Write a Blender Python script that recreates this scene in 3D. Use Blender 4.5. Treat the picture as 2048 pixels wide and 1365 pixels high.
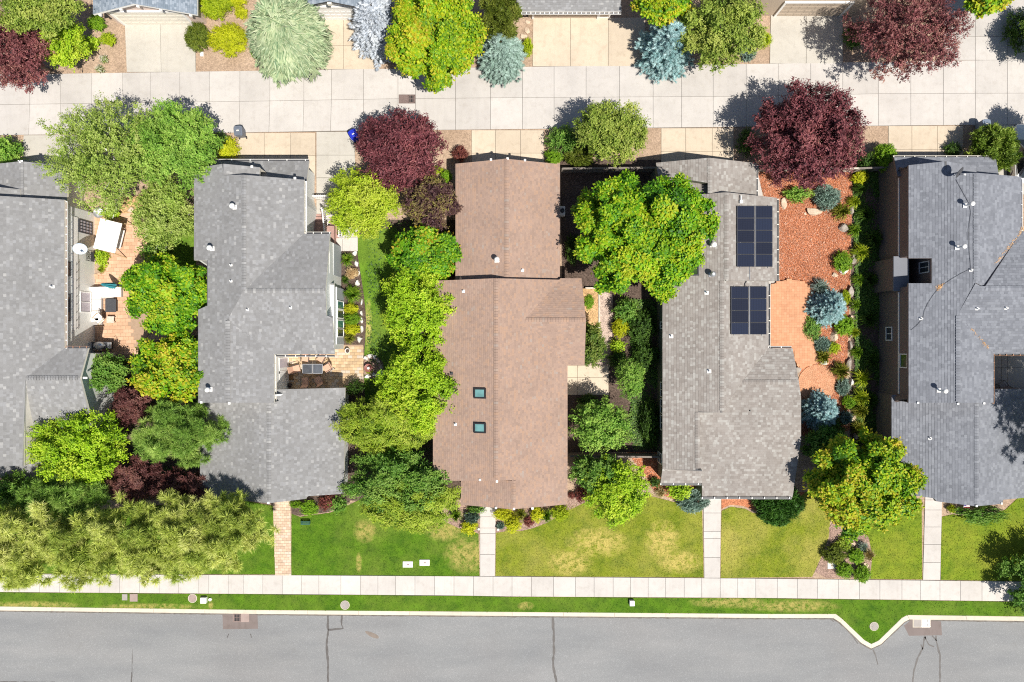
import bpy, math, random
import numpy as np
from mathutils import Vector, Matrix
from math import radians as RAD, pi as PI, sin, cos

for _o in list(bpy.data.objects):
    bpy.data.objects.remove(_o)
SC = bpy.context.scene
COL = SC.collection

# ------------------------------------------------------------------ camera, sky, sun, exposure
CAMH = 55.0                      # drone height above the ground, metres
FPX = CAMH * 25.0                # 25 photo pixels per metre on the ground
cam_d = bpy.data.cameras.new("camera")
cam_d.sensor_width = 36.0
cam_d.lens = 36.0 * CAMH / (2048 / 25.0)
cam_d.clip_start = 1.0
cam_d.clip_end = 1500.0
cam = bpy.data.objects.new("camera", cam_d)
COL.objects.link(cam)
cam.location = (0, 0, CAMH)
SC.camera = cam

SUN_DIR = Vector((0.335, -0.395, 1.0)).normalized()
SUN_EL = math.asin(SUN_DIR.z)
SUN_AZ = math.atan2(SUN_DIR.x, SUN_DIR.y)
wd = bpy.data.worlds.new("World")
SC.world = wd
wd.use_nodes = True
_nt = wd.node_tree
_nt.nodes.clear()
_sky = _nt.nodes.new("ShaderNodeTexSky")
_sky.sky_type = 'NISHITA'
_sky.sun_disc = False
_sky.sun_elevation = SUN_EL
_sky.sun_rotation = SUN_AZ
_bg = _nt.nodes.new("ShaderNodeBackground")
_bg.inputs[1].default_value = 0.07
_out = _nt.nodes.new("ShaderNodeOutputWorld")
_nt.links.new(_sky.outputs[0], _bg.inputs[0])
_nt.links.new(_bg.outputs[0], _out.inputs[0])
sun_d = bpy.data.lights.new("sun", 'SUN')
sun_d.energy = 5.0
sun_d.angle = RAD(0.5)
sun_d.color = (1.0, 0.945, 0.85)
sun = bpy.data.objects.new("sun", sun_d)
COL.objects.link(sun)
sun.location = SUN_DIR * 80
sun.rotation_euler = SUN_DIR.to_track_quat('Z', 'Y').to_euler()
SC.view_settings.view_transform = 'Standard'
SC.view_settings.look = 'None'
SC.view_settings.gamma = 1.0
SC.view_settings.use_curve_mapping = False
SC.view_settings.exposure = 0.40
SC.render.engine = 'CYCLES'
SC.cycles.use_denoising = False
SC.cycles.filter_width = 1.1
SC.cycles.max_bounces = 6
SC.cycles.transparent_max_bounces = 4

# ------------------------------------------------------------------ helpers
def W(px, py, z=0.0):
    """photo point -> world x, y of the thing standing there at height z"""
    k = (CAMH - z) / FPX
    return ((px - 1024.0) * k, (682.5 - py) * k)

def W3(px, py, z=0.0):
    x, y = W(px, py, z)
    return (x, y, z)

def PM(n, z=0.0):
    return n * (CAMH - z) / FPX

def prop(o, label=None, cat=None, group=None, kind=None):
    if label: o['label'] = label
    if cat: o['category'] = cat
    if group: o['group'] = group
    if kind: o['kind'] = kind
    return o

def thing(name, label, cat, loc=(0, 0, 0), rz=0.0, group=None, kind=None):
    o = bpy.data.objects.new(name, None)
    o.empty_display_size = 0.3
    COL.objects.link(o)
    o.location = loc
    o.rotation_euler = (0, 0, rz)
    return prop(o, label, cat, group, kind)

def link(name, mesh, parent=None, loc=None, rz=None):
    o = bpy.data.objects.new(name, mesh)
    COL.objects.link(o)
    if parent is not None: o.parent = parent
    if loc is not None: o.location = loc
    if rz is not None: o.rotation_euler = (0, 0, rz)
    return o

def copy_tree(o, parent=None):
    c = o.copy()
    COL.objects.link(c)
    c.parent = parent
    for ch in list(o.children):
        copy_tree(ch, c)
    return c

class MB:
    """collects shapes and builds them as one mesh"""
    def __init__(self):
        self.v = []; self.f = []; self.t = []; self.m = []; self.s = []
    def add(self, vs, fs, tone=0.5, mat=0, smooth=False):
        b = len(self.v)
        self.v.extend([tuple(p) for p in vs])
        for f in fs:
            self.f.append(tuple(i + b for i in f)); self.t.append(tone); self.m.append(mat); self.s.append(smooth)
        return self
    def box(self, c, s, rz=0.0, tone=0.5, mat=0, tilt=None):
        hx, hy, hz = s[0] / 2, s[1] / 2, s[2] / 2
        vs = []
        for x, y, z in ((-1,-1,-1),(1,-1,-1),(1,1,-1),(-1,1,-1),(-1,-1,1),(1,-1,1),(1,1,1),(-1,1,1)):
            p = Vector((x*hx, y*hy, z*hz))
            if tilt is not None: p = tilt @ p
            if rz: p = Vector((p.x*cos(rz) - p.y*sin(rz), p.x*sin(rz) + p.y*cos(rz), p.z))
            vs.append((p.x + c[0], p.y + c[1], p.z + c[2]))
        return self.add(vs, [(0,3,2,1),(4,5,6,7),(0,1,5,4),(1,2,6,5),(2,3,7,6),(3,0,4,7)], tone, mat)
    def rbox(self, c, s, r=0.04, rz=0.0, tone=0.5, mat=0):
        """box with bevelled top edges"""
        hx, hy, hz = s[0]/2, s[1]/2, s[2]/2
        r = min(r, hx*.8, hy*.8, hz*.9)
        lv = [(hx, hy, -hz), (hx, hy, hz - r), (hx - .3*r, hy - .3*r, hz - .3*r), (hx - r, hy - r, hz)]
        vs = []
        for x, y, z in lv:
            for sx, sy in ((-1,-1),(1,-1),(1,1),(-1,1)):
                a, b = sx*x, sy*y
                vs.append((a*cos(rz) - b*sin(rz) + c[0], a*sin(rz) + b*cos(rz) + c[1], z + c[2]))
        fs = [(3,2,1,0)]
        for l in range(3):
            for i in range(4):
                j = (i+1) % 4
                fs.append((l*4+i, l*4+j, l*4+4+j, l*4+4+i))
        fs.append((12,13,14,15))
        return self.add(vs, fs, tone, mat)
    def prism(self, poly, z0, z1, cham=0.0, tone=0.5, mat=0, sides=True):
        n = len(poly)
        a = sum(poly[i][0]*poly[(i+1)%n][1] - poly[(i+1)%n][0]*poly[i][1] for i in range(n))
        if a < 0: poly = poly[::-1]
        vs = [(x, y, z0) for x, y in poly]
        fs = []
        if cham > 0:
            inn = inset(poly, cham)
            vs += [(x, y, z1 - cham*.7) for x, y in poly] + [(x, y, z1) for x, y in inn]
            for l in range(2):
                for i in range(n):
                    j = (i+1) % n
                    fs.append((l*n+i, l*n+j, l*n+n+j, l*n+n+i))
            fs.append(tuple(range(2*n, 3*n)))
        else:
            vs += [(x, y, z1) for x, y in poly]
            if sides:
                for i in range(n):
                    j = (i+1) % n
                    fs.append((i, j, n+j, n+i))
            fs.append(tuple(range(n, 2*n)))
        return self.add(vs, fs, tone, mat)
    def tube(self, pts, r0, r1=None, n=6, tone=0.5, mat=0, cap=True, smooth=True):
        if r1 is None: r1 = r0
        pts = [Vector(p) for p in pts]
        m = len(pts)
        vs = []
        for i, p in enumerate(pts):
            d = (pts[min(i+1, m-1)] - pts[max(i-1, 0)])
            d = d.normalized() if d.length > 1e-9 else Vector((0, 0, 1))
            up = Vector((0, 0, 1)) if abs(d.z) < .9 else Vector((1, 0, 0))
            u = d.cross(up).normalized(); w = d.cross(u)
            r = r0 + (r1 - r0) * i / max(1, m-1)
            for k in range(n):
                a = 2*PI*k/n
                vs.append(p + u*(r*cos(a)) + w*(r*sin(a)))
        fs = []
        for i in range(m-1):
            for k in range(n):
                k2 = (k+1) % n
                fs.append((i*n+k, i*n+k2, i*n+n+k2, i*n+n+k))
        self.add(vs, fs, tone, mat, smooth)
        if cap:
            self.add(vs[:n], [tuple(range(n))], tone, mat)
            self.add(vs[-n:], [tuple(range(n))], tone, mat)
        return self
    def lathe(self, prof, c, n=16, tone=0.5, mat=0, smooth=True, rot=None, squash=(1, 1)):
        """prof: (r, z) from bottom to top"""
        vs = []
        for r, z in prof:
            for k in range(n):
                a = 2*PI*k/n
                p = Vector((r*cos(a)*squash[0], r*sin(a)*squash[1], z))
                if rot is not None: p = rot @ p
                vs.append((p.x + c[0], p.y + c[1], p.z + c[2]))
        fs = []
        for i in range(len(prof)-1):
            for k in range(n):
                k2 = (k+1) % n
                fs.append((i*n+k, i*n+k2, i*n+n+k2, i*n+n+k))
        self.add(vs, fs, tone, mat, smooth)
        if prof[-1][0] > 1e-4: self.add(vs[-n:], [tuple(range(n))], tone, mat)
        if prof[0][0] > 1e-4: self.add(vs[:n], [tuple(range(n))], tone, mat)
        return self
    def sheet(self, poly, z, tone=0.5, mat=0):
        return self.prism(poly, z - .01, z, 0, tone, mat, sides=False)
    def mesh(self, name, mats):
        me = bpy.data.meshes.new(name)
        me.from_pydata(self.v, [], self.f)
        for m in (mats if isinstance(mats, (list, tuple)) else [mats]):
            me.materials.append(m)
        at = me.attributes.new("tone", 'FLOAT', 'FACE')
        at.data.foreach_set("value", np.array(self.t, dtype=np.float32))
        me.polygons.foreach_set("material_index", np.array(self.m, dtype=np.int32))
        me.polygons.foreach_set("use_smooth", np.array(self.s, dtype=bool))
        me.update()
        return me
    def build(self, name, mats, parent=None, loc=None, rz=None):
        return link(name, self.mesh(name, mats), parent, loc, rz)

def np_mesh(name, V, F, tone, mat):
    """fast mesh from numpy arrays; F is (m,3) or (m,4)"""
    me = bpy.data.meshes.new(name)
    k = F.shape[1]
    me.vertices.add(len(V)); me.vertices.foreach_set("co", np.ascontiguousarray(V, dtype=np.float32).ravel())
    me.loops.add(F.size); me.loops.foreach_set("vertex_index", np.ascontiguousarray(F, dtype=np.int32).ravel())
    me.polygons.add(len(F))
    me.polygons.foreach_set("loop_start", np.arange(0, F.size, k, dtype=np.int32))
    me.polygons.foreach_set("loop_total", np.full(len(F), k, dtype=np.int32))
    me.polygons.foreach_set("use_smooth", np.zeros(len(F), dtype=bool))
    me.update(calc_edges=True)
    at = me.attributes.new("tone", 'FLOAT', 'FACE')
    at.data.foreach_set("value", np.ascontiguousarray(tone, dtype=np.float32))
    me.materials.append(mat)
    return me

def inset(poly, d):
    """shrink a CCW polygon by d"""
    n = len(poly); out = []
    for i in range(n):
        p0 = Vector(poly[i-1]); p1 = Vector(poly[i]); p2 = Vector(poly[(i+1) % n])
        e1 = (p1-p0).normalized(); e2 = (p2-p1).normalized()
        n1 = Vector((-e1.y, e1.x)); n2 = Vector((-e2.y, e2.x))
        b = n1 + n2
        q = b.length_squared
        if q < .05: out.append(tuple(p1 + n1*d)); continue
        out.append(tuple(p1 + b * (2*d/q)))
    return out

def ccw(poly):
    n = len(poly)
    a = sum(poly[i][0]*poly[(i+1)%n][1] - poly[(i+1)%n][0]*poly[i][1] for i in range(n))
    return poly if a > 0 else poly[::-1]

def in_poly(P, poly):
    """vectorised point in polygon; P (n,2)"""
    x, y = P[:, 0], P[:, 1]
    r = np.zeros(len(P), dtype=bool)
    n = len(poly)
    for i in range(n):
        x0, y0 = poly[i]; x1, y1 = poly[(i+1) % n]
        if y0 == y1: continue
        c = ((y0 > y) != (y1 > y)) & (x < (x1-x0)*(y-y0)/(y1-y0) + x0)
        r ^= c
    return r

def PX(pts, z=0.0):
    return [W(p[0], p[1], z) for p in pts]

def smooth_poly(pts, it=2):
    for _ in range(it):
        q = []
        n = len(pts)
        for i in range(n):
            a, b = pts[i], pts[(i+1) % n]
            q.append((a[0]*.75 + b[0]*.25, a[1]*.75 + b[1]*.25)); q.append((a[0]*.25 + b[0]*.75, a[1]*.25 + b[1]*.75))
        pts = q
    return pts

# ------------------------------------------------------------------ materials
class NT:
    def __init__(self, name, rough=0.8, spec=0.3):
        self.m = bpy.data.materials.new(name)
        self.m.use_nodes = True
        self.t = self.m.node_tree
        self.b = self.t.nodes["Principled BSDF"]
        self.b.inputs["Roughness"].default_value = rough
        self.b.inputs["Specular IOR Level"].default_value = spec
        self._pos = None
    def new(self, k): return self.t.nodes.new(k)
    def L(self, a, b): self.t.links.new(a, b)
    def pos(self):
        if self._pos is None: self._pos = self.new("ShaderNodeNewGeometry").outputs["Position"]
        return self._pos
    def attr(self, name="tone"):
        n = self.new("ShaderNodeAttribute"); n.attribute_name = name
        return n.outputs["Fac"]
    def noise(self, scale, detail=3, rough=.55, vec=None, stretch=None):
        v = vec or self.pos()
        if stretch:
            mp = self.new("ShaderNodeMapping"); mp.inputs["Scale"].default_value = stretch
            self.L(v, mp.inputs[0]); v = mp.outputs[0]
        n = self.new("ShaderNodeTexNoise")
        n.inputs["Scale"].default_value = scale; n.inputs["Detail"].default_value = detail
        n.inputs["Roughness"].default_value = rough
        self.L(v, n.inputs["Vector"])
        return n.outputs["Fac"]
    def voronoi(self, scale, out="Color", vec=None):
        n = self.new("ShaderNodeTexVoronoi"); n.inputs["Scale"].default_value = scale
        self.L(vec or self.pos(), n.inputs["Vector"])
        return n.outputs[out]
    def ramp(self, fac, stops, interp='LINEAR'):
        n = self.new("ShaderNodeValToRGB"); cr = n.color_ramp; cr.interpolation = interp
        while len(cr.elements) < len(stops): cr.elements.new(.5)
        for e, (p, c) in zip(cr.elements, stops):
            e.position = p
            if not isinstance(c, (tuple, list)): c = (c, c, c)
            e.color = (*c, 1)
        self.L(fac, n.inputs[0])
        return n.outputs[0]
    def put(self, s, v):
        if hasattr(v, "is_output"): self.L(v, s)
        elif isinstance(v, (tuple, list)): s.default_value = (*v, 1) if len(v) == 3 else v
        else: s.default_value = v
    def mix(self, fac, a, b, mode='MIX'):
        n = self.new("ShaderNodeMix"); n.data_type = 'RGBA'; n.blend_type = mode
        self.put(n.inputs[0], fac); self.put(n.inputs[6], a); self.put(n.inputs[7], b)
        return n.outputs[2]
    def math(self, op, a, b=0.0, clamp=False):
        n = self.new("ShaderNodeMath"); n.operation = op; n.use_clamp = clamp
        self.put(n.inputs[0], a); self.put(n.inputs[1], b)
        return n.outputs[0]
    def color(self, c):
        self.put(self.b.inputs["Base Color"], c); return self
    def bump(self, h, strength=.3, dist=.02):
        n = self.new("ShaderNodeBump"); n.inputs["Strength"].default_value = strength; n.inputs["Distance"].default_value = dist
        self.L(h, n.inputs["Height"]); self.L(n.outputs[0], self.b.inputs["Normal"]); return self
    def spot(self, spots, soft=.6):
        """1 inside worn patches (x, y, rx, ry) with ragged edges"""
        sep = self.new("ShaderNodeSeparateXYZ"); self.L(self.pos(), sep.inputs[0])
        tot = None
        for x, y, rx, ry in spots:
            a = self.math('POWER', self.math('DIVIDE', self.math('SUBTRACT', sep.outputs[0], x), rx), 2)
            c = self.math('POWER', self.math('DIVIDE', self.math('SUBTRACT', sep.outputs[1], y), ry), 2)
            d = self.math('SUBTRACT', 1.0, self.math('ADD', a, c), True)
            tot = d if tot is None else self.math('MAXIMUM', tot, d)
        return tot

def plain(name, c, rough=.7, var=.12, scale=6.0, spec=.3, metal=0.0, bump=0.0):
    n = NT(name, rough, spec)
    lo = tuple(x*(1-var) for x in c); hi = tuple(min(1, x*(1+var)) for x in c)
    f = n.noise(scale, 4)
    n.color(n.ramp(f, [(.3, lo), (.7, hi)]))
    n.b.inputs["Metallic"].default_value = metal
    if bump: n.bump(n.noise(scale*6, 3), bump, .01)
    return n.m

def concrete(name, c, var=.10, stain=.16, tonev=.06, dirt=(0.55, .5, .44)):
    n = NT(name, .9, .2)
    big = n.noise(.35, 4, .6); mid = n.noise(2.2, 5, .65); fin = n.noise(60, 2)
    lo = tuple(x*(1-var) for x in c); hi = tuple(min(1, x*(1+var*.7)) for x in c)
    col = n.ramp(big, [(.3, lo), (.5, c), (.72, hi)])
    col = n.mix(n.math('MULTIPLY', n.ramp(mid, [(.5, 0.0), (.75, 1.0)]), stain*1.6), col, tuple(x*d for x, d in zip(c, dirt)))
    st = n.noise(1.0, 4, .6, stretch=(3.0, .25, 1))
    col = n.mix(n.math('MULTIPLY', n.ramp(st, [(.52, 0.0), (.7, 1.0)]), stain), col, tuple(x*.7 for x in c))
    t = n.ramp(n.attr(), [(0, 1-tonev*2), (1, 1+tonev*.5)])
    col = n.mix(1.0, col, t, 'MULTIPLY')
    col = n.mix(1.0, col, n.ramp(fin, [(.25, .86), (.75, 1.08)]), 'MULTIPLY')
    n.color(col).bump(fin, .15, .01)
    return n.m

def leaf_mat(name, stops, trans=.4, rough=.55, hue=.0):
    """leaf colour by tone (leaf age, painted inner crown shade), thin translucent blades"""
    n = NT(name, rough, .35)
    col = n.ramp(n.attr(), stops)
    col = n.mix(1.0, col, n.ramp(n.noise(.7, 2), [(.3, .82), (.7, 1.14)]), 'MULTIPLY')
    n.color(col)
    tr = n.new("ShaderNodeBsdfTranslucent")
    n.L(n.mix(1.0, col, (1.0, 1.0, .55), 'MULTIPLY'), tr.inputs[0])
    mx = n.new("ShaderNodeMixShader"); mx.inputs[0].default_value = trans
    n.L(n.b.outputs[0], mx.inputs[1]); n.L(tr.outputs[0], mx.inputs[2])
    n.L(mx.outputs[0], n.t.nodes["Material Output"].inputs[0])
    return n.m

def shingle_mat(name, stops, fine=.16):
    n = NT(name, .92, .2)
    col = n.ramp(n.attr(), stops)
    col = n.mix(1.0, col, n.ramp(n.noise(.5, 3), [(.3, .93), (.7, 1.06)]), 'MULTIPLY')
    col = n.mix(1.0, col, n.ramp(n.noise(45, 2), [(.25, 1-fine), (.75, 1+fine)]), 'MULTIPLY')
    n.color(col).bump(n.noise(90, 2), .25, .01)
    return n.m

def siding_mat(name, c, lap=.15):
    n = NT(name, .75, .3)
    sep = n.new("ShaderNodeSeparateXYZ"); n.L(n.pos(), sep.inputs[0])
    fr = n.math('FRACT', n.math('DIVIDE', sep.outputs[2], lap))
    col = n.mix(n.ramp(n.noise(1.5, 4), [(.4, 0.0), (.8, .5)]), c, tuple(x*.86 for x in c))
    col = n.mix(n.ramp(fr, [(0.0, .55), (.1, 0.0)]), col, tuple(x*.5 for x in c))
    n.color(col).bump(fr, .6, .02)
    return n.m

def lawn_mat(name, base, dark, dry, amount, spots):
    n = NT(name, .9, .15)
    big = n.noise(.22, 4, .6); mid = n.noise(1.1, 4, .65); fin = n.noise(14, 3, .7); tiny = n.noise(70, 2, .7)
    col = n.ramp(mid, [(.3, dark), (.55, base), (.8, tuple(min(1, x*1.35) for x in base))])
    f = n.math('ADD', n.math('MULTIPLY', n.ramp(big, [(.42, 0.0), (.68, 1.0)]), amount), n.math('MULTIPLY', n.ramp(fin, [(.45, 0.0), (.8, 1.0)]), amount*.8))
    if spots:
        s = n.math('MULTIPLY', n.math('MULTIPLY', n.spot(spots), 1.2), n.ramp(n.noise(1.9, 5, .8), [(.38, .0), (.66, 1.2)]))
        f = n.math('ADD', f, s)
    f = n.math('MINIMUM', f, .92)
    col = n.mix(f, col, dry)
    col = n.mix(1.0, col, n.ramp(fin, [(.25, .80), (.75, 1.2)]), 'MULTIPLY')
    col = n.mix(1.0, col, n.ramp(tiny, [(.25, .85), (.75, 1.15)]), 'MULTIPLY')
    n.color(col).bump(n.noise(40, 3), .4, .03)
    return n.m

def soil_mat(name, c, c2, scale=14, sp=.4):
    n = NT(name, .95, .1)
    col = n.ramp(n.noise(.5, 4, .6), [(.3, c), (.7, c2)])
    vc = n.new("ShaderNodeSeparateColor"); n.L(n.voronoi(scale), vc.inputs[0])
    col = n.mix(1.0, col, n.ramp(vc.outputs[0], [(0, 1-sp), (.6, 1.03), (1, 1+sp)]), 'MULTIPLY')
    col = n.mix(1.0, col, n.ramp(n.noise(30, 3), [(.25, .75), (.75, 1.2)]), 'MULTIPLY')
    n.color(col).bump(n.noise(20, 4), .8, .05)
    return n.m

def glass_mat(name, c, rough=.08):
    n = NT(name, rough, .6)
    n.color(n.ramp(n.noise(.9, 2), [(.35, tuple(x*.6 for x in c)), (.65, c)]))
    return n.m

def chip_mat(name, stops):
    n = NT(name, .9, .15)
    col = n.ramp(n.attr(), stops)
    col = n.mix(1.0, col, n.ramp(n.noise(.6, 3), [(.3, .86), (.7, 1.12)]), 'MULTIPLY')
    n.color(col)
    return n.m

MAT = {}
MAT['alley'] = concrete('pale_concrete', (.495, .468, .445), stain=.15)
MAT['tan'] = concrete('tan_concrete', (.55, .465, .365), stain=.22)
MAT['grey_conc'] = concrete('grey_concrete', (.47, .445, .40))
MAT['walk'] = concrete('sidewalk_concrete', (.53, .50, .472), tonev=.05)
MAT['kerb'] = concrete('kerb_concrete', (.62, .56, .46))
MAT['joint'] = plain('joint_dirt', (.10, .085, .07), .95)
MAT['white'] = plain('white_paint', (.80, .79, .77), .5, .04)
MAT['offwhite'] = plain('offwhite_paint', (.72, .68, .60), .6, .05)
MAT['black'] = plain('black_metal', (.02, .02, .022), .45, .1, spec=.5)
MAT['dark'] = plain('dark_grey', (.06, .062, .07), .5, .1)
MAT['steel'] = plain('galvanised_steel', (.55, .56, .58), .35, .08, metal=.7)
MAT['rust'] = plain('rusty_iron', (.17, .125, .115), .8, .2, 12)
MAT['wood'] = plain('tan_wood', (.55, .40, .22), .7, .15, 9)
MAT['copper'] = plain('brown_gutter', (.30, .17, .11), .5, .1)
MAT['soil'] = soil_mat('brown_soil', (.33, .235, .165), (.44, .325, .24), 12, .22)
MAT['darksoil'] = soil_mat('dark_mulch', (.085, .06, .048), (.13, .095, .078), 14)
MAT['pinksoil'] = soil_mat('pinkish_mulch', (.27, .18, .145), (.36, .25, .20), 16)
MAT['redmulch'] = soil_mat('red_mulch', (.40, .14, .065), (.50, .205, .11), 16)
MAT['gravel'] = soil_mat('pale_gravel', (.42, .32, .27), (.52, .41, .35), 18)
MAT['strawsoil'] = soil_mat('straw_mulch', (.46, .29, .14), (.55, .36, .19), 16)
MAT['chips'] = chip_mat('red_bark', [(0, (.32, .11, .06)), (.4, (.46, .185, .10)), (.75, (.55, .25, .15)), (1, (.66, .44, .33))])

# ------------------------------------------------------------------ foliage library
def _unit(v):
    return v / np.maximum(np.linalg.norm(v, axis=-1, keepdims=True), 1e-9)

def kite(o, d, up, L, w, fold=.15):
    """leaf blade: 4 verts / 2 triangles"""
    s = np.cross(d, up); s /= max(1e-9, np.linalg.norm(s))
    m = o + d*L*.5
    return [o, m + s*w*.5 + up*fold*w, o + d*L, m - s*w*.5 + up*fold*w]

def template(kind, rng):
    V, F, T = [], [], []
    def leaf(o, d, up, L, w, tone, fold=.15):
        b = len(V); V.extend(kite(np.array(o, float), _unit(np.array(d, float)), _unit(np.array(up, float)), L, w, fold))
        F.extend([(b, b+1, b+2), (b, b+2, b+3)]); T.extend([tone, tone])
    def spike(o, d, L, w, tone):
        o = np.array(o, float); d = _unit(np.array(d, float))
        s = np.cross(d, rng.normal(size=3)); s /= max(1e-9, np.linalg.norm(s))
        b = len(V); V.extend([o - s*w/2, o + s*w/2, o + d*L]); F.append((b, b+1, b+2)); T.append(tone)
    if kind == 'rosette':           # broad maple shoot: low dark leaves, pale young ones at the tip
        for k in range(8):
            a = 2.4*k + rng.uniform(-.3, .3)
            inner = k >= 5
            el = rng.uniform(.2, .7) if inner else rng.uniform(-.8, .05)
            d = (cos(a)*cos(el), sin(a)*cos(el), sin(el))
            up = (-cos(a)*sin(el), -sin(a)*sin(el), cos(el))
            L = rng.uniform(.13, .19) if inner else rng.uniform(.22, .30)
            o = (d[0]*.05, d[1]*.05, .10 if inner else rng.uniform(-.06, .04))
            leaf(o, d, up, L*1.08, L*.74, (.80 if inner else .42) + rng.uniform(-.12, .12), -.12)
    elif kind == 'spray':           # small-leaved twig
        h = .36
        for k in range(9):
            t = k/8.0
            a = 2.4*k + rng.uniform(-.4, .4)
            el = rng.uniform(-.1, .7)
            d = (cos(a)*cos(el), sin(a)*cos(el), sin(el))
            leaf((rng.normal()*.04, rng.normal()*.04, h*(t-.35)), d, (0, 0, 1), rng.uniform(.11, .17), rng.uniform(.06, .085), .3 + .45*t + rng.uniform(-.12, .12))
    elif kind == 'fine':            # finer, denser twig (plum, privet)
        h = .30
        for k in range(11):
            t = k/10.0
            a = 2.4*k + rng.uniform(-.4, .4)
            el = rng.uniform(0, .9)
            d = (cos(a)*cos(el), sin(a)*cos(el), sin(el))
            leaf((rng.normal()*.03, rng.normal()*.03, h*(t-.3)), d, (0, 0, 1), rng.uniform(.09, .13), rng.uniform(.045, .06), .25 + .5*t + rng.uniform(-.15, .15))
    elif kind == 'lance':           # longish drooping leaves
        for k in range(9):
            a = 2.4*k + rng.uniform(-.4, .4)
            el = rng.uniform(-.5, .5)
            d = (cos(a)*cos(el), sin(a)*cos(el), sin(el))
            leaf((0, 0, rng.uniform(-.1, .16)), d, (0, 0, 1), rng.uniform(.20, .30), rng.uniform(.05, .075), .5 + rng.uniform(-.25, .25))
    elif kind == 'tuft':            # long-needled pine tuft
        for k in range(52):
            d = _unit(rng.normal(size=3) + np.array([0, 0, .45]))
            spike((0, 0, 0), d, rng.uniform(.26, .36), .030, .42 + .12*d[2] + rng.uniform(-.2, .25))  # needles pointing up get a paler tone
    elif kind == 'spruce':          # flat spray of a spruce bough, along +x
        def twig(o, d, L, tone):
            b = len(V)
            o = np.array(o, float); d = _unit(np.array(d, float)); s = _unit(np.cross(d, np.array([0, 0, 1.0])))
            u = np.cross(s, d)
            w = L*.16
            V.extend([o - s*w, o + s*w, o + d*L, o + u*w*1.1 + d*L*.2]); F.extend([(b, b+3, b+2), (b+1, b+2, b+3)]); T.extend([tone]*2)
        twig((0, 0, 0), (1, 0, .05), .34, .7)
        for k, x in enumerate((.02, .09, .17)):
            for s in (-1, 1):
                twig((x, 0, 0), (.75, s*.8, .12+rng.uniform(-.1, .25)), .22 - .035*k, .5 + rng.uniform(-.2, .35))
        twig((.05, 0, .02), (.5, rng.uniform(-.4, .4), .9), .17, .9)
    elif kind == 'strand':          # hanging strands, along +x and down
        for k in range(7):
            b = len(V)
            y = rng.uniform(-.12, .12); a = rng.uniform(-.5, .5); L = rng.uniform(.3, .5); w = .035
            o = np.array([rng.uniform(-.1, .1), y, rng.uniform(-.02, .1)])
            d = np.array([cos(a), sin(a), rng.uniform(-.1, .35)]); s = np.array([-sin(a), cos(a), 0])
            p1 = o + d*L*.55; p2 = o + d*L + np.array([0, 0, -.14*L])
            V.extend([o - s*w, o + s*w, p1 - s*w*.8, p1 + s*w*.8, p2])
            t = .5 + rng.uniform(-.4, .4)
            F.extend([(b, b+1, b+3), (b, b+3, b+2), (b+2, b+3, b+4)]); T.extend([t]*3)
    elif kind == 'fan':             # juniper plume
        for k in range(12):
            d = _unit(rng.normal(size=3)*.6 + np.array([0, 0, 1.0]))
            spike(rng.normal(size=3)*.06, d, rng.uniform(.16, .32), .07, .5 + rng.uniform(-.25, .3))
    return np.array(V, float), np.array(F, int), np.array(T, float)

_TC = {}
def templates(kind):
    if kind not in _TC:
        r = np.random.default_rng(len(kind)*7)
        _TC[kind] = [template(kind, r) for _ in range(5)]
    return _TC[kind]

def instance(kind, P, N, scale, rng, spin=None, base_tone=None, flow=False):
    """place templates at P with axis +z along N; flow: +x follows the slope outward"""
    outV, outF, outT = [], [], []
    n = len(P)
    var = rng.integers(0, 5, n)
    ref = rng.normal(size=(n, 3))
    if flow is not False:
        ref = flow
    X = _unit(ref - N*(ref*N).sum(1, keepdims=True))
    Y = np.cross(N, X)
    off = 0
    bt = np.zeros(n) if base_tone is None else base_tone
    for v, (TV, TF, TT) in enumerate(templates(kind)):
        idx = np.nonzero(var == v)[0]
        if len(idx) == 0: continue
        s = scale[idx][:, None, None]
        VV = (TV[None, :, 0:1]*X[idx][:, None, :] + TV[None, :, 1:2]*Y[idx][:, None, :] + TV[None, :, 2:3]*N[idx][:, None, :])*s + P[idx][:, None, :]
        k = len(TV)
        FF = TF[None] + (np.arange(len(idx))*k)[:, None, None] + off
        outV.append(VV.reshape(-1, 3)); outF.append(FF.reshape(-1, 3))
        outT.append(np.clip(TT[None] + bt[idx][:, None], 0, 1).ravel())
        off += len(idx)*k
    return np.concatenate(outV), np.concatenate(outF), np.concatenate(outT)

def lobes(rng, K, rl, zmin=-.3, spread=(.45, .75)):
    C, R = [], []
    for i in range(K):
        z = 1 - (i + .5)/K*(1 - zmin)
        a = i*2.39996 + rng.uniform(-.5, .5)
        q = math.sqrt(max(0, 1 - z*z))
        d = np.array([q*cos(a), q*sin(a), z]) + rng.normal(size=3)*.12
        r = rng.uniform(*rl)
        C.append(_unit(d) * min(rng.uniform(*spread) + .1, 1.02 - r)); R.append(r)
    return np.array(C), np.array(R)

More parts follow.
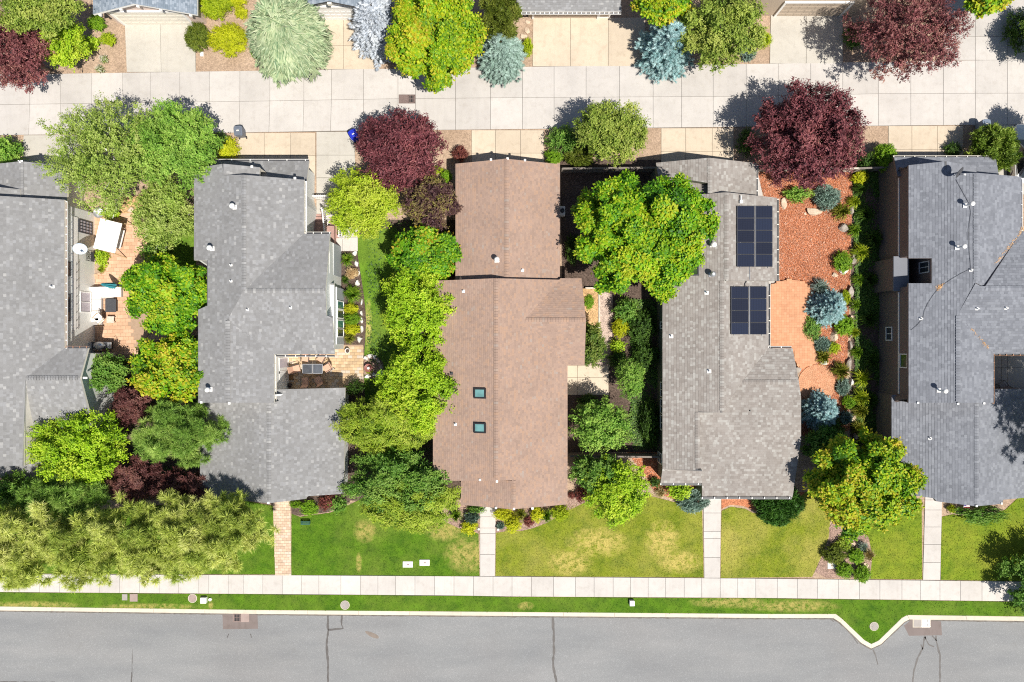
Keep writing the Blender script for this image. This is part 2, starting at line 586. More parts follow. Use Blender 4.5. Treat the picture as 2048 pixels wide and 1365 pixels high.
def boughs(rng, nb, r0, zlo=-.15, ragged=.22):
    """lobes strung along radiating boughs and their side shoots, in the unit ball"""
    C, R, B = [], [], []
    for b in range(nb):
        z = zlo + (1.0 - zlo)*((b + .5)/nb)**1.15
        a = b*2.39996 + rng.uniform(-.35, .35)
        q = math.sqrt(max(0, 1 - z*z*.96))
        d = np.array([q*cos(a), q*sin(a), z])
        side = np.array([-sin(a), cos(a), 0])
        L = 1.0 - rng.random()**1.5*ragged
        for i, t in enumerate((.38, .56, .72, .86, .97)):
            r = r0*(1.15 - .55*t)*rng.uniform(.8, 1.25)
            p = d*L*t + np.array([0, 0, -.06*t*t]) + rng.normal(size=3)*.035
            C.append(p); R.append(r); B.append(b)
            if t < .9:
                for s in (-1, 1):
                    if rng.random() < .75:
                        C.append(p + (side*s*rng.uniform(.10, .20) + d*.08)*(1.2 - .4*t) + rng.normal(size=3)*.03); R.append(r*rng.uniform(.6, .9)); B.append(b)
    C = np.array(C); R = np.array(R)
    n = np.linalg.norm(C, axis=1) + R*.6
    C = C/np.maximum(1, n/1.04)[:, None]
    return C, R, np.array(B)

def crown(kind, rx, ry, rz, seed, dens=7.0, K=26, rl=(.22, .36), scale=1.0, zmin=-.35, flat=.0, core=.35, up=.5, gap=0.0, tonevar=.12, nb=0, ragged=.22):
    """leafy crown about the origin: many shoots spread over a heap of boughs"""
    rng = np.random.default_rng(seed)
    if nb:
        C, R, B = boughs(rng, nb, (rl[0] + rl[1])/2, max(zmin, -.2), ragged)
        K = len(C)
        lobe_tone = rng.normal(size=K)*tonevar*.6 + rng.normal(size=nb)[B]*tonevar
    else:
        C, R = lobes(rng, K, rl, zmin)
        lobe_tone = rng.normal(size=K)*tonevar
    keep = rng.random(K) >= gap
    S = np.array([rx, ry, rz])
    area = (rx*ry + rx*rz + ry*rz)/3
    Ps, Ns, Ts = [], [], []
    for i in range(K):
        if not keep[i]: continue
        m = int(dens*4*PI*R[i]**2*area) + 3
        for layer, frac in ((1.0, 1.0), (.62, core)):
            k = int(m*frac)
            d = _unit(rng.normal(size=(k, 3)))
            d[:, 2] = np.where(d[:, 2] < -.45, -d[:, 2], d[:, 2])
            p = C[i] + d*R[i]*layer*rng.uniform(.80, 1.18, (k, 1))
            ok = np.ones(k, bool)
            if layer == 1.0:
                for j in range(K):
                    if j != i and keep[j]:
                        ok &= np.linalg.norm(p - C[j], axis=1) > R[j]*.78
            p = p[ok]; d = d[ok]
            Ps.append(p*S); Ns.append(_unit(d*.7 + _unit(p)*.5 + np.array([0, 0, up]) + rng.normal(size=p.shape)*.34))
            Ts.append(np.full(len(p), lobe_tone[i]) + rng.normal(size=len(p))*.07 - (0 if layer == 1.0 else .12))  # inner leaves get a lower tone: crown shade put into the colour
    P = np.concatenate(Ps); N = np.concatenate(Ns); T = np.concatenate(Ts)
    sc = scale*rng.uniform(.62, 1.42, len(P))
    flow = False
    if kind == 'strand':
        flow = _unit(P*np.array([1, 1, .0]) + np.array([0, 0, -1.2])*np.abs(P[:, :1]).max()*.2 + rng.normal(size=P.shape)*.5)
    V, F, TT = instance(kind, P, N, sc, rng, base_tone=T, flow=flow)
    return V, F, TT, C*S, R

def conifer(rx, ry, h, seed, levels=17, per=15, scale=1.0, blunt=.62, h0=.05):
    """spruce: whorls of boughs, each carrying flat sprays; base at z = 0"""
    rng = np.random.default_rng(seed)
    P, X, N, T = [], [], [], []
    for l in range(levels):
        t = (l + .5)/levels
        z = h*(h0 + (1-h0)*t)
        nb = max(4, int(per*(1.15 - .6*t)))
        a0 = rng.uniform(0, 6.28)
        for b in range(nb):
            a = a0 + 2*PI*b/nb + rng.uniform(-.25, .25)
            ln = (1 - t)**blunt*rng.uniform(.82, 1.06) + .05
            dx, dy = cos(a), sin(a)
            L = ln*math.hypot(rx*dx, ry*dy)
            tone = rng.normal()*.1
            ns = max(2, int(L/(.19*scale)))
            for s in range(ns):
                q = (s + .6)/ns
                zz = z - .12*L*q + .22*L*q*q
                c = np.array([dx*L*q, dy*L*q, zz])
                nside = 1 if q > .85 else 3
                for m in range(nside):
                    da = 0 if m == 0 else (.75 if m == 1 else -.75) + rng.uniform(-.25, .25)
                    wd = 0 if m == 0 else (1-q)*.35*L*rng.uniform(.3, 1)
                    e = a + da
                    pos = c + np.array([cos(e), sin(e), 0])*wd + rng.normal(size=3)*.03
                    P.append(pos); X.append([cos(e), sin(e), rng.uniform(-.05, .35)])
                    N.append([rng.normal()*.3 - cos(e)*.1, rng.normal()*.3 - sin(e)*.1, 1.0]); T.append(tone + rng.normal()*.1 + .12*(q-.5))
    P = np.array(P); N = _unit(np.array(N)); X = np.array(X)
    return instance('spruce', P, N, scale*rng.uniform(.85, 1.25, len(P)), rng, base_tone=np.array(T), flow=X)

def trunk_mb(h, r, tips, rng, lean=(0, 0)):
    mb = MB()
    top = Vector((lean[0], lean[1], h))
    pts = [Vector((0, 0, -.1)), Vector((rng.normal()*.05, rng.normal()*.05, h*.35)), top*.7 + Vector((0, 0, 0)), top]
    mb.lathe([(r*1.5, -.1), (r*1.12, .12), (r, .35)], (0, 0, 0), 8)
    mb.tube(pts, r, r*.35, 7)
    for i, t in enumerate(tips):
        t = Vector(t)
        f = rng.uniform(.35, .85)
        s = top*f
        mid = s.lerp(t, .5) + Vector((0, 0, -.08*(t - s).length))
        mb.tube([s, mid, t], r*.42, r*.12, 5, cap=False)
    return mb

KINDS = {}
def kind(name, tmpl, stops, trans=.4, bark=(.16, .12, .09), **kw):
    k = 1.0 if tmpl in ('spruce', 'strand') else (1.0 if tmpl == 'tuft' else .92)
    stops = [(p, tuple(c*k*(1 if p < .8 else .94) for c in col)) for p, col in stops]
    KINDS[name] = (tmpl, leaf_mat('leaf_' + name, stops, trans), kw, bark)
_BARK = {}
def bark_mat(c):
    if c not in _BARK: _BARK[c] = plain('bark_%d' % len(_BARK), c, .9, .25, 8, bump=.4)
    return _BARK[c]

# leaf colours, young growth at the high end
kind('lime_maple', 'rosette', [(0, (.03, .12, .006)), (.35, (.085, .27, .006)), (.65, (.23, .45, .008)), (.9, (.44, .57, .018)), (1, (.48, .53, .025))], trans=.3, dens=7.4, nb=26, rl=(0.122, 0.167), scale=1.1)
kind('yellow_maple', 'rosette', [(0, (.05, .15, .006)), (.35, (.15, .33, .007)), (.65, (.34, .49, .010)), (.9, (.52, .57, .018)), (1, (.54, .46, .025))], trans=.3, dens=7.4, nb=26, rl=(0.122, 0.167), scale=1.1)
kind('gold_maple', 'rosette', [(0, (.04, .14, .006)), (.35, (.13, .32, .007)), (.62, (.32, .49, .010)), (.88, (.54, .56, .022)), (1, (.58, .46, .04))], trans=.3, dens=7.4, nb=26, rl=(0.122, 0.167), scale=1.1)
kind('deep_maple', 'rosette', [(0, (.03, .11, .006)), (.4, (.085, .27, .008)), (.75, (.23, .45, .012)), (.96, (.42, .55, .022)), (1, (.46, .36, .03))], trans=.3, dens=7.4, nb=23, rl=(0.122, 0.182), scale=1.1)
kind('plum', 'fine', [(0, (.05, .016, .022)), (.4, (.125, .033, .043)), (.75, (.23, .065, .077)), (1, (.38, .14, .135))], trans=.2, dens=9, nb=34, rl=(0.106, 0.152), core=.35, tonevar=.08, scale=1.45, ragged=.1)
kind('red_plum', 'fine', [(0, (.07, .020, .026)), (.4, (.17, .050, .056)), (.75, (.30, .105, .105)), (1, (.44, .25, .19))], trans=.2, dens=10, nb=31, rl=(0.099, 0.137), core=.25, tonevar=.1, scale=1.15)
kind('bronze_plum', 'fine', [(0, (.045, .018, .024)), (.45, (.11, .048, .056)), (.75, (.19, .13, .06)), (1, (.32, .30, .06))], trans=.2, dens=12, nb=26, rl=(0.114, 0.160), tonevar=.16, scale=1.15)
kind('red_maple', 'lance', [(0, (.06, .018, .018)), (.5, (.16, .055, .052)), (1, (.34, .17, .13))], trans=.25, dens=10, nb=23, rl=(0.122, 0.167), scale=.8)
kind('birch', 'spray', [(0, (.13, .23, .03)), (.5, (.32, .45, .07)), (1, (.55, .63, .19))], trans=.3, dens=8.5, nb=33, rl=(0.099, 0.137), core=.10, gap=.16, bark=(.70, .68, .64), ragged=.35)
kind('green_tree', 'spray', [(0, (.07, .19, .022)), (.5, (.20, .40, .045)), (1, (.42, .60, .11))], trans=.3, dens=10.5, nb=26, rl=(0.114, 0.160), scale=1.1)
kind('lime_fine', 'spray', [(0, (.10, .25, .008)), (.5, (.34, .56, .014)), (1, (.62, .74, .06))], trans=.3, dens=10.5, nb=26, rl=(0.114, 0.160), scale=1.1)
kind('olive_fine', 'lance', [(0, (.12, .22, .012)), (.5, (.33, .46, .03)), (1, (.58, .63, .11))], trans=.3, dens=10, nb=26, rl=(0.114, 0.160), scale=.9)
kind('yellow_fine', 'spray', [(0, (.15, .27, .010)), (.5, (.40, .54, .02)), (1, (.62, .70, .08))], trans=.3, dens=12, nb=23, rl=(0.122, 0.175), ragged=.14, scale=1.05)
kind('olive_tree', 'spray', [(0, (.09, .17, .02)), (.5, (.25, .36, .045)), (1, (.50, .56, .12))], trans=.3, dens=10.5, nb=26, rl=(0.114, 0.167), scale=1.1)
kind('dark_green', 'spray', [(0, (.04, .12, .014)), (.5, (.12, .28, .03)), (1, (.30, .46, .08))], trans=.3, dens=10.5, nb=23, rl=(0.114, 0.167), scale=1.1)
kind('dark_leaf', 'spray', [(0, (.05, .11, .014)), (.5, (.13, .22, .028)), (1, (.30, .33, .07))], trans=.3, dens=10, nb=16, rl=(0.137, 0.198))
kind('juniper', 'fan', [(0, (.08, .16, .015)), (.5, (.22, .34, .04)), (1, (.46, .54, .11))], trans=.2, dens=11, nb=23, rl=(0.106, 0.152))
kind('dark_juniper', 'fan', [(0, (.07, .11, .01)), (.5, (.15, .20, .02)), (1, (.30, .33, .06))], trans=.2, dens=11, nb=21, rl=(0.122, 0.182))
kind('pine', 'tuft', [(0, (.24, .34, .05)), (.45, (.50, .58, .11)), (1, (.76, .78, .28))], trans=.25, dens=2.3, nb=29, rl=(0.091, 0.118), core=.12, gap=.24, scale=1.3, ragged=.4, tonevar=.15)
kind('green_pine', 'tuft', [(0, (.10, .22, .03)), (.5, (.25, .42, .07)), (1, (.50, .64, .16))], trans=.25, dens=2.7, nb=23, rl=(0.106, 0.144), core=.2, scale=1.1)
kind('weeping', 'strand', [(0, (.10, .18, .09)), (.4, (.28, .37, .20)), (.8, (.44, .51, .31)), (1, (.58, .62, .40))], trans=.15, dens=11, K=10, rl=(.60, .72), core=.15, scale=1.15, zmin=-.1, tonevar=.05)
kind('blue_spruce', 'spruce', [(0, (.05, .14, .15)), (.4, (.18, .34, .35)), (.75, (.36, .55, .57)), (1, (.54, .71, .73))], trans=.1)
kind('silver_spruce', 'spruce', [(0, (.14, .17, .21)), (.4, (.36, .41, .48)), (.75, (.58, .63, .71)), (1, (.74, .78, .84))], trans=.1)
kind('sage_spruce', 'spruce', [(0, (.08, .15, .12)), (.5, (.24, .36, .30)), (1, (.46, .61, .56))], trans=.1)
kind('ball_lime', 'fine', [(0, (.16, .28, .008)), (.5, (.38, .52, .012)), (1, (.62, .68, .03))], dens=34, K=22, rl=(.30, .42), scale=.8, tonevar=.05, zmin=-.2)
kind('ball_yellow', 'fine', [(0, (.28, .34, .008)), (.5, (.54, .60, .012)), (1, (.76, .74, .03))], dens=34, K=20, rl=(.30, .42), scale=.8, tonevar=.06, zmin=-.2)
kind('ball_green', 'fine', [(0, (.07, .18, .008)), (.5, (.19, .39, .014)), (1, (.36, .56, .03))], dens=34, K=22, rl=(.32, .42), scale=.8, tonevar=.05, zmin=-.2)
kind('ball_dark', 'fine', [(0, (.05, .09, .010)), (.5, (.13, .19, .018)), (1, (.26, .31, .03))], dens=34, K=22, rl=(.34, .44), scale=.8, tonevar=.04, zmin=-.2)
kind('dark_shrub', 'spray', [(0, (.025, .06, .010)), (.5, (.06, .14, .018)), (1, (.14, .26, .035))], dens=14, K=18, rl=(.28, .42), scale=.9)
kind('blue_shrub', 'fan', [(0, (.10, .17, .14)), (.5, (.24, .36, .30)), (1, (.46, .58, .50))], trans=.15, dens=24, K=16, rl=(.28, .42), scale=.8)
kind('red_shrub', 'fine', [(0, (.07, .018, .018)), (.5, (.20, .05, .045)), (1, (.34, .12, .08))], trans=.3, dens=26, K=16, rl=(.26, .4), scale=.8)
kind('cut_yew', 'fan', [(0, (.025, .075, .012)), (.5, (.06, .17, .022)), (1, (.13, .29, .04))], trans=.1, dens=24, K=24, rl=(.28, .40), scale=.9)
kind('white_flower', 'fine', [(0, (.12, .22, .03)), (.45, (.30, .38, .08)), (.6, (.62, .60, .52)), (1, (.80, .78, .74))], dens=26, K=12, rl=(.3, .42), scale=.7)
kind('straw_shrub', 'lance', [(0, (.34, .22, .10)), (.5, (.60, .42, .22)), (1, (.74, .60, .36))], trans=.3, dens=22, K=14, rl=(.3, .42), scale=.6)

def build_tree(name, kname, px, py, rx, ry, h, label, seed, cat='tree', group=None, rzf=None, sparse=1.0, **over):
    tmpl, mat, kw, bark = KINDS[kname]
    kw = dict(kw)
    if 'K' in over: kw.pop('nb', 0)
    kw.update(over)
    rng = np.random.default_rng(seed + 991)
    if tmpl == 'spruce':
        zc = h*.4
        X, Y = W(px, py, zc); RX, RY = PM(rx, h*.15), PM(ry, h*.15)
        root = thing(name, label, cat, (X, Y, 0), group=group)
        V, F, T = conifer(RX, RY, h, seed, **kw)
        link('crown', np_mesh('crown', V, F, T, mat), root)
        mb = MB().tube([(0, 0, -.1), (0, 0, h*.5), (0, 0, h*.97)], max(.06, h*.022), .02, 7)
        mb.build('trunk', bark_mat(bark), root)
        return root
    rz = (rzf*h) if rzf else min(.42*h, .8*min(PM(rx), PM(ry)) + .3)
    zc = h - rz
    X, Y = W(px, py, zc + .25*rz)
    RX, RY = PM(rx, zc + .25*rz), PM(ry, zc + .25*rz)
    if kw.get('nb'): RX, RY = max(RX - .12, RX*.85), max(RY - .12, RY*.85)
    root = thing(name, label, cat, (X, Y, 0), group=group)
    kw['dens'] = kw.get('dens', 8)*sparse
    V, F, T, C, R = crown(tmpl, RX, RY, rz, seed, **kw)
    V = V + np.array([0, 0, zc])
    V[:, 2] = np.maximum(V[:, 2], .06)
    link('crown', np_mesh('crown', V, F, T, mat), root)
    tips = [tuple(c*(1.02 if kname == 'birch' else .9) + np.array([0, 0, zc])) for c in C[rng.permutation(len(C))[:12 if kname != 'birch' else 40]]]
    trunk_mb(zc + .2*rz, max(.07, h*.022), tips, rng).build('trunk', bark_mat(bark), root)
    return root

_SHRUB = {}
def build_shrub(name, kname, px, py, rx, ry, h, label, seed=0, cat='shrub', group=None, z=0.0):
    """shrub on the ground: foliage and a short stem; alike shrubs share mesh data"""
    tmpl, mat, kw, bark = KINDS[kname]
    key = (kname, seed % 3, round(max(rx, ry)/9))
    X, Y = W(px, py, z + h*.5)
    RX, RY = PM(rx, h*.6), PM(ry, h*.6)
    rz = h*.56
    if key not in _SHRUB:
        r = (RX+RY)/2
        if tmpl == 'spruce':
            V, F, T = conifer(r, r, h, seed+3, levels=9, per=8, scale=.7)
            V = V/np.array([r, r, h]); 
        else:
            kw = dict(kw)
            if kw.pop('nb', 0): kw.update(K=20, rl=(.26, .38)); kw.pop('ragged', 0)
            V, F, T, C, R = crown(tmpl, r, r, rz, 17 + seed % 3, **kw)
            V = V/np.array([r, r, rz])
        _SHRUB[key] = (np_mesh('foliage', V, F, T, mat), None)
    root = thing(name, label, cat, (X, Y, z), group=group, rz=(seed*1.7) % 6.28)
    fo = link('foliage', _SHRUB[key][0], root)
    if tmpl == 'spruce':
        fo.scale = (RX, RY, h)
    else:
        fo.scale = (RX, RY, rz); fo.location = (0, 0, h - rz)
    if rx != ry: root.rotation_euler = (0, 0, 0)
    MB().tube([(0, 0, -.08), (0, 0, h*.5)], .05, .03, 5).build('stem', bark_mat((.16, .12, .09)), root)
    return root

_CLUMP = {}
def grass_clump(px, py, r, h, label, stops_key='green', seed=0, name='grass_clump', group=None, z=0.0, n=170):
    """ornamental grass: arching blades from one crown"""
    key = (stops_key, seed % 3)
    if key not in _CLUMP:
        rng = np.random.default_rng(40 + seed % 3)
        V, F, T = [], [], []
        for i in range(n):
            a = rng.uniform(0, 6.283); rr = rng.uniform(.25, 1.0)**.7; w = .055
            d = np.array([cos(a), sin(a), 0]); s = np.array([-sin(a), cos(a), 0])
            o = d*rng.uniform(0, .15)
            p1 = o + d*rr*.45 + np.array([0, 0, rng.uniform(.6, 1.0)]); p2 = d*rr + s*rng.normal()*.1 + np.array([0, 0, rng.uniform(.1, .6)])
            b = len(V); V.extend([o - s*w/2, o + s*w/2, p1 - s*w*.45, p1 + s*w*.45, p2])
            t = rng.uniform(0, 1); F.extend([(b, b+1, b+3), (b, b+3, b+2), (b+2, b+3, b+4)]); T.extend([t]*3)
        st = {'green': [(0, (.06, .15, .010)), (.6, (.18, .34, .018)), (1, (.36, .48, .05))],
              'lime': [(0, (.14, .22, .010)), (.6, (.36, .46, .02)), (1, (.60, .62, .06))],
              'olive': [(0, (.09, .13, .012)), (.6, (.22, .26, .02)), (1, (.46, .42, .08))],
              'blue': [(0, (.14, .21, .19)), (.6, (.34, .45, .42)), (1, (.62, .70, .64))],
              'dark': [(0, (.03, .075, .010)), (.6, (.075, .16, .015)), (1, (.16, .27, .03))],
              'straw': [(0, (.30, .24, .11)), (.6, (.55, .45, .22)), (1, (.72, .64, .40))]}[stops_key]
        _CLUMP[key] = np_mesh('grass_clump', np.array(V), np.array(F), np.array(T), leaf_mat('blade_' + stops_key + str(seed % 3), st, .35))
    X, Y = W(px, py, z + h*.3)
    R = PM(r)
    o = link(name, _CLUMP[key], None, (X, Y, z), (seed*2.1) % 6.28)
    o.scale = (R, R, h)
    return prop(o, label, 'grass clump', group, 'thing')

def boulder(px, py, rx, ry, h, label, c='stone', seed=0, rz=0.0, group=None, name='boulder', z=0.0):
    import bmesh
    bm = bmesh.new()
    bmesh.ops.create_icosphere(bm, subdivisions=2, radius=1)
    r = random.Random(seed*13 + 5)
    cuts = [(Vector((r.gauss(0, 1), r.gauss(0, 1), r.gauss(0, .7))).normalized(), r.uniform(.42, .75)) for _ in range(10)] + [(Vector((0, 0, 1)), .62)]
    for v in bm.verts:
        for n_, d in cuts:
            q = v.co.dot(n_)
            if q > d: v.co -= n_*(q - d)
        v.co *= 1 + r.uniform(-.04, .04)
    X, Y = W(px, py, z + h*.5)
    for v in bm.verts:
        v.co = Vector((v.co.x*PM(rx)*1.15, v.co.y*PM(ry)*1.15, (v.co.z*.75 + .25)*h))
    me = bpy.data.meshes.new('boulder'); bm.to_mesh(me); bm.free()
    me.materials.append(MAT[c])
    at = me.attributes.new("tone", 'FLOAT', 'FACE')
    o = link(name, me, None, (X, Y, z), rz)
    return prop(o, label, 'rock', group)

def rock_mat(name, c, c2):
    n = NT(name, .9, .2)
    col = n.ramp(n.noise(2.5, 5, .65), [(.3, c), (.7, c2)])
    col = n.mix(1.0, col, n.ramp(n.noise(16, 4, .7), [(.3, .72), (.7, 1.15)]), 'MULTIPLY')
    n.color(col).bump(n.noise(8, 5), .8, .06)
    return n.m
MAT['stone'] = rock_mat('grey_rock', (.24, .21, .18), (.45, .40, .35))
MAT['pinkstone'] = rock_mat('pink_sandstone', (.50, .38, .28), (.66, .53, .41))
MAT['palestone'] = rock_mat('pale_rock', (.60, .58, .54), (.78, .76, .72))

# ------------------------------------------------------------------ ground, street, pavements
def asphalt():
    n = NT('grey_asphalt', .9, .2)
    col = n.ramp(n.noise(.5, 5, .6, stretch=(.25, 1.0, 1)), [(.3, (.20, .205, .212)), (.5, (.228, .232, .236)), (.7, (.255, .256, .258))])
    col = n.mix(n.ramp(n.noise(.12, 3), [(.45, 0.0), (.75, .55)]), col, (.205, .20, .20))
    col = n.mix(1.0, col, n.ramp(n.noise(55, 2, .7), [(.25, .84), (.75, 1.12)]), 'MULTIPLY')
    sp_ = n.new("ShaderNodeSeparateColor"); n.L(n.voronoi(28), sp_.inputs[0])
    col = n.mix(1.0, col, n.ramp(sp_.outputs[0], [(0, .90), (.8, 1.0), (.93, 1.12), (1, 1.3)]), 'MULTIPLY')
    st = n.noise(.35, 5, .7)
    col = n.mix(n.ramp(st, [(.62, 0.0), (.72, .35)]), col, (.17, .165, .16))
    n.color(col).bump(n.noise(70, 2), .4, .01)
    return n.m
MAT['asphalt'] = asphalt()
MAT['patch'] = concrete('brownish_asphalt_patch', (.20, .165, .155), stain=.25)
MAT['seal'] = plain('crack_sealant', (.095, .088, .085), .6, .2, 5)
MAT['stain'] = plain('brown_road_stain', (.21, .175, .15), .9, .15, 3)

def structure(name, mb, mats, label, cat):
    return prop(mb.build(name, mats), label, cat, None, 'structure')

structure('ground', MB().prism([(-300, -300), (300, -300), (300, 300), (-300, 300)], -.5, -.25), MAT['soil'], 'bare brown ground under the whole street block', 'ground')

kerb_in = [(-3000, 1205), (-300, 1210), (0, 1213), (512, 1220), (1024, 1224), (1536, 1228), (1671, 1228), (1684, 1238), (1728, 1280), (1742, 1288), (1757, 1281), (1803, 1236), (1814, 1230), (2048, 1233), (2400, 1237), (5000, 1242)]
kerb_out = [(-3000, 1213), (-300, 1218), (0, 1221), (512, 1228), (1024, 1232), (1536, 1236), (1666, 1236), (1680, 1245), (1722, 1286), (1742, 1297), (1762, 1288), (1808, 1244), (1818, 1239), (2048, 1242), (2400, 1246), (5000, 1251)]
# block of yard soil that ends at the kerb
mb = MB().prism(PX(kerb_in) + [(300, 300), (-300, 300)], -.22, 0.0)
structure('yard_soil', mb, MAT['soil'], 'brown soil of the yards between alley and street', 'ground')
street = structure('street', MB().prism(PX(kerb_out) + [(150, -120), (-150, -120)], -.24, -.12), MAT['asphalt'], 'worn grey asphalt street along the bottom with sealed cracks', 'street')
kerb = bpy.data.objects.new('kerb', None); COL.objects.link(kerb)
prop(kerb, 'cream concrete kerb with a pointed bulge between grass and street', 'kerb', None, 'structure')
for i in range(len(kerb_in)-1):
    a, b, c, d = kerb_in[i], kerb_in[i+1], kerb_out[i+1], kerb_out[i]
    m = max(1, int(abs(b[0]-a[0])/95)) if -100 < a[0] < 2200 else 1
    for q in range(m):
        f0, f1 = q/m, (q+1)/m
        g = .012 if m > 1 else 0
        lp = lambda u, v, f: (u[0]+(v[0]-u[0])*f, u[1]+(v[1]-u[1])*f)
        pts = PX([lp(a, b, f0), lp(a, b, f1), lp(d, c, f1), lp(d, c, f0)])
        if g:
            pts[0] = (pts[0][0]+g, pts[0][1]); pts[3] = (pts[3][0]+g, pts[3][1])
        MB().prism(pts, -.24, .05, .025, tone=random.Random(i*31+q).uniform(.3, .9)).build('kerb_stone', MAT['kerb'], kerb)

# cracks, patches, drains belong to the street
def ribbon(pts, w, z, seed=1, mat='seal', name='crack_seal', parent=None, jit=.5):
    r = random.Random(seed); mb = MB()
    P = []
    for (x0, y0), (x1, y1) in zip(pts[:-1], pts[1:]):
        n = max(1, int(math.hypot(x1-x0, y1-y0)/6))
        for k in range(n): P.append((x0+(x1-x0)*k/n + r.uniform(-jit, jit), y0+(y1-y0)*k/n + r.uniform(-jit, jit)))
    P.append(pts[-1])
    vs = []
    for i, p in enumerate(P):
        a = P[max(0, i-1)]; b = P[min(len(P)-1, i+1)]
        dx, dy = b[0]-a[0], b[1]-a[1]; l = math.hypot(dx, dy) or 1
        ww = w*r.uniform(.6, 1.3)/2
        vs += [W3(p[0] - dy/l*ww, p[1] + dx/l*ww, z), W3(p[0] + dy/l*ww, p[1] - dx/l*ww, z)]
    mb.add(vs, [(2*i, 2*i+1, 2*i+3, 2*i+2) for i in range(len(P)-1)])
    return mb.build(name, MAT[mat], parent)
zs = -.116
for k, (pts, w) in enumerate([
    ([(656, 1231), (656, 1262), (653, 1290), (656, 1330), (655, 1450)], 4.2), ([(684, 1231), (683, 1250), (686, 1258), (657, 1260)], 3.2),
    ([(1105, 1233), (1107, 1262), (1108, 1300), (1106, 1330), (1113, 1366), (1120, 1450)], 4.5),
    ([(1850, 1272), (1846, 1296), (1836, 1315), (1828, 1340), (1822, 1400)], 3.6), ([(1842, 1290), (1846, 1300)], 2.5), ([(1850, 1274), (1858, 1290), (1868, 1294)], 2.6),
    ([(1872, 1272), (1874, 1290), (1880, 1310), (1880, 1366), (1882, 1430)], 3.6), ([(1864, 1272), (1873, 1282)], 2.2),
    ([(1746, 1300), (1752, 1314), (1756, 1330)], 2.6), ([(1660, 1238), (1668, 1244)], 2.2), ([(1702, 1268), (1716, 1288)], 2.4),
    ([(264, 1345), (262, 1372)], 2.6), ([(264, 1300), (264, 1345)], 1.0), ([(458, 1268), (454, 1276)], 1.6), ([(501, 1268), (503, 1276)], 1.6), ([(0, 1364), (110, 1365)], 1.6)]):
    ribbon(pts, w, zs, k+3, parent=street)
MB().sheet(PX([(445, 1229), (515, 1230), (516, 1258), (446, 1259)], -.12), -.1165).build('asphalt_patch', MAT['patch'], street)
MB().sheet(PX([(1808, 1252), (1822, 1240), (1882, 1243), (1884, 1271), (1818, 1272)], -.12), -.1165).build('asphalt_patch', MAT['patch'], street)
MB().sheet(smooth_poly(PX([(727, 1262), (742, 1264), (758, 1272), (757, 1279), (740, 1274)], -.12)), -.1165).build('stain', MAT['stain'], street)

MAT['gutterdirt'] = plain('gutter_dirt', (.15, .135, .12), .95, .3, 4)
ribbon([(p[0], p[1]+1.6) for p in kerb_out if -400 < p[0] < 2500], 3.0, -.1175, 77, 'gutterdirt', 'gutter_dirt', street, .35)
# alley, drives and walks: slabs with open joints
slab_rng = random.Random(5)
def slabs(parent, xs_t, xs_b, yt, yb, mat, z=.06, gap=.022, clip=None):
    """row of slabs; xs along the top and bottom edges, yt / yb give the edge heights at a photo x"""
    for i in range(len(xs_t)-1):
        q = [(xs_t[i], yt(xs_t[i])), (xs_t[i+1], yt(xs_t[i+1])), (xs_b[i+1], yb(xs_b[i+1])), (xs_b[i], yb(xs_b[i]))]
        p = inset(ccw(PX(q)), gap/2)
        MB().prism(p, -.1, z + slab_rng.uniform(-.003, .003), .012, tone=slab_rng.uniform(.2, 1)).build('slab', MAT[mat], parent)
def line(pts):
    return lambda x: float(np.interp(x, [p[0] for p in pts], [p[1] for p in pts]))
def paving(name, label, cat, outline, rows, mat, joint='joint', z=.06):
    """joint bed as the top-level sheet with each slab as a child"""
    o = structure(name, MB().prism(PX(outline), -.1, z - .045), MAT[joint], label, cat)
    for xs_t, xs_b, yt, yb in rows: slabs(o, xs_t, xs_b, yt, yb, mat, z)
    return o
cst = lambda y: (lambda x: y)

a_top = line([(-400, 153), (0, 150), (250, 146), (640, 140), (1065, 134), (1540, 128), (1886, 122), (2048, 120), (2500, 116)])
a_mid = line([(-400, 213), (0, 210), (512, 203), (800, 198), (1024, 196), (1536, 193), (1760, 188), (2048, 187), (2500, 184)])
a_bot = line([(-400, 273), (0, 271), (480, 266), (700, 262), (945, 260), (1320, 256), (1780, 252), (2048, 250), (2500, 247)])
xs = [-400, -330, -260, -190, -125, -62, 0, 60, 122, 184, 245, 301, 360, 419, 480, 540, 608, 663, 727, 796, 831, 911, 981, 1045, 1108, 1172, 1239, 1306, 1363, 1426, 1492, 1556, 1621, 1685, 1756, 1821, 1886, 1950, 2014, 2078, 2142, 2210, 2280, 2350, 2420, 2500]
xb = [x - (2 if x < 700 else 0) for x in xs]
alley = paving('alley', 'wide pale concrete alley of large slabs behind the houses', 'alley', [(-400, 153), (0, 150), (640, 140), (1065, 134), (1540, 128), (1886, 122), (2500, 116), (2500, 247), (2048, 250), (945, 260), (480, 266), (0, 271), (-400, 273)],
               [(xs, xs, a_top, a_mid), (xs, xb, a_mid, a_bot)], 'alley', z=.05)
def drive(label, xt, xbm, ys, mat, name='driveway'):
    """xt / xbm: joint positions along the far and near edge; ys: the rows' edges"""
    n = len(ys)-1
    rows = []
    for r in range(n):
        f0, f1 = (ys[r]-ys[0])/(ys[-1]-ys[0]), (ys[r+1]-ys[0])/(ys[-1]-ys[0])
        t = [a+(b-a)*f0 for a, b in zip(xt, xbm)]; bt = [a+(b-a)*f1 for a, b in zip(xt, xbm)]
        rows.append((t, bt, cst(ys[r]), cst(ys[r+1])))
    return paving(name, label, 'driveway', [(xt[0], ys[0]), (xt[-1], ys[0]), (xbm[-1], ys[-1]), (xbm[0], ys[-1])], rows, mat, z=.06)
drive('grey-beige driveway of two long slabs before the pink gabled garage', [250, 321, 391], [254, 323, 392], [47, 145], 'grey_conc')
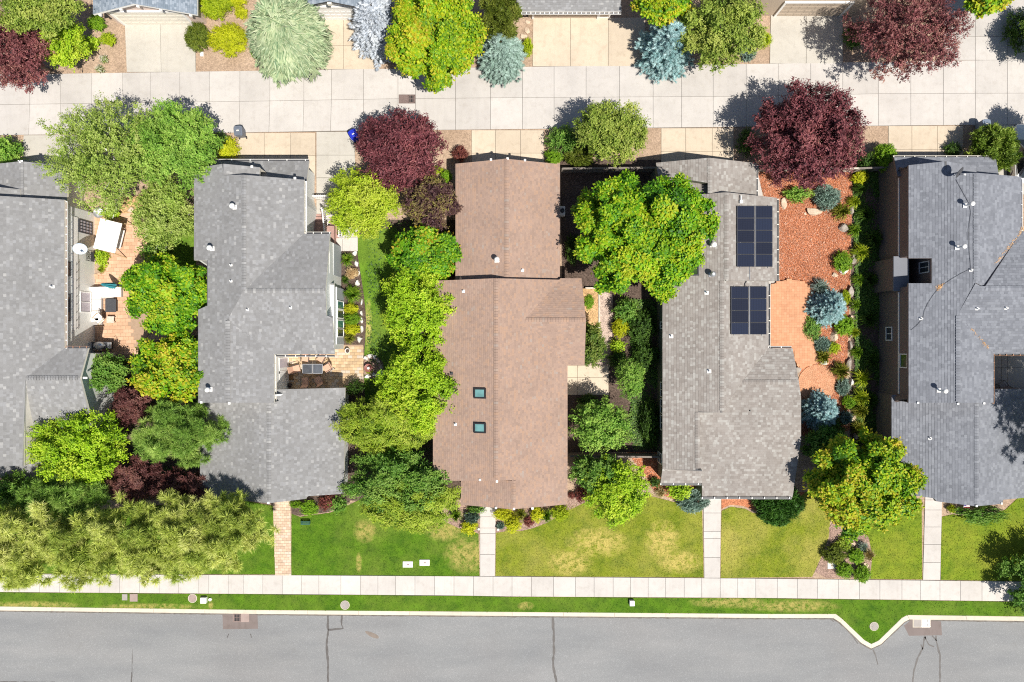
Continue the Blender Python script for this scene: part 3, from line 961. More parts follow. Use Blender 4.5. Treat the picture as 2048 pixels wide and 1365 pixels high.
drive('tan driveway beside the sage weeping spruce, before the white garage', [636, 687, 762], [630, 687, 760], [38, 92, 139.5], 'tan')
drive('tan three-slab driveway before the wide eaved garage, top centre', [1066, 1141, 1217, 1290], [1065, 1141, 1217, 1290], [36, 133.5], 'tan')
drive('beige two-slab driveway half shaded by the big red plum at top right', [1541, 1612, 1685], [1539, 1612, 1685], [31, 128], 'grey_conc')
drive('pale concrete drive at the top right corner beyond the red plum', [1886, 1950, 2014, 2090], [1886, 1950, 2014, 2090], [-30, 20, 74, 121], 'alley')
drive('tan three-slab driveway behind the second grey house, by the grey bin', [477, 529, 581, 631], [477, 529, 581, 631], [266.5, 312, 352], 'tan')
drive('narrow grey concrete walk between the second grey house and the lime tree', [633, 708], [633, 716], [264, 311, 356, 400, 440], 'grey_conc', 'side_walk')
drive('tan three-slab driveway behind the brown roofed house', [943, 991, 1041, 1088], [943, 991, 1041, 1088], [261, 307, 345], 'tan')
drive('tan driveway with one pale slab behind the house with solar panels', [1322, 1371, 1424, 1467], [1322, 1371, 1424, 1467], [257, 304, 345], 'tan')
drive('tan three-slab driveway behind the dark grey house at the right', [1776, 1823, 1874, 1925], [1776, 1823, 1874, 1925], [252.5, 300, 330], 'tan')
drive('pale driveway strip under the white car at the right edge', [1994, 2070, 2130], [1994, 2070, 2130], [250, 310, 390], 'grey_conc')
drive('short grey driveway at the left edge beside the birch', [48, 118, 190], [44, 116, 190], [271, 330], 'grey_conc')

w_top = line([(-400, 1146), (0, 1148), (540, 1150), (1024, 1153), (1536, 1157), (2048, 1163), (2500, 1168)])
w_bot = line([(-400, 1180), (0, 1184), (380, 1187), (900, 1191), (1024, 1193), (1536, 1196), (2048, 1203), (2500, 1208)])
wx = [-400, -360, -320, -280, -240, -200, -160, -120, -80, -40, 0, 40, 80, 120, 160, 200, 240, 280, 319, 358, 398, 418, 457, 487, 526, 565, 603, 638, 682, 721, 756, 791, 830, 869, 908, 947, 986, 1024, 1063, 1107, 1151, 1188, 1226, 1261, 1296, 1331, 1368, 1403, 1440, 1475, 1511, 1554, 1594, 1634, 1676, 1718, 1759, 1803, 1840, 1879, 1920, 1963, 2005, 2048, 2090, 2130, 2170, 2210, 2300, 2400, 2500]
paving('sidewalk', 'long pale concrete pavement of square slabs along the front lawns', 'sidewalk', [(-400, 1146), (0, 1148), (540, 1150), (1024, 1153), (1536, 1157), (2048, 1163), (2500, 1168), (2500, 1208), (2048, 1203), (1536, 1196), (1024, 1193), (380, 1187), (0, 1184), (-400, 1180)], [(wx, wx, w_top, w_bot)], 'walk', z=.065)
def path(label, left, right, ys, mat='walk'):
    rows = []
    for r in range(len(ys)-1):
        f0, f1 = (ys[r]-ys[0])/(ys[-1]-ys[0]), (ys[r+1]-ys[0])/(ys[-1]-ys[0])
        e = lambda p, f: p[0]+(p[1]-p[0])*f
        rows.append(([e(left, f0), e(right, f0)], [e(left, f1), e(right, f1)], cst(ys[r]), cst(ys[r+1])))
    return paving('front_path', label, 'path', [(left[0], ys[0]), (right[0], ys[0]), (right[1], ys[-1]), (left[1], ys[-1])], rows, mat, z=.06)
path('narrow concrete front path leading to the brown roofed house', (960, 960), (992, 990), [985, 1000, 1033.5, 1056, 1067, 1109, 1152.5])
path('concrete front path leading to the house with solar panels', (1406, 1408), (1442, 1440), [970, 1026, 1063, 1077, 1115, 1156])
path('concrete front path leading to the dark grey house at the right', (1850, 1845), (1884, 1880), [975, 1000, 1020, 1054, 1089, 1125, 1160])

def bed(name, label, cat, pts, mat, z=.012, smooth=0, kind='structure'):
    p = PX(pts)
    if smooth: p = smooth_poly(p, smooth)
    return prop(MB().prism(p, -.1, z).build(name, MAT[mat]), label, cat, None, kind)

# lawns
GREEN = ((.068, .150, .007), (.034, .095, .005), (.34, .29, .085))
OLIVE = ((.150, .19, .011), (.08, .13, .008), (.43, .35, .10))
def sp(px, py, rx, ry):
    x, y = W(px, py); return (x, y, rx/25., ry/25.)
MAT['lawn_a'] = lawn_mat('lush_lawn', *GREEN, .16, [sp(890, 1060, 46, 26), sp(935, 1110, 52, 40), sp(730, 1062, 26, 26), sp(718, 1125, 7, 22)])
MAT['lawn_b'] = lawn_mat('dry_lawn', *OLIVE, .30, [sp(1195, 1085, 70, 34), sp(1140, 1125, 50, 30), sp(1325, 1080, 40, 44), sp(1360, 1125, 50, 26)])
MAT['lawn_c'] = lawn_mat('straw_lawn', *OLIVE, .46, [])
MAT['lawn_d'] = lawn_mat('yellow_green_lawn', (.135, .20, .012), (.07, .135, .009), (.36, .31, .05), .30, [])
MAT['lawn_e'] = lawn_mat('verge_grass', *GREEN, .14, [sp(60, 1210, 110, 9), sp(300, 1213, 110, 7), sp(1052, 1212, 18, 10), sp(1460, 1205, 90, 13), sp(1580, 1212, 110, 14), sp(422, 1210, 6, 9)])
MAT['lawn_f'] = lawn_mat('side_lawn', (.095, .19, .014), (.055, .13, .009), (.42, .36, .12), .10, [sp(737, 650, 8, 60)])
LAWNS = []
def lawn(label, pts, mat, smooth=0, z=.03):
    p = PX(pts)
    if smooth: p = smooth_poly(p, smooth)
    LAWNS.append((p, mat, z))
    return prop(MB().prism(p, -.1, z).build('lawn', MAT[mat]), label, 'lawn', None, 'structure')
lawn('green lawn under the long row of pines at the left', [(-300, 960), (60, 975), (200, 1020), (480, 1000), (547, 1012), (550, 1149), (-300, 1146)], 'lawn_a')
lawn('lush green front lawn with two white box lids', [(583, 1028), (600, 1034), (660, 1026), (690, 1014), (740, 990), (820, 1000), (890, 1043), (920, 1057), (957, 1067), (959, 1152), (583, 1150)], 'lawn_a')
lawn('patchy yellowing front lawn between the two concrete paths', [(992, 1065), (1010, 1063), (1045, 1062), (1068, 1056), (1092, 1046), (1118, 1030), (1140, 1008), (1190, 1000), (1300, 992), (1345, 1004), (1370, 1007), (1404, 1012), (1407, 1155), (991, 1152)], 'lawn_b')
lawn('dry straw-coloured front lawn below the clipped dark hedge', [(1443, 1022), (1462, 1014), (1490, 1018), (1505, 1026), (1560, 1030), (1610, 985), (1640, 985), (1660, 1040), (1657, 1075), (1646, 1105), (1624, 1154), (1441, 1156)], 'lawn_c')
lawn('small green lawn under the golden maple beside the right path', [(1690, 1020), (1843, 1000), (1844, 1159), (1741, 1158), (1742, 1120), (1738, 1085)], 'lawn_d')
lawn('bright green lawn at the lower right corner with a dark tree shadow', [(1883, 1034), (1905, 1029), (1960, 1036), (2010, 1020), (2048, 985), (2400, 980), (2400, 1167), (1881, 1160)], 'lawn_d')
lawn('long strip of green grass side yard beside the second grey house', [(714, 470), (790, 455), (830, 520), (830, 720), (815, 930), (735, 930), (729, 770), (729, 706), (732, 640), (728, 590), (716, 520)], 'lawn_f')
lawn('rough pale green lawn behind the big maples left of the second house', [(288, 440), (392, 430), (392, 560), (285, 520)], 'lawn_f')
vt = [(x, w_bot(x)+1) for x in (-300, 0, 380, 900, 1024, 1536, 2048, 2400)]
lawn('narrow verge of green grass between pavement and kerb', vt + [p for p in kerb_in[::-1] if -301 < p[0] < 2401], 'lawn_e', z=.035)

# beds
bed('mulch_bed', 'wide bed of orange-red bark mulch beside the solar panels', 'mulch bed', [(1513, 345), (1706, 345), (1703, 430), (1700, 560), (1697, 640), (1693, 760), (1700, 860), (1640, 880), (1600, 870), (1600, 700), (1530, 700), (1530, 400)], 'redmulch', .02)
bed('mulch_bed', 'red bark mulch bed at the front corner of the solar panel house', 'mulch bed', [(1255, 905), (1325, 905), (1325, 962), (1405, 962), (1405, 1002), (1385, 1006), (1350, 1000), (1310, 985), (1290, 950)], 'redmulch', .024)
bed('mulch_bed', 'narrow red bark bed below the eave beside the dark hedge', 'mulch bed', [(1443, 985), (1620, 985), (1560, 1022), (1510, 1022), (1485, 1012), (1460, 1010), (1443, 1018)], 'redmulch', .024)
bed('mulch_bed', 'pinkish bark bed with round bushes in front of the golden maple', 'mulch bed', smooth_poly([(1655, 1050), (1690, 1040), (1735, 1065), (1744, 1110), (1740, 1158), (1622, 1156), (1650, 1105), (1662, 1075)], 1), 'pinksoil', .034)
bed('mulch_bed', 'dark brown bed below the brown roofed house with yellow bushes', 'mulch bed', [(890, 1000), (1190, 985), (1180, 1000), (1135, 1022), (1092, 1047), (1068, 1056), (1045, 1062), (1010, 1063), (993, 1066), (959, 1068), (920, 1058), (893, 1045)], 'pinksoil', .032)
bed('mulch_bed', 'black mulch bed beside the tan paver path', 'mulch bed', [(582, 990), (700, 970), (700, 1005), (660, 1024), (600, 1032), (583, 1028)], 'darksoil', .033)
bed('mulch_bed', 'dark narrow bed of grasses and white stones along the side lawn', 'mulch bed', [(680, 497), (714, 500), (728, 590), (733, 640), (729, 706), (727, 692), (680, 692)], 'darksoil', .034)
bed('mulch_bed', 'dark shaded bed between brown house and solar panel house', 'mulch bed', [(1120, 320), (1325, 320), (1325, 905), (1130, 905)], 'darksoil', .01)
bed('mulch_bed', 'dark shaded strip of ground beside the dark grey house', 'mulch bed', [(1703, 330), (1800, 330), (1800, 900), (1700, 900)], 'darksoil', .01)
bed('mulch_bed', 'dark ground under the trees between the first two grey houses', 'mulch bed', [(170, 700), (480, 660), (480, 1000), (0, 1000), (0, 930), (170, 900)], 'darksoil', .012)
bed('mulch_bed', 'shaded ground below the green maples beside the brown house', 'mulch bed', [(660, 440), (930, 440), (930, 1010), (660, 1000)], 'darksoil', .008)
bed('gravel_path', 'pinkish gravel side path between brown house and lime shrubs', 'path', [(1196, 580), (1226, 590), (1224, 690), (1220, 735), (1172, 735), (1180, 670), (1200, 640)], 'gravel', .035)
bed('gravel_bed', 'pale rocky bed at the foot of the birch by the patio', 'bed', [(240, 395), (300, 390), (292, 443), (240, 440)], 'strawsoil', .02)
bed('concrete_strip', 'pale concrete strip below the eave beside the red bark', 'path', [(1513, 343), (1517, 352), (1525, 392), (1512, 392)], 'alley', .04)
bed('concrete_strip', 'thin pale concrete strip between solar roof and brick patio', 'path', [(1530, 545), (1552, 545), (1562, 566), (1530, 572)], 'alley', .045)

# pavers: each its own piece where they can be told apart
PAVE = {}
MAT['warmjoint'] = plain('sandy_joint', (.34, .24, .17), .95, .1)
def clip_poly(sub, conv):
    conv = ccw(conv); out = list(sub)
    for i in range(len(conv)):
        a, b = conv[i], conv[(i+1) % len(conv)]
        side = lambda p: (b[0]-a[0])*(p[1]-a[1]) - (b[1]-a[1])*(p[0]-a[0])
        inp, out = out, []
        for k in range(len(inp)):
            p, q = inp[k-1], inp[k]
            sp_, sq = side(p), side(q)
            if sq >= 0:
                if sp_ < 0: t = sp_/(sp_-sq); out.append((p[0]+(q[0]-p[0])*t, p[1]+(q[1]-p[1])*t))
                out.append(q)
            elif sp_ >= 0: t = sp_/(sp_-sq); out.append((p[0]+(q[0]-p[0])*t, p[1]+(q[1]-p[1])*t))
    return out
def pavers(parent, pts, bw, bh, rot, mats, z, gap=.012, seed=2, each=True, bond=.5, thick=.07, clip=False):
    poly = PX(pts); r = np.random.default_rng(seed)
    cx = sum(p[0] for p in poly)/len(poly); cy = sum(p[1] for p in poly)/len(poly)
    R = max(math.hypot(p[0]-cx, p[1]-cy) for p in poly) + 1
    ca, sa = cos(rot), sin(rot)
    mb = MB(); n = 0
    j = -int(R/bh)
    while j*bh < R:
        i = -int(R/bw) - 1
        while i*bw < R:
            u, v = (i + bond*(j % 2))*bw, j*bh
            x, y = cx + u*ca - v*sa, cy + u*sa + v*ca
            i += 1
            if clip:
                q = clip_poly([(x + (a*ca - b*sa), y + (a*sa + b*ca)) for a, b in ((-bw/2+gap/2, -bh/2+gap/2), (bw/2-gap/2, -bh/2+gap/2), (bw/2-gap/2, bh/2-gap/2), (-bw/2+gap/2, bh/2-gap/2))], poly)
                if len(q) < 3: continue
                if abs(sum(q[m-1][0]*q[m][1] - q[m][0]*q[m-1][1] for m in range(len(q))))/2 < bw*bh*.9*(1-2*gap/bh):
                    if n < 300:
                        pm = MB().prism(q, z-thick, z, 0, tone=float(r.uniform(0, 1))); pm.build('paver', mats, parent); n += 1
                    continue
            c4 = np.array([[x + (a*ca - b*sa), y + (a*sa + b*ca)] for a, b in ((-bw/2, -bh/2), (bw/2, -bh/2), (bw/2, bh/2), (-bw/2, bh/2), (0, 0))])
            ok = in_poly(c4, poly)
            if not ok[4] or ok.sum() < 3: continue
            t = float(r.uniform(0, 1)); dz = float(r.uniform(-.006, .006))
            if each and n < 300:
                key = (bw, bh, int(t*5), id(mats))
                if key not in PAVE:
                    PAVE[key] = MB().rbox((0, 0, -thick/2), (bw-gap, bh-gap, thick), .012, 0, tone=(int(t*5)+.5)/5).mesh('paver', mats)
                link('paver', PAVE[key], parent, (x, y, z + dz), rot + float(r.normal()*.012))
            else:
                mb.rbox((x, y, z + dz*.3 - thick/2), (bw-gap, bh-gap, thick), .003, rot, tone=t)
            n += 1
        j += 1
    if mb.v: prop(mb.build('paver_field', mats, parent), kind='stuff')
    return n
def paver_mat(name, stops):
    n = NT(name, .9, .2)
    col = n.ramp(n.attr(), stops)
    col = n.mix(1.0, col, n.ramp(n.noise(1.2, 4), [(.3, .88), (.7, 1.08)]), 'MULTIPLY')
    col = n.mix(1.0, col, n.ramp(n.noise(35, 2), [(.25, .88), (.75, 1.1)]), 'MULTIPLY')
    n.color(col).bump(n.noise(40, 2), .2, .01)
    return n.m
MAT['orange_paver'] = paver_mat('orange_paver', [(0, (.50, .31, .20)), (.5, (.56, .36, .24)), (1, (.60, .40, .28))])
MAT['tan_paver'] = paver_mat('tan_paver', [(0, (.42, .31, .20)), (.35, (.52, .37, .22)), (.7, (.58, .44, .29)), (1, (.48, .44, .39))])
MAT['brick'] = paver_mat('brick_paver', [(0, (.51, .255, .145)), (.5, (.55, .28, .16)), (1, (.58, .31, .185))])
MAT['path_paver'] = paver_mat('path_paver', [(0, (.46, .34, .25)), (.4, (.56, .42, .31)), (.75, (.60, .48, .36)), (1, (.54, .45, .38))])

patio1 = bed('patio', 'orange paver patio with white sofas left of the golden maples', 'patio', [(150, 428), (292, 428), (292, 500), (285, 560), (300, 660), (280, 715), (150, 715)], 'warmjoint', .045)
pavers(patio1, [(188, 430), (292, 430), (292, 500), (262, 560), (262, 660), (280, 712), (152, 712), (152, 655), (188, 655)], .42, .29, .02, MAT['orange_paver'], .07)
patio2 = bed('patio', 'tan paver patio with the dining table behind the second grey house', 'patio', [(548, 690), (727, 690), (727, 786), (548, 786)], 'warmjoint', .045)
pavers(patio2, [(548, 690), (727, 690), (727, 786), (548, 786)], .36, .24, 0, MAT['tan_paver'], .07, seed=4, clip=True)
walk2 = bed('front_path', 'tan paver front path from the second grey house', 'path', [(546, 995), (581, 995), (583, 1151), (551, 1151)], 'warmjoint', .04)
pavers(walk2, [(546, 995), (581, 995), (583, 1151), (551, 1151)], .33, .22, 0, MAT['path_paver'], .062, seed=6, clip=True)
patio3_pts = [(1520, 573), (1540, 571), (1556, 564), (1575, 560), (1597, 562), (1610, 568), (1618, 578), (1620, 592), (1616, 620), (1615, 650), (1620, 672), (1628, 690), (1630, 706), (1632, 727), (1614, 732), (1604, 737), (1595, 736), (1588, 720), (1584, 700), (1520, 700)]
patio3 = bed('patio', 'raised orange brick patio with curved edges beside the solar roof', 'patio', patio3_pts, 'brick', .20)
pavers(patio3, patio3_pts, .205, .205, 0, MAT['brick'], .24, gap=.003, seed=8, each=False, bond=0, thick=.05)
cxy = W(1633, 768)
patio4 = prop(MB().lathe([(1.52, -.1), (1.52, .045)], (cxy[0], cxy[1], 0), 48, smooth=False).build('round_patio', MAT['warmjoint']), 'round orange brick patio of concentric rings above a blue spruce', 'patio', None, 'structure')
mb = MB(); rr = random.Random(4)
for k in range(10):
    r0, r1 = .03 + k*.148, .03 + (k+1)*.148 - .007
    n = max(4, int(2*PI*r1/.155))
    for i in range(n):
        a0, a1 = 2*PI*i/n + (k % 2)*.1, 2*PI*(i+1)/n + (k % 2)*.1 - .013/r1
        mb.prism([(cxy[0]+r0*cos(a0), cxy[1]+r0*sin(a0)), (cxy[0]+r1*cos(a0), cxy[1]+r1*sin(a0)), (cxy[0]+r1*cos(a1), cxy[1]+r1*sin(a1)), (cxy[0]+r0*cos(a1), cxy[1]+r0*sin(a1))], .03, .068 + rr.uniform(-.004, .004), 0, tone=rr.random())
prop(mb.build('ring_paver_field', MAT['brick'], patio4), kind='stuff')
side = paving('side_landing', 'pale concrete landing of four slabs below the brown roof edge', 'landing', [(1120, 728), (1218, 728), (1218, 791), (1120, 791)],
       [([1120, 1155, 1217], [1120, 1155, 1217], cst(731), cst(755)), ([1120, 1155, 1217], [1120, 1155, 1217], cst(755), cst(790.5))], 'tan', z=.07)
land2 = paving('side_landing', 'pale concrete landing at the foot of the red-brown steps', 'landing', [(655, 395), (716, 395), (716, 503), (655, 503)],
       [([655, 685, 716], [655, 685, 716], cst(475), cst(503)), ([655, 685, 716], [655, 685, 716], cst(440), cst(475)), ([640, 716], [640, 716], cst(396), cst(440))], 'walk', z=.075)
pat5 = paving('patio', 'grey slab patio in tree shade at the right edge', 'patio', [(1985, 705), (2130, 705), (2130, 790), (1985, 790)],
       [([1985, 2002, 2014, 2070, 2130], [1985, 2002, 2014, 2070, 2130], cst(705), cst(736)), ([1985, 2002, 2014, 2070, 2130], [1985, 2002, 2014, 2070, 2130], cst(736), cst(790))], 'grey_conc', z=.07)

# loose bark and grass blades
def scatter(poly, n, seed):
    r = np.random.default_rng(seed)
    a = np.array(poly); lo, hi = a.min(0), a.max(0)
    P = r.uniform(lo, hi, (n, 2))
    return P[in_poly(P, poly)], r
def chips(name, label, pts, n, seed, mat='chips', z=.028, size=(.05, .11)):
    P, r = scatter(PX(pts), n, seed)
    m = len(P); a = r.uniform(0, 6.28, m); L = r.uniform(*size, m)/2; w = L*r.uniform(.25, .5, m)
    c, s = np.cos(a), np.sin(a)
    tz = r.uniform(-.03, .03, (m, 2))
    V = np.zeros((m, 4, 3))
    for k, (u, v) in enumerate(((-1, -1), (1, -1), (1, 1), (-1, 1))):
        V[:, k, 0] = P[:, 0] + u*L*c - v*w*s; V[:, k, 1] = P[:, 1] + u*L*s + v*w*c
        V[:, k, 2] = z + .03 + u*tz[:, 0] + v*tz[:, 1]*.5
    F = np.arange(m*4).reshape(m, 4)
    o = link(name, np_mesh(name, V.reshape(-1, 3), F, r.uniform(0, 1, m), MAT[mat]))
    return prop(o, label, 'mulch', None, 'stuff')
chips('bark_mulch', 'loose orange-red bark pieces strewn over the side bed', [(1513, 345), (1706, 345), (1703, 430), (1700, 560), (1697, 640), (1693, 760), (1700, 860), (1640, 880), (1600, 870), (1630, 740), (1622, 680), (1620, 590), (1606, 566), (1565, 562), (1530, 560), (1530, 400)], 42000, 3)
chips('bark_mulch', 'loose red bark pieces in the front corner beds', [(1255, 905), (1325, 905), (1325, 962), (1405, 962), (1405, 1002), (1350, 1000), (1310, 985)], 5000, 4)
def ground_cover(label, pts, n, seed, stops, h=(.03, .3), size=(.08, .16)):
    P, r = scatter(PX(pts), n, seed)
    f = np.sin(P[:, 0]*2.1 + 1.3*np.sin(P[:, 1]*1.7)) + np.sin(P[:, 1]*1.3 + P[:, 0]) + r.normal(size=len(P))*.6
    P = P[f > -.3]; f = f[f > -.3]; m = len(P)
    z = r.uniform(0, 1, m)**.8*(h[0] + (h[1]-h[0])*np.clip(f/2, .1, 1)) + .03
    a = r.uniform(0, 6.28, m); L = r.uniform(*size, m); w = L*.35
    c, s = np.cos(a), np.sin(a); V = np.zeros((m, 4, 3)); tl = r.uniform(-.4, .5, m)
    for k, (u, v) in enumerate(((0, 0), (.5, 1), (1, 0), (.5, -1))):
        V[:, k, 0] = P[:, 0] + u*L*c - v*w*s; V[:, k, 1] = P[:, 1] + u*L*s + v*w*c; V[:, k, 2] = z + u*L*tl
    V[:, :, 2] = np.maximum(V[:, :, 2], .02)
    o = link('ground_cover', np_mesh('ground_cover', V.reshape(-1, 3), np.arange(m*4).reshape(m, 4), r.uniform(0, 1, m), leaf_mat('cover_%d' % seed, stops, .25)))
    return prop(o, label, 'ground cover', None, 'stuff')
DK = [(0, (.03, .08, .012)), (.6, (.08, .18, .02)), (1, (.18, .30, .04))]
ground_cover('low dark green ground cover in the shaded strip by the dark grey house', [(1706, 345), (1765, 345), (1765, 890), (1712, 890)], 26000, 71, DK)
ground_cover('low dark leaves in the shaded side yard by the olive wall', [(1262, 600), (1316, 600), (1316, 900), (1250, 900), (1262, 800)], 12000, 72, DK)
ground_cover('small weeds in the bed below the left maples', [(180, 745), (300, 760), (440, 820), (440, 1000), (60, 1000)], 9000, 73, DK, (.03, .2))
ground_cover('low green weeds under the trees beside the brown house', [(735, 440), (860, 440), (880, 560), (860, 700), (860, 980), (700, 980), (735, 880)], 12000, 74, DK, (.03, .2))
def blades(label, poly, mat, z, n, seed):
    P, r = scatter(poly, n, seed)
    m = len(P); a = r.uniform(0, 6.28, m); h = r.uniform(.03, .06, m); w = r.uniform(.02, .04, m)
    V = np.zeros((m, 3, 3)); c, s = np.cos(a), np.sin(a)
    V[:, 0] = np.stack([P[:, 0]-s*w, P[:, 1]+c*w, np.full(m, z)], 1); V[:, 1] = np.stack([P[:, 0]+s*w, P[:, 1]-c*w, np.full(m, z)], 1)
    ln = r.uniform(.02, .10, m)
    V[:, 2] = np.stack([P[:, 0]+c*ln, P[:, 1]+s*ln, z+h], 1)
    o = link('lawn_grass', np_mesh('lawn_grass', V.reshape(-1, 3), np.arange(m*3).reshape(m, 3), r.uniform(0, 1, m), MAT[mat]))
    return prop(o, label, 'grass', None, 'stuff')
for i, (p, mat, z) in enumerate(LAWNS):
    a = np.array(p); a[:, 0] = np.clip(a[:, 0], -46, 46)
    ext = (a.max(0)-a.min(0)).prod()
    blades(['grass blades under the pines', 'grass blades of the lush lawn with box lids', 'grass blades of the patchy lawn between two paths', 'grass blades of the dry lawn below the hedge', 'grass blades below the golden maple',
            'grass blades of the lower right lawn', 'grass blades of the long side lawn', 'grass blades beside the left patio', 'grass blades of the verge along the kerb'][i], [tuple(q) for q in a], mat, z, int(min(14000, ext*70)), 50+i)

# ------------------------------------------------------------------ houses
class Plane:
    """roof plane: falls towards L, R, N or S from the line `ref` (world x or y) where its height is z0"""
    def __init__(self, d, ref, z0, s=.28):
        self.d, self.ref, self.z0, self.s = d, ref, z0, s
    def z(self, x, y):
        return self.z0 - self.s*{'L': self.ref - x, 'R': x - self.ref, 'N': y - self.ref, 'S': self.ref - y}[self.d]
    def at(self, px, py):
        u, v = (px-1024.)/FPX, (682.5-py)/FPX
        s, r, z0 = self.s, self.ref, self.z0
        if self.d == 'L': t = (CAMH - z0 + s*r)/(1 + s*u)
        elif self.d == 'R': t = (CAMH - z0 - s*r)/(1 - s*u)
        elif self.d == 'N': t = (CAMH - z0 - s*r)/(1 - s*v)
        else: t = (CAMH - z0 + s*r)/(1 + s*v)
        return (u*t, v*t, CAMH - t)
    def ab(self, x, y):
        return {'L': (y, -x), 'R': (y, x), 'N': (x, y), 'S': (x, -y)}[self.d]
    def xy(self, a, b):
        return {'L': (-b, a), 'R': (b, a), 'N': (a, b), 'S': (a, -b)}[self.d]
    def normal(self):
        s = self.s
        v = {'L': (-s, 0, 1), 'R': (s, 0, 1), 'N': (0, s, 1), 'S': (0, -s, 1)}[self.d]
        return Vector(v).normalized()

def PP(d, p, z0, s=None):
    """plane with its ridge seen at photo coordinate p (x for L/R, y for N/S) and height z0"""
    if s is None: s = .34 if d in "NS" else .28
    return Plane(d, W(p, 0, z0)[0] if d in 'LR' else W(0, p, z0)[1], z0, s)

def match(d, py, z0, other, p):
    """N or S plane with its ridge at photo height py, sloped to meet the plane `other` at photo point p"""
    q = other.at(*p); r = W(0, py, z0)[1]
    return Plane(d, r, z0, (z0 - q[2])/abs(q[1] - r))

def _intervals(poly, b):
    xs = []
    n = len(poly)
    for i in range(n):
        a0, b0 = poly[i]; a1, b1 = poly[(i+1) % n]
        if (b0 > b) != (b1 > b): xs.append(a0 + (b-b0)*(a1-a0)/(b1-b0))
    xs.sort()
    return [(xs[i], xs[i+1]) for i in range(0, len(xs)-1, 2)]

def shingle_arrays(pieces, seed, course=.145, lens=(.12, .30), bias=0.0, gap=.002):
    r = random.Random(seed)
    V, F, T = [], [], []
    for pl, pts in pieces:
        poly = [pl.ab(x, y) for x, y, z in pts]
        bs = [p[1] for p in poly]
        b = min(bs) + .001
        while b < max(bs) - .01:
            b1 = min(b + course, max(bs) - .001)
            i0, i1 = _intervals(poly, b + .002), _intervals(poly, b1 - .002)
            if len(i0) != len(i1):
                i0 = i1 = _intervals(poly, (b + b1)/2)
            for (l0, r0), (l1, r1) in zip(i0, i1):
                a = min(l0, l1) - r.uniform(0, .3); end = max(r0, r1)
                while a < end:
                    a2 = a + r.uniform(*lens)
                    q = [min(max(a, l0), r0), min(max(a2, l0), r0), min(max(a2, l1), r1), min(max(a, l1), r1)]
                    if q[1]-q[0] > .01 or q[2]-q[3] > .01:
                        k = len(V); hi = r.choice((.005, .007, .010))*(2.2 if gap > 0 else .7)
                        bb = (b + gap, b + gap, b1, b1)
                        for aa, bv, off in zip(q, bb, (.004, .004, hi, hi)):
                            x, y = pl.xy(aa, bv); V.append((x, y, pl.z(x, y) + off))
                        for aa in (q[2], q[3]):
                            x, y = pl.xy(aa, b1); V.append((x, y, pl.z(x, y) + .001))
                        F.append((k, k+1, k+2, k+3)); F.append((k+3, k+2, k+4, k+5))
                        t = min(1, max(0, r.betavariate(1.6, 1.6) + bias)); T += [t, t*.6]
                    a = a2
            b += course
    return np.array(V), np.array(F), np.array(T)

def ridge_caps(V, F, T, a, b, half=.17, step=.2, seed=1, drop=.34):
    """cap shingles folded over the ridge from a to b (world points)"""
    r = random.Random(seed)
    a, b = Vector(a), Vector(b)
    L = (b-a).length; d = (b-a)/L
    s = Vector((-d.y, d.x, 0)).normalized()
    V, F, T = list(map(tuple, V)), list(map(tuple, F)), list(T)
    for i in range(int(L/step)):
        p0 = a + d*(i*step); p1 = a + d*(i*step + step - .012)
        k = len(V)
        for p, o in ((p0, .045), (p1, .062)):
            for w in (-half, 0, half): V.append(tuple(p + s*w + Vector((0, 0, o - abs(w)*drop + .01))))
        t = r.uniform(.15, 1)
        F += [(k, k+1, k+4, k+3), (k+1, k+2, k+5, k+4)]; T += [t, t]
    return np.array(V), np.array(F), np.array(T)

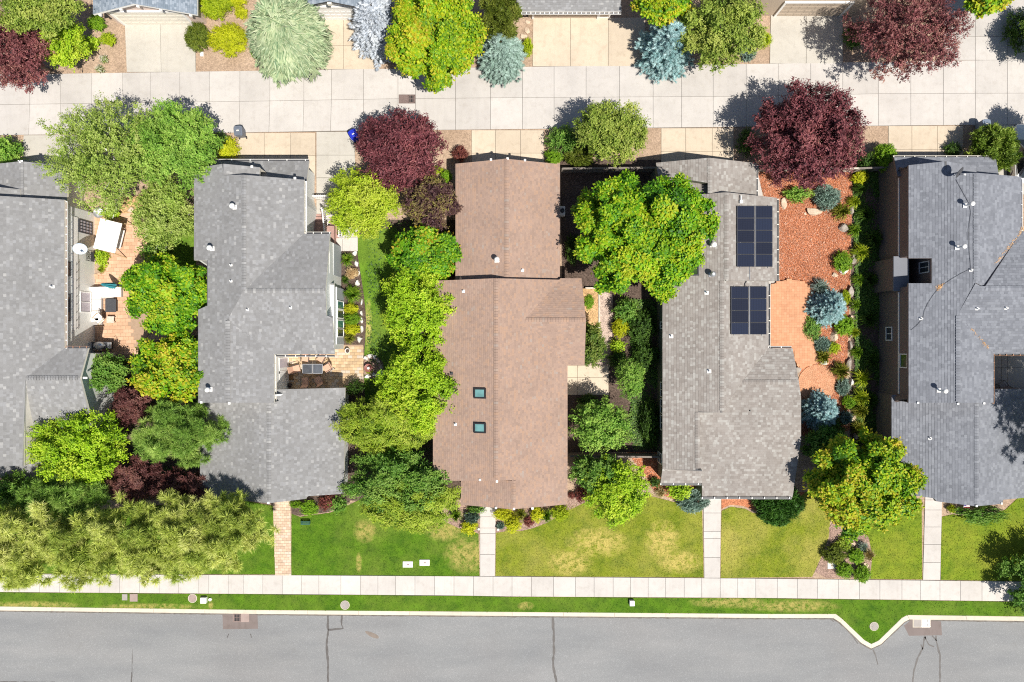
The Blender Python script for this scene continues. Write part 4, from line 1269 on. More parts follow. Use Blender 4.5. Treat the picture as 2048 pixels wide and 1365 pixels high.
def build_roof(house, pieces, mat, base_mat, seed, caps=(), **kw):
    """slab with fascia edges and a skin of single shingles"""
    P3 = [(pl, [pl.at(*q) for q in pts]) for pl, pts in pieces]
    mb = MB()
    for pl, pts in P3:
        n = len(pts)
        a = sum(pts[i][0]*pts[(i+1) % n][1] - pts[(i+1) % n][0]*pts[i][1] for i in range(n))
        q = pts if a > 0 else pts[::-1]
        vs = [(x, y, z) for x, y, z in q] + [(x, y, z - .2) for x, y, z in q]
        fs = [tuple(range(n)), tuple(range(2*n-1, n-1, -1))]
        mb.add(vs, fs, .5, 0)
        mb.add(vs, [(i, n+i, n+(i+1) % n, (i+1) % n) for i in range(n)], .5, 1)
    # gable faces where one roof stands above another
    for k, (pl, pts) in enumerate(P3):
        n = len(pts)
        cw = sum(pts[i][0]*pts[(i+1) % n][1] - pts[(i+1) % n][0]*pts[i][1] for i in range(n)) < 0
        for i in range(n):
            A, B = Vector(pts[i]), Vector(pts[(i+1) % n]); e = B - A
            L = math.hypot(e.x, e.y)
            if L < .2 or (abs(e.z) < .02*L and A.z < min(p[2] for p in pts) + .1): continue
            o = Vector((e.y, -e.x, 0))/L*(-.06 if cw else .06)
            m = max(1, int(L/.35)); low = []
            for q in range(m+1):
                p = A.lerp(B, min(max(q/m, .01), .99)) + o; c = np.array([[p.x, p.y]])
                zs_ = [q2.z(p.x, p.y) for j, (q2, t2) in enumerate(P3) if j != k and in_poly(c, [(u[0], u[1]) for u in t2])[0]]
                low.append(max(zs_) if zs_ else None)
            for q in range(m):
                z0, z1 = low[q], low[q+1]
                if z0 is None or z1 is None: continue
                p0, p1 = A.lerp(B, q/m), A.lerp(B, (q+1)/m)
                if max(p0.z - z0, p1.z - z1) < .1: continue
                inn = -o*.5
                mb.add([(p0.x+inn.x, p0.y+inn.y, p0.z-.1), (p1.x+inn.x, p1.y+inn.y, p1.z-.1), (p1.x+inn.x, p1.y+inn.y, min(z1, p1.z)-.3), (p0.x+inn.x, p0.y+inn.y, min(z0, p0.z)-.3)], [(0, 1, 2, 3)], .5, 1)
    roof = mb.build('roof', [MAT[base_mat[0]], MAT[base_mat[1]]], house)
    V, F, T = shingle_arrays(P3, seed, **kw)
    for i, (pl, p, q) in enumerate(caps):
        V, F, T = ridge_caps(V, F, T, pl.at(*p), pl.at(*q), seed=seed+i, drop=pl.s)
    o = link('shingle_covering', np_mesh('shingle_covering', V, F, T, MAT[mat]), roof)
    prop(o, kind='stuff')
    def top(x, y):
        best = None
        pt = np.array([[x, y]])
        for pl, pts in P3:
            if in_poly(pt, [(p[0], p[1]) for p in pts])[0]:
                z = pl.z(x, y)
                best = z if best is None else max(best, z)
        return best
    return roof, top

def build_walls(house, foot, top, mat, over=.35, fallback=2.5, thick=.15):
    """foot: photo points with heights along the eaves; walls stand `over` inside them and reach the roof"""
    poly = ccw([W(*p) for p in foot])
    poly = inset(poly, over)
    inner = inset(poly, thick)
    mb = MB()
    n = len(poly)
    for i in range(n):
        A, B, a, b = (Vector(q) for q in (poly[i], poly[(i+1) % n], inner[i], inner[(i+1) % n]))
        m = max(1, int((B-A).length/.4))
        for k in range(m):
            f0, f1 = k/m, (k+1)/m
            p, q, r, s = A.lerp(B, f0), A.lerp(B, f1), a.lerp(b, f1), a.lerp(b, f0)
            zz = []
            for c, d in ((p, s), (q, r)):
                e = c.lerp(d, .9)
                z = top(e.x, e.y)
                zz.append((z - .19) if z else fallback)
            mb.add([(p.x, p.y, -.1), (q.x, q.y, -.1), (q.x, q.y, zz[1]), (p.x, p.y, zz[0]), (s.x, s.y, -.1), (r.x, r.y, -.1), (r.x, r.y, zz[1]), (s.x, s.y, zz[0])],
                   [(0, 1, 2, 3), (5, 4, 7, 6), (3, 2, 6, 7)])
    return mb.build('wall', MAT[mat], house), poly

def window(house, c, axis, w, h, frame='white', pane='glass', split='h', proud=.05, name='window'):
    """window on a wall; axis: outward direction E, W, N or S; c: centre on the wall face"""
    d = {'E': (1, 0), 'W': (-1, 0), 'N': (0, 1), 'S': (0, -1)}[axis]
    t = (-d[1], d[0])
    rz = math.atan2(t[1], t[0])
    mb = MB(); fw = .08
    def bar(u, v, su, sv):
        mb.box((c[0] + d[0]*proud/2 + t[0]*u, c[1] + d[1]*proud/2 + t[1]*u, c[2] + v), (su, proud, sv), rz)
    bar(0, h/2, w + fw, fw); bar(0, -h/2, w + fw, fw); bar(-w/2, 0, fw, h - fw); bar(w/2, 0, fw, h - fw)
    if split == 'h': bar(0, 0, w - fw, .05)
    if split == 'v': bar(0, 0, .05, h - fw)
    if split == 'grid':
        for u in (-w/4, 0, w/4): bar(u, 0, .03, h - fw)
        for v in (-h/4, 0, h/4):
            mb.box((c[0] + d[0]*(proud/2-.012), c[1] + d[1]*(proud/2-.012), c[2] + v), (w - fw, proud, .03), rz)
    o = mb.build(name, MAT[frame], house)
    MB().box((c[0] + d[0]*.01, c[1] + d[1]*.01, c[2]), (w - .04, .015, h - .04), rz).build('pane', MAT[pane], o)
    return o

def gutter(house, p, q, z, out, mat='white', strap='white', every=.95, w=.13, inner='dark'):
    """open eaves gutter with straps from photo point p to q at height z; out: outward direction"""
    a, b = Vector(W3(*p, z)), Vector(W3(*q, z))
    L = (b-a).length; d = (b-a)/L
    o = Vector({'E': (1, 0, 0), 'W': (-1, 0, 0), 'N': (0, 1, 0), 'S': (0, -1, 0)}[out])
    rz = math.atan2(d.y, d.x); m = (a+b)/2
    mb = MB()
    mb.box(m + o*(w/2+.02) + Vector((0, 0, -.20)), (L, w, .015), rz, mat=1)
    mb.box(m + o*(w+.02) + Vector((0, 0, -.155)), (L, .02, .1), rz)
    for k in range(int(L/every)+1):
        mb.box(a + d*(.05 + k*every) + o*(w/2+.012) + Vector((0, 0, -.115)), (.06, w, .012), rz)
    return mb.build('gutter', [MAT[mat], MAT[inner]], house)

def vent(house, px, py, pl, r=.07, h=.35, mat='white', cap=False, base=.16, name='vent_pipe'):
    r *= .82; base *= .68
    x, y, z = pl.at(px, py)
    q = pl.normal().to_track_quat('Z', 'Y').to_matrix()
    mb = MB()
    mb.box((x, y, z+.035), (base*2, base*2.2, .02), tilt=q)
    mb.tube([(x, y, z), (x, y, z+h)], r, r, 10)
    if cap:
        mb.lathe([(r*.9, z+h-.03), (r*1.9, z+h+.02), (r*1.8, z+h+.12), (r*.9, z+h+.2)], (x, y, 0), 14)
    return mb.build(name, MAT[mat], house)

MAT['glass'] = glass_mat('window_glass', (.07, .085, .10))
MAT['teal_glass'] = glass_mat('teal_glass', (.10, .30, .27))
MAT['sky_glass'] = glass_mat('skylight_glass', (.16, .34, .34), .05)
MAT['green_glass'] = glass_mat('dark_green_glass', (.045, .085, .03))
MAT['blind'] = plain('window_blind', (.46, .42, .46), .6, .1, 3)
MAT['roof_base'] = plain('roof_felt', (.10, .10, .105), .9)
MAT['brown_base'] = plain('brown_roof_felt', (.12, .075, .055), .9)
GREY = [(0, (.188, .187, .189)), (.35, (.210, .209, .211)), (.65, (.226, .226, .229)), (.85, (.25, .252, .26)), (1, (.32, .318, .315))]
MAT['sh_grey'] = shingle_mat('grey_shingle', GREY)
MAT['sh_brown'] = shingle_mat('brown_shingle', [(0, (.265, .188, .152)), (.3, (.295, .208, .168)), (.6, (.32, .224, .178)), (.85, (.345, .228, .166)), (1, (.30, .245, .215))])
MAT['sh_taupe'] = shingle_mat('taupe_shingle', [(0, (.21, .188, .172)), (.35, (.248, .225, .208)), (.65, (.27, .25, .233)), (1, (.35, .34, .32))])
MAT['sh_slate'] = shingle_mat('slate_shingle', [(0, (.148, .157, .180)), (.5, (.178, .188, .215)), (1, (.225, .238, .268))])
MAT['sh_blue'] = shingle_mat('blue_grey_shingle', [(0, (.14, .175, .215)), (.5, (.21, .25, .30)), (1, (.30, .34, .39))])
MAT['sid_grey'] = siding_mat('pale_grey_siding', (.78, .79, .77))
MAT['sid_blue'] = siding_mat('blue_grey_siding', (.42, .45, .48))
MAT['sid_olive'] = siding_mat('olive_siding', (.15, .16, .115))
MAT['sid_brown'] = siding_mat('brown_siding', (.20, .155, .14))
MAT['sid_pink'] = siding_mat('pinkish_siding', (.68, .55, .49))
MAT['sid_white'] = siding_mat('white_siding', (.80, .80, .80))
MAT['sid_tan'] = siding_mat('tan_siding', (.52, .43, .34))

# ---- brown roofed house, centre
g0 = 3.95
h3 = thing('house', 'long house with reddish brown shingle roof and two skylights, in the centre', 'house', W3(1010, 700), group=None)
h3.location = (0, 0, 0)
gL, gR = PP('L', 1012, g0), PP('R', 1012, g0)
mL, mR = PP('L', 991, 4.6), PP('R', 991, 4.6)
fz = mR.at(1025, 990)[2]
fL = PP('L', 1025, fz)
cz = mR.at(1050, 640)[2]
cN, cS = match('N', 640, cz, mR, (1121, 559)), match('S', 640, cz, mR, (1135, 731))
pieces = [(gL, [(1012, 318), (911, 328), (911, 566), (1012, 566)]), (gR, [(1012, 318), (1012, 566), (1120, 566), (1120, 329)]),
          (mL, [(991, 557), (870, 562), (866, 700), (866, 962), (991, 962)]),
          (fL, [(1025, 962), (922, 957), (922, 1010), (1025, 1019)]),
          (mR, [(991, 557), (991, 961), (1026, 961), (1026, 1019), (1135, 1009), (1135, 731), (1050, 640), (1121, 560)]),
          (cN, [(1050, 640), (1172, 640), (1163, 557), (1121, 557)]), (cS, [(1050, 640), (1135, 731), (1169, 731), (1172, 640)])]
roof, top3 = build_roof(h3, pieces, 'sh_brown', ('brown_base', 'copper'), 31,
    caps=[(gR, (1013, 318), (1013, 556)), (mR, (992, 558), (992, 960)), (mR, (1027, 962), (1027, 1018)), (cN, (1052, 640), (1171, 640))], course=.15)
build_walls(h3, [(911, 328, 3), (1120, 329, 3), (1121, 557, 3), (1163, 557, 3.6), (1169, 731, 3.6), (1135, 731, 3), (1135, 1009, 3), (922, 1009, 3), (922, 957, 3), (870, 957, 3.2), (870, 562, 3.2), (911, 562, 3)], top3, 'sid_tan')
def skylight(house, px, py, pl, w, h, pane, frame='black', side=None):
    x, y, z = pl.at(px, py)
    q = pl.normal().to_track_quat('Z', 'Y').to_matrix().to_4x4()
    mb = MB()
    a = math.atan(pl.s) * {'L': -1, 'R': 1}.get(pl.d, 0)
    rot = Matrix.Rotation(a, 3, 'Y')
    for ox, oy, sx, sy in ((0, h/2, w+.1, .1), (0, -h/2, w+.1, .1), (-w/2, 0, .1, h-.1), (w/2, 0, .1, h-.1)):
        p = rot @ Vector((ox, oy, .09)); mb.box((x+p.x, y+p.y, z+p.z), (sx, sy, .16), tilt=rot)
    o = mb.build('skylight', MAT[frame], house)
    p = rot @ Vector((0, 0, .10)); MB().box((x+p.x, y+p.y, z+p.z), (w-.08, h-.08, .03), tilt=rot).build('pane', MAT[pane], o)
    return o
skylight(h3, 960.5, 787, mL, .82, .66, 'sky_glass'); skylight(h3, 960.5, 856, mL, .82, .66, 'sky_glass')
vent(h3, 994, 521, gL, .13, .55, 'white', True, .25); vent(h3, 1045, 541, gR, .05, .3); vent(h3, 927, 583, mL, .05, .3); vent(h3, 903, 747, mL, .05, .3, 'dark'); vent(h3, 911, 849, mL, .06, .3)
for p, pl in (((960, 960), mL), ((994, 963), mR), ((1028, 1018), mR), ((1065, 1017), mR), ((992, 1016), fL), ((982, 320), gL), ((1015, 318), gR), ((1050, 321), gR)):
    x, y, z = pl.at(*p); MB().box((x, y, z), (.16, .16, .12)).build('barge_bracket', MAT['white'], h3)
x, y = W(1125, 421, 1.0)
t = thing('air_conditioner', 'pale air conditioner unit by the brown house wall in shade', 'air conditioner', (x, y, .05))
MB().rbox((0, 0, .4), (.45, .75, .8), .05).build('casing', MAT['offwhite'], t); MB().lathe([(.16, .80), (.18, .83), (.05, .84)], (0, 0, 0), 16).build('fan_grille', MAT['dark'], t)
for _ in (): pass

# ---- house with solar panels
h4 = thing('house', 'house with mottled taupe shingle roof carrying two solar arrays', 'house')
gL, gR = PP('L', 1419, 3.95), PP('R', 1419, 3.95)
xL = PP('L', 1436, 3.5)
mL, mR = PP('L', 1452, 4.3), PP('R', 1452, 4.3)
m2z = mL.at(1443, 600)[2]
m2R = PP('R', 1443, m2z)
q4 = m2R.at(1484, 765)[2]
cN = match('N', 765, q4, m2R, (1537, 697)); cS = PP('S', 765, q4, .155)
sS = PP('S', 940, 3.0)
pieces = [(gL, [(1419, 316), (1312, 326), (1316, 353), (1357, 357), (1419, 367)]), (gR, [(1419, 316), (1419, 392), (1513, 392), (1513, 327)]),
          (xL, [(1434, 366), (1316, 350), (1316, 402), (1434, 396)]),
          (mL, [(1452, 385), (1345, 394), (1325, 398), (1325, 938), (1396, 941), (1396, 823), (1443, 826), (1443, 562), (1452, 561)]),
          (mR, [(1452, 385), (1452, 562), (1554, 562), (1554, 396)]),
          (m2R, [(1443, 561), (1443, 826), (1484, 765), (1537, 697), (1537, 561)]),
          (cN, [(1484, 765), (1598, 765), (1585, 697), (1537, 697)]),
          (cS, [(1484, 765), (1443, 826), (1396, 823), (1396, 942), (1404, 942), (1404, 995), (1585, 995), (1602, 880), (1602, 795), (1598, 765)]),
          (sS, [(1325, 938), (1321, 967), (1404, 967), (1404, 940)])]
roof, top4 = build_roof(h4, pieces, 'sh_taupe', ('roof_base', 'sid_olive'), 41,
    caps=[(gR, (1420, 317), (1420, 392)), (mR, (1453, 386), (1453, 560)), (m2R, (1444, 562), (1444, 824)), (mL, (1395, 825), (1395, 940)), (cN, (1486, 765), (1597, 765))], course=.19, lens=(.12, .30), gap=.005)
build_walls(h4, [(1312, 326, 2.8), (1513, 327, 2.8), (1513, 396, 2.8), (1554, 396, 3), (1554, 562, 3), (1537, 562, 3), (1537, 697, 3), (1585, 697, 3.4), (1598, 790, 4), (1585, 995, 2.6), (1404, 995, 2.6), (1404, 967, 2.6), (1325, 967, 2.6), (1325, 398, 3), (1312, 360, 2.8)], top4, 'sid_olive', over=.16, fallback=2.4)
gutter(h4, (1513, 330), (1513, 392), 2.95, 'E'); gutter(h4, (1555, 397), (1555, 562), 3.1, 'E', 'offwhite'); gutter(h4, (1538, 565), (1538, 697), 3.15, 'E', 'offwhite')
gutter(h4, (1537, 697), (1585, 697), 3.2, 'N', 'white'); gutter(h4, (1404, 995), (1585, 995), 2.65, 'S', 'white'); gutter(h4, (1321, 967), (1404, 967), 2.7, 'S', 'white')
xw = W(1325, 650, 3.0)[0] + .16
for yy, ww in ((651, .5), (779, 1.1), (812, 1.1), (845, 1.1)): window(h4, (xw, W(0, yy, 1.8)[1], 2.0), 'W', ww, .75, 'offwhite', 'glass', 'v')
window(h4, (xw, W(0, 918, 1.8)[1], 1.4), 'W', .8, 1.3, 'offwhite', 'glass', 'h')
skylight(h4, 1384, 541, mL, .9, .74, 'green_glass', 'dark')
x, y, z = mL.at(1374, 541); MB().box((x - .1, y, z + .16), (.12, .62, .05), tilt=Matrix.Rotation(-math.atan(.34), 3, 'Y')).build('skylight_blind', MAT['white'], h4)
vent(h4, 1422, 550, mL, .14, .5, 'steel', True, .24); vent(h4, 1413, 586, mL, .07, .3, 'white', False, .2); vent(h4, 1342, 673, mL, .07, .3, 'white', False, .2); vent(h4, 1418, 743, mL, .07, .3, 'white', False, .2)
vent(h4, 1424, 491, mL, .14, .4, 'white', True, .2); vent(h4, 1500, 822, cS, .06, .12, 'black', False, .08)
x, y, z = mR.at(1481, 405); mb = MB(); mb.box((x, y, z+.12), (.22, .22, .2)); mb.tube([(x, y+.05, z+.1), (x-.02, y+.45, z+.2)], .05); mb.build('junction_box', MAT['white'], h4)
mb = MB(); mb.tube([Vector(mR.at(1499, 535)) + Vector((0, 0, .06)), Vector(mR.at(1499, 560)) + Vector((0, 0, .06))], .035); mb.build('conduit', MAT['steel'], h4)
mb = MB(); mb.tube([Vector(m2R.at(1493, 562)) + Vector((0, 0, .06)), Vector(m2R.at(1489, 568)) + Vector((0, 0, .08)), Vector(m2R.at(1490, 575)) + Vector((0, 0, .08))], .03); mb.build('conduit', MAT['dark'], h4)

def cell_mat():
    n = NT('solar_cell', .16, .6)
    n.color(n.mix(n.attr(), (.014, .016, .028), (.020, .026, .050)))
    return n.m
MAT['cell'] = cell_mat()
MAT['panel_line'] = plain('panel_busbar', (.03, .033, .045), .3, .05)
def solar_array(label, pl, x0, x1, xm, ys):
    root = thing('solar_array', label, 'solar panels', (0, 0, 0), group='solar arrays on the taupe roof')
    rr = random.Random(9)
    for r in range(len(ys)-1):
        for c, (a, b) in enumerate(((x0, xm-1.2), (xm+1.2, x1))):
            q = [Vector(pl.at(u, v)) for u, v in ((a, ys[r]), (b, ys[r]), (b, ys[r+1]-.6), (a, ys[r+1]-.6))]
            nrm = pl.normal()
            up = nrm*.13
            q = [p + up for p in q]
            mb = MB(); fr = .03
            ce = sum(q, Vector())/4
            inn = [p + (ce-p).normalized()*.045 for p in q]
            mb.add(q + [p - nrm*.04 for p in q] + inn, [(0, 8, 9, 1), (1, 9, 10, 2), (2, 10, 11, 3), (3, 11, 8, 0), (0, 1, 5, 4), (1, 2, 6, 5), (2, 3, 7, 6), (3, 0, 4, 7), (4, 5, 6, 7)], mat=0)
            pan = mb.build('solar_panel', MAT['dark'], root)
            m2 = MB(); tn = rr.random()
            ins = [p - nrm*.006 for p in inn]
            NC, NR = 10, 6
            for i in range(NC):
                for j in range(NR):
                    def uv(u, v): return ins[0].lerp(ins[1], u).lerp(ins[3].lerp(ins[2], u), v)
                    g = .004
                    m2.add([uv(i/NC+g, j/NR+g*1.6), uv((i+1)/NC-g, j/NR+g*1.6), uv((i+1)/NC-g, (j+1)/NR-g*1.6), uv(i/NC+g, (j+1)/NR-g*1.6)], [(0, 1, 2, 3)], tone=tn)
            m3 = MB().add([p - nrm*.010 for p in ins], [(0, 1, 2, 3)])
            prop(m2.build('cell_grid', MAT['cell'], pan), kind='stuff')
            m3.build('backing_sheet', MAT['panel_line'], pan)
    mb = MB()
    for a in (x0 + 8, x1 - 8):
        mb.tube([Vector(pl.at(a, ys[0]-2)) + Vector((0, 0, .07)), Vector(pl.at(a, ys[-1]+2)) + Vector((0, 0, .07))], .022, n=4)
    for v in ys:
        mb.tube([Vector(pl.at(xm, v)) + pl.normal()*.10, Vector(pl.at(xm, v-.1)) + pl.normal()*.14], .03, n=4)
    mb.tube([Vector(pl.at(xm, ys[0])) + pl.normal()*.125, Vector(pl.at(xm, ys[-1]-1)) + pl.normal()*.125], .03, n=4)
    mb.build('mounting_rail', MAT['steel'], root)
    return root
solar_array('larger upper array of ten dark solar panels on the taupe roof', mR, 1472, 1543, 1508, [413, 437.5, 462, 486, 510, 535])
solar_array('smaller lower array of eight dark solar panels on the taupe roof', m2R, 1460, 1531, 1496.5, [574, 598, 622, 646, 670])

# ---- second grey house (courtyard with dining table)
h2 = thing('house', 'grey shingled house with a dining courtyard, second from the left', 'house')
cL, cR = PP('L', 487, 5.75), PP('R', 487, 5.75)
gN = PP('N', 322, 2.8)
bz = cL.at(447, 330)[2]; bR = PP('R', 447, bz)
eN, eS = match('N', 582, 5.75, cR, (608, 468)), PP('S', 582, 5.75, .16)
def through(pl, p, q):
    a, b = pl.at(*p), pl.at(*q); return Plane('R', a[0], a[2], (a[2]-b[2])/(b[0]-a[0]))
dR = through(eS, (455, 640), (548, 709))
wL, wR = PP('L', 537, 4.1, .26), PP('R', 537, 4.1, .26)
yR = PP('R', 652, 3.3, .3)
pieces = [(gN, [(420, 322), (420, 383), (611, 383), (618, 322)]), (cL, [(447, 328), (395, 336), (388, 344), (388, 521), (414, 521), (414, 612), (396, 620), (396, 806), (455, 806), (455, 640), (487, 582), (487, 350), (447, 351)]),
          (bR, [(447, 328), (447, 353), (519, 353), (519, 335)]), (cR, [(487, 350), (487, 582), (608, 468), (608, 360)]),
          (eN, [(487, 582), (651, 582), (660, 468), (608, 468)]), (eS, [(487, 582), (455, 640), (548, 709), (669, 709), (665, 632), (653, 632), (651, 582)]),
          (dR, [(455, 640), (455, 806), (548, 806), (548, 709)]),
          (yR, [(651, 567), (651, 640), (668, 640), (668, 567)]),
          (wR, [(537, 780), (537, 1007), (612, 998), (612, 993), (688, 988), (690, 776)]), (wL, [(537, 780), (400, 790), (400, 994), (519, 1005), (537, 1007)])]
roof, top2 = build_roof(h2, pieces, 'sh_grey', ('roof_base', 'offwhite'), 21,
    caps=[(cR, (488, 351), (488, 580)), (eN, (490, 582), (650, 582)), (dR, (456, 642), (456, 805)), (wR, (538, 806), (538, 1006))], course=.195, lens=(.12, .27), gap=0.0)
build_walls(h2, [(420, 322, 2.8), (618, 322, 2.8), (612, 383, 3.4), (608, 400, 4.6), (608, 468, 4.6), (660, 468, 4.6), (651, 582, 6), (669, 709, 4.4), (548, 709, 4.4), (551, 779, 4.2), (690, 777, 2.7), (688, 988, 2.7), (400, 994, 2.7), (396, 620, 4.4), (388, 521, 4.4), (388, 344, 4.4), (420, 344, 2.8)], top2, 'sid_grey', over=.35, fallback=2.5)
gutter(h2, (548, 710), (668, 710), 4.45, 'S', 'white', every=.75); gutter(h2, (548, 712), (548, 803), 4.4, 'E', 'offwhite', every=.6, inner='offwhite', w=.1); gutter(h2, (609, 362), (609, 468), 4.65, 'E', 'white', inner='white', w=.1); gutter(h2, (608, 468), (661, 468), 4.7, 'N', 'offwhite', every=.6)
gutter(h2, (424, 322), (617, 322), 2.85, 'N', 'white', every=1.4)
for px, py, pl, r, cap in ((470, 415, cL, .13, True), (425, 498, cL, .13, True), (463, 531, cL, .05, False), (463, 563, cL, .05, False), (496, 620, eS, .06, False), (582, 616, eS, .06, False), (421, 779, cL, .12, True), (458, 868, wL, .06, False)):
    vent(h2, px, py, pl, r, .5 if cap else .3, 'white' if pl is not wL else 'dark', cap, .24 if cap else .12)
for p, pl in (((403, 805), cL), ((459, 807), dR), ((504, 334), bR), ((590, 357), cR), ((537, 1006), wR)):
    x, y, z = pl.at(*p); MB().box((x, y, z), (.16, .16, .12)).build('barge_bracket', MAT['white'], h2)
# courtyard door and window wall
wx0 = W(548, 0, 4.4)[0] - .35
window(h2, (wx0, W(0, 731, 1.2)[1], 1.25), 'E', 1.15, 2.1, 'white', 'blind', 'none'); window(h2, (wx0, W(0, 753, 1.2)[1], 1.25), 'E', .8, 2.1, 'white', 'green_glass', 'none', name='door')
# bay with four lights on the east side
bx = W(690, 0, 0)[0] - .05
bay = MB(); y0, y1 = W(0, 577, 1.2)[1], W(0, 689, 1.2)[1]
bay.box((bx - .5, (y0+y1)/2, 1.65), (1.0, y0-y1, 3.3)); b = bay.build('bay_wall', MAT['sid_blue'], h2)
MB().prism([(bx-.95, y1-.1), (bx+.06, y1-.1), (bx+.06, y0+.1), (bx-.95, y0+.1)], 3.3, 3.4).build('bay_roof', MAT['white'], h2)
MB().box((bx+.03, (y0+y1)/2, 2.6), (.06, y0-y1, .16)).build('trim_board', MAT['white'], h2)
for k, (yy, gl) in enumerate(((611, 'teal_glass'), (629, 'glass'), (649, 'teal_glass'), (666, 'glass'))):
    window(h2, (bx, W(0, yy, 1.3)[1], 1.3), 'E', .62, 1.9, 'white', gl, 'none')
MAT['deckred'] = plain('red_brown_deck', (.36, .225, .195), .8, .12, 5)
# porch with railing and steps on the east side
dk = thing('entry_porch', 'red-brown side steps with white baluster railing beside the grey house', 'steps')
for k in range(4):
    a, b = W(619, 428 + k*6.2, .4), W(648, 428 + k*6.2 + 7, .4)
    mb = MB(); mb.rbox(((a[0]+b[0])/2, (a[1]+b[1])/2, .12 + k*.17), (b[0]-a[0], .32, .1), .02); mb.build('step', MAT['deckred'], dk)
a, b = W(616, 452, .8), W(668, 600, .8)
MB().prism([(a[0], a[1]), (b[0], a[1]), (b[0], b[1]), (a[0], b[1])], .1, .78).build('deck', MAT['deckred'], dk)
def railing(parent, p, q, z0, h=.95, every=.13):
    A, B = Vector((*W(*p, z0), 0)), Vector((*W(*q, z0), 0)); L = (B-A).length; d = (B-A)/L; rz = math.atan2(d.y, d.x); m = (A+B)/2
    mb = MB()
    mb.box((m.x, m.y, z0+h), (L, .10, .05), rz); mb.box((m.x, m.y, z0+.12), (L, .05, .05), rz)
    for k in range(int(L/every)+1):
        c = A + d*(k*every); mb.box((c.x, c.y, z0+h/2+.05), (.05, .05, h-.1), rz)
    for c in (A, B): mb.box((c.x, c.y, z0+h/2+.06), (.12, .12, h+.12), rz)
    mb.build('railing', MAT['white'], parent)
railing(dk, (653, 424), (658, 470), .3, 1.3, .17); railing(dk, (633, 397), (660, 397), .05, .9, .16)
a, b = W(683, 495, 0), W(683, 556, 0)
MB().box((a[0]-.6, (a[1]+b[1])/2, 1.17), (1.2, a[1]-b[1], 2.34)).build('landing_wall', MAT['sid_blue'], dk)
mb = MB(); mb.box((a[0]-.08, (a[1]+b[1])/2, 3.55), (.14, a[1]-b[1], .08)); mb.box((a[0]-.08, (a[1]+b[1])/2, 2.42), (.12, a[1]-b[1], .1))
n_ = int((a[1]-b[1])/.16)
for k in range(n_): mb.box((a[0]-.08, b[1] + (k+.5)*(a[1]-b[1])/n_, 2.98), (.05, .115, 1.1))
mb.build('railing', MAT['white'], dk)
a, b = W(660, 436, .3), W(678, 476, .3); MB().prism([(a[0], a[1]), (b[0], a[1]), (b[0], b[1]), (a[0], b[1])], .05, .3).build('deck', MAT['deckred'], dk)
railing(dk, (684, 438), (684, 477), .07, 1.0, .15)
x, y = W(645, 453, 1.0)
mb = MB(); mb.tube([W3(650, 460, .2), W3(645, 430, 1.0), W3(641, 423, 1.0)], .03); mb.build('hand_rail', MAT['copper'], dk)

# ---- first grey house at the left edge
h1 = thing('house', 'grey shingled house at the left edge with pale siding and a paver patio', 'house')
mR = PP('R', -20, 5.6); mL = PP('L', -20, 5.6)
gL, gR = PP('L', 42, 4.2), PP('R', 42, 4.2)
bR = PP('R', -30, 4.9)
wz = mR.at(50, 757)[2]
wN, wS = match('N', 757, wz, mR, (129, 697)), PP('S', 757, wz, .30)
fS = PP('S', 930, 3.1)
pieces = [(mR, [(-20, 391), (-20, 932), (47, 932), (47, 830), (50, 757), (129, 697), (129, 400)]), (mL, [(-20, 391), (-160, 400), (-160, 932), (-20, 932)]),
          (gR, [(42, 323), (42, 402), (134, 402), (134, 333)]), (gL, [(42, 323), (-70, 335), (-70, 402), (42, 402)]), (bR, [(-30, 372), (-30, 396), (41, 396), (41, 379)]),
          (wN, [(50, 757), (160, 757), (176, 697), (129, 697)]), (wS, [(50, 757), (46, 840), (46, 930), (196, 930), (187, 870), (176, 818), (160, 757)]),
          (fS, [(-160, 928), (-160, 956), (72, 956), (72, 928)])]
roof, top1 = build_roof(h1, pieces, 'sh_grey', ('roof_base', 'offwhite'), 11, caps=[(gR, (43, 324), (43, 400)), (wN, (52, 757), (159, 757))], course=.195, lens=(.12, .27), gap=0.0)
build_walls(h1, [(-70, 335, 2.8), (134, 333, 2.8), (134, 395, 2.8), (129, 400, 4.4), (129, 697, 4.4), (176, 697, 4.4), (160, 757, 5), (190, 925, 3.2), (72, 956, 2.9), (-160, 956, 2.9), (-160, 400, 4.4), (-70, 395, 2.8)], top1, 'sid_grey', over=.4, fallback=2.6)
ex = W(129, 0, 4.4)[0] + .0 - .4
gutter(h1, (129, 402), (129, 697), 4.45, 'E', 'white', every=.6, inner='copper', w=.09); gutter(h1, (129, 697), (176, 697), 4.5, 'N', 'copper', every=.5)
ya, yb = W(0, 440, 1.5)[1], W(0, 660, 1.5)[1]
lx = ex
MB().box((ex+.03, (ya+yb)/2, 2.62), (.07, ya-yb+.05, .62)).build('trim_board', MAT['white'], h1)
window(h1, (lx, W(0, 605, 1.3)[1], 1.3), 'E', 1.55, 1.3, 'white', 'blind', 'v', .06)
window(h1, (lx, W(0, 455, 1.2)[1], 1.3), 'E', .95, 1.6, 'dark', 'blind', 'grid', .07)
window(h1, (ex, W(0, 537, 3.6)[1], 3.5), 'E', 1.0, .7, 'dark', 'glass', 'v'); window(h1, (ex, W(0, 615, 3.6)[1], 3.5), 'E', 2.0, .7, 'dark', 'glass', 'v')
window(h1, (W(176, 0, 4.4)[0] + .0 - .38, W(0, 749, 1.2)[1], 1.3), 'E', 1.4, 1.3, 'white', 'teal_glass', 'v')
x, y = W(158, 0, 4.7)
MB().box((W(176, 0, 4.3)[0] + .05, W(0, 756, 4.6)[1], 4.7), (.3, .14, .1)).build('ridge_bracket', MAT['white'], h1)
mb = MB()
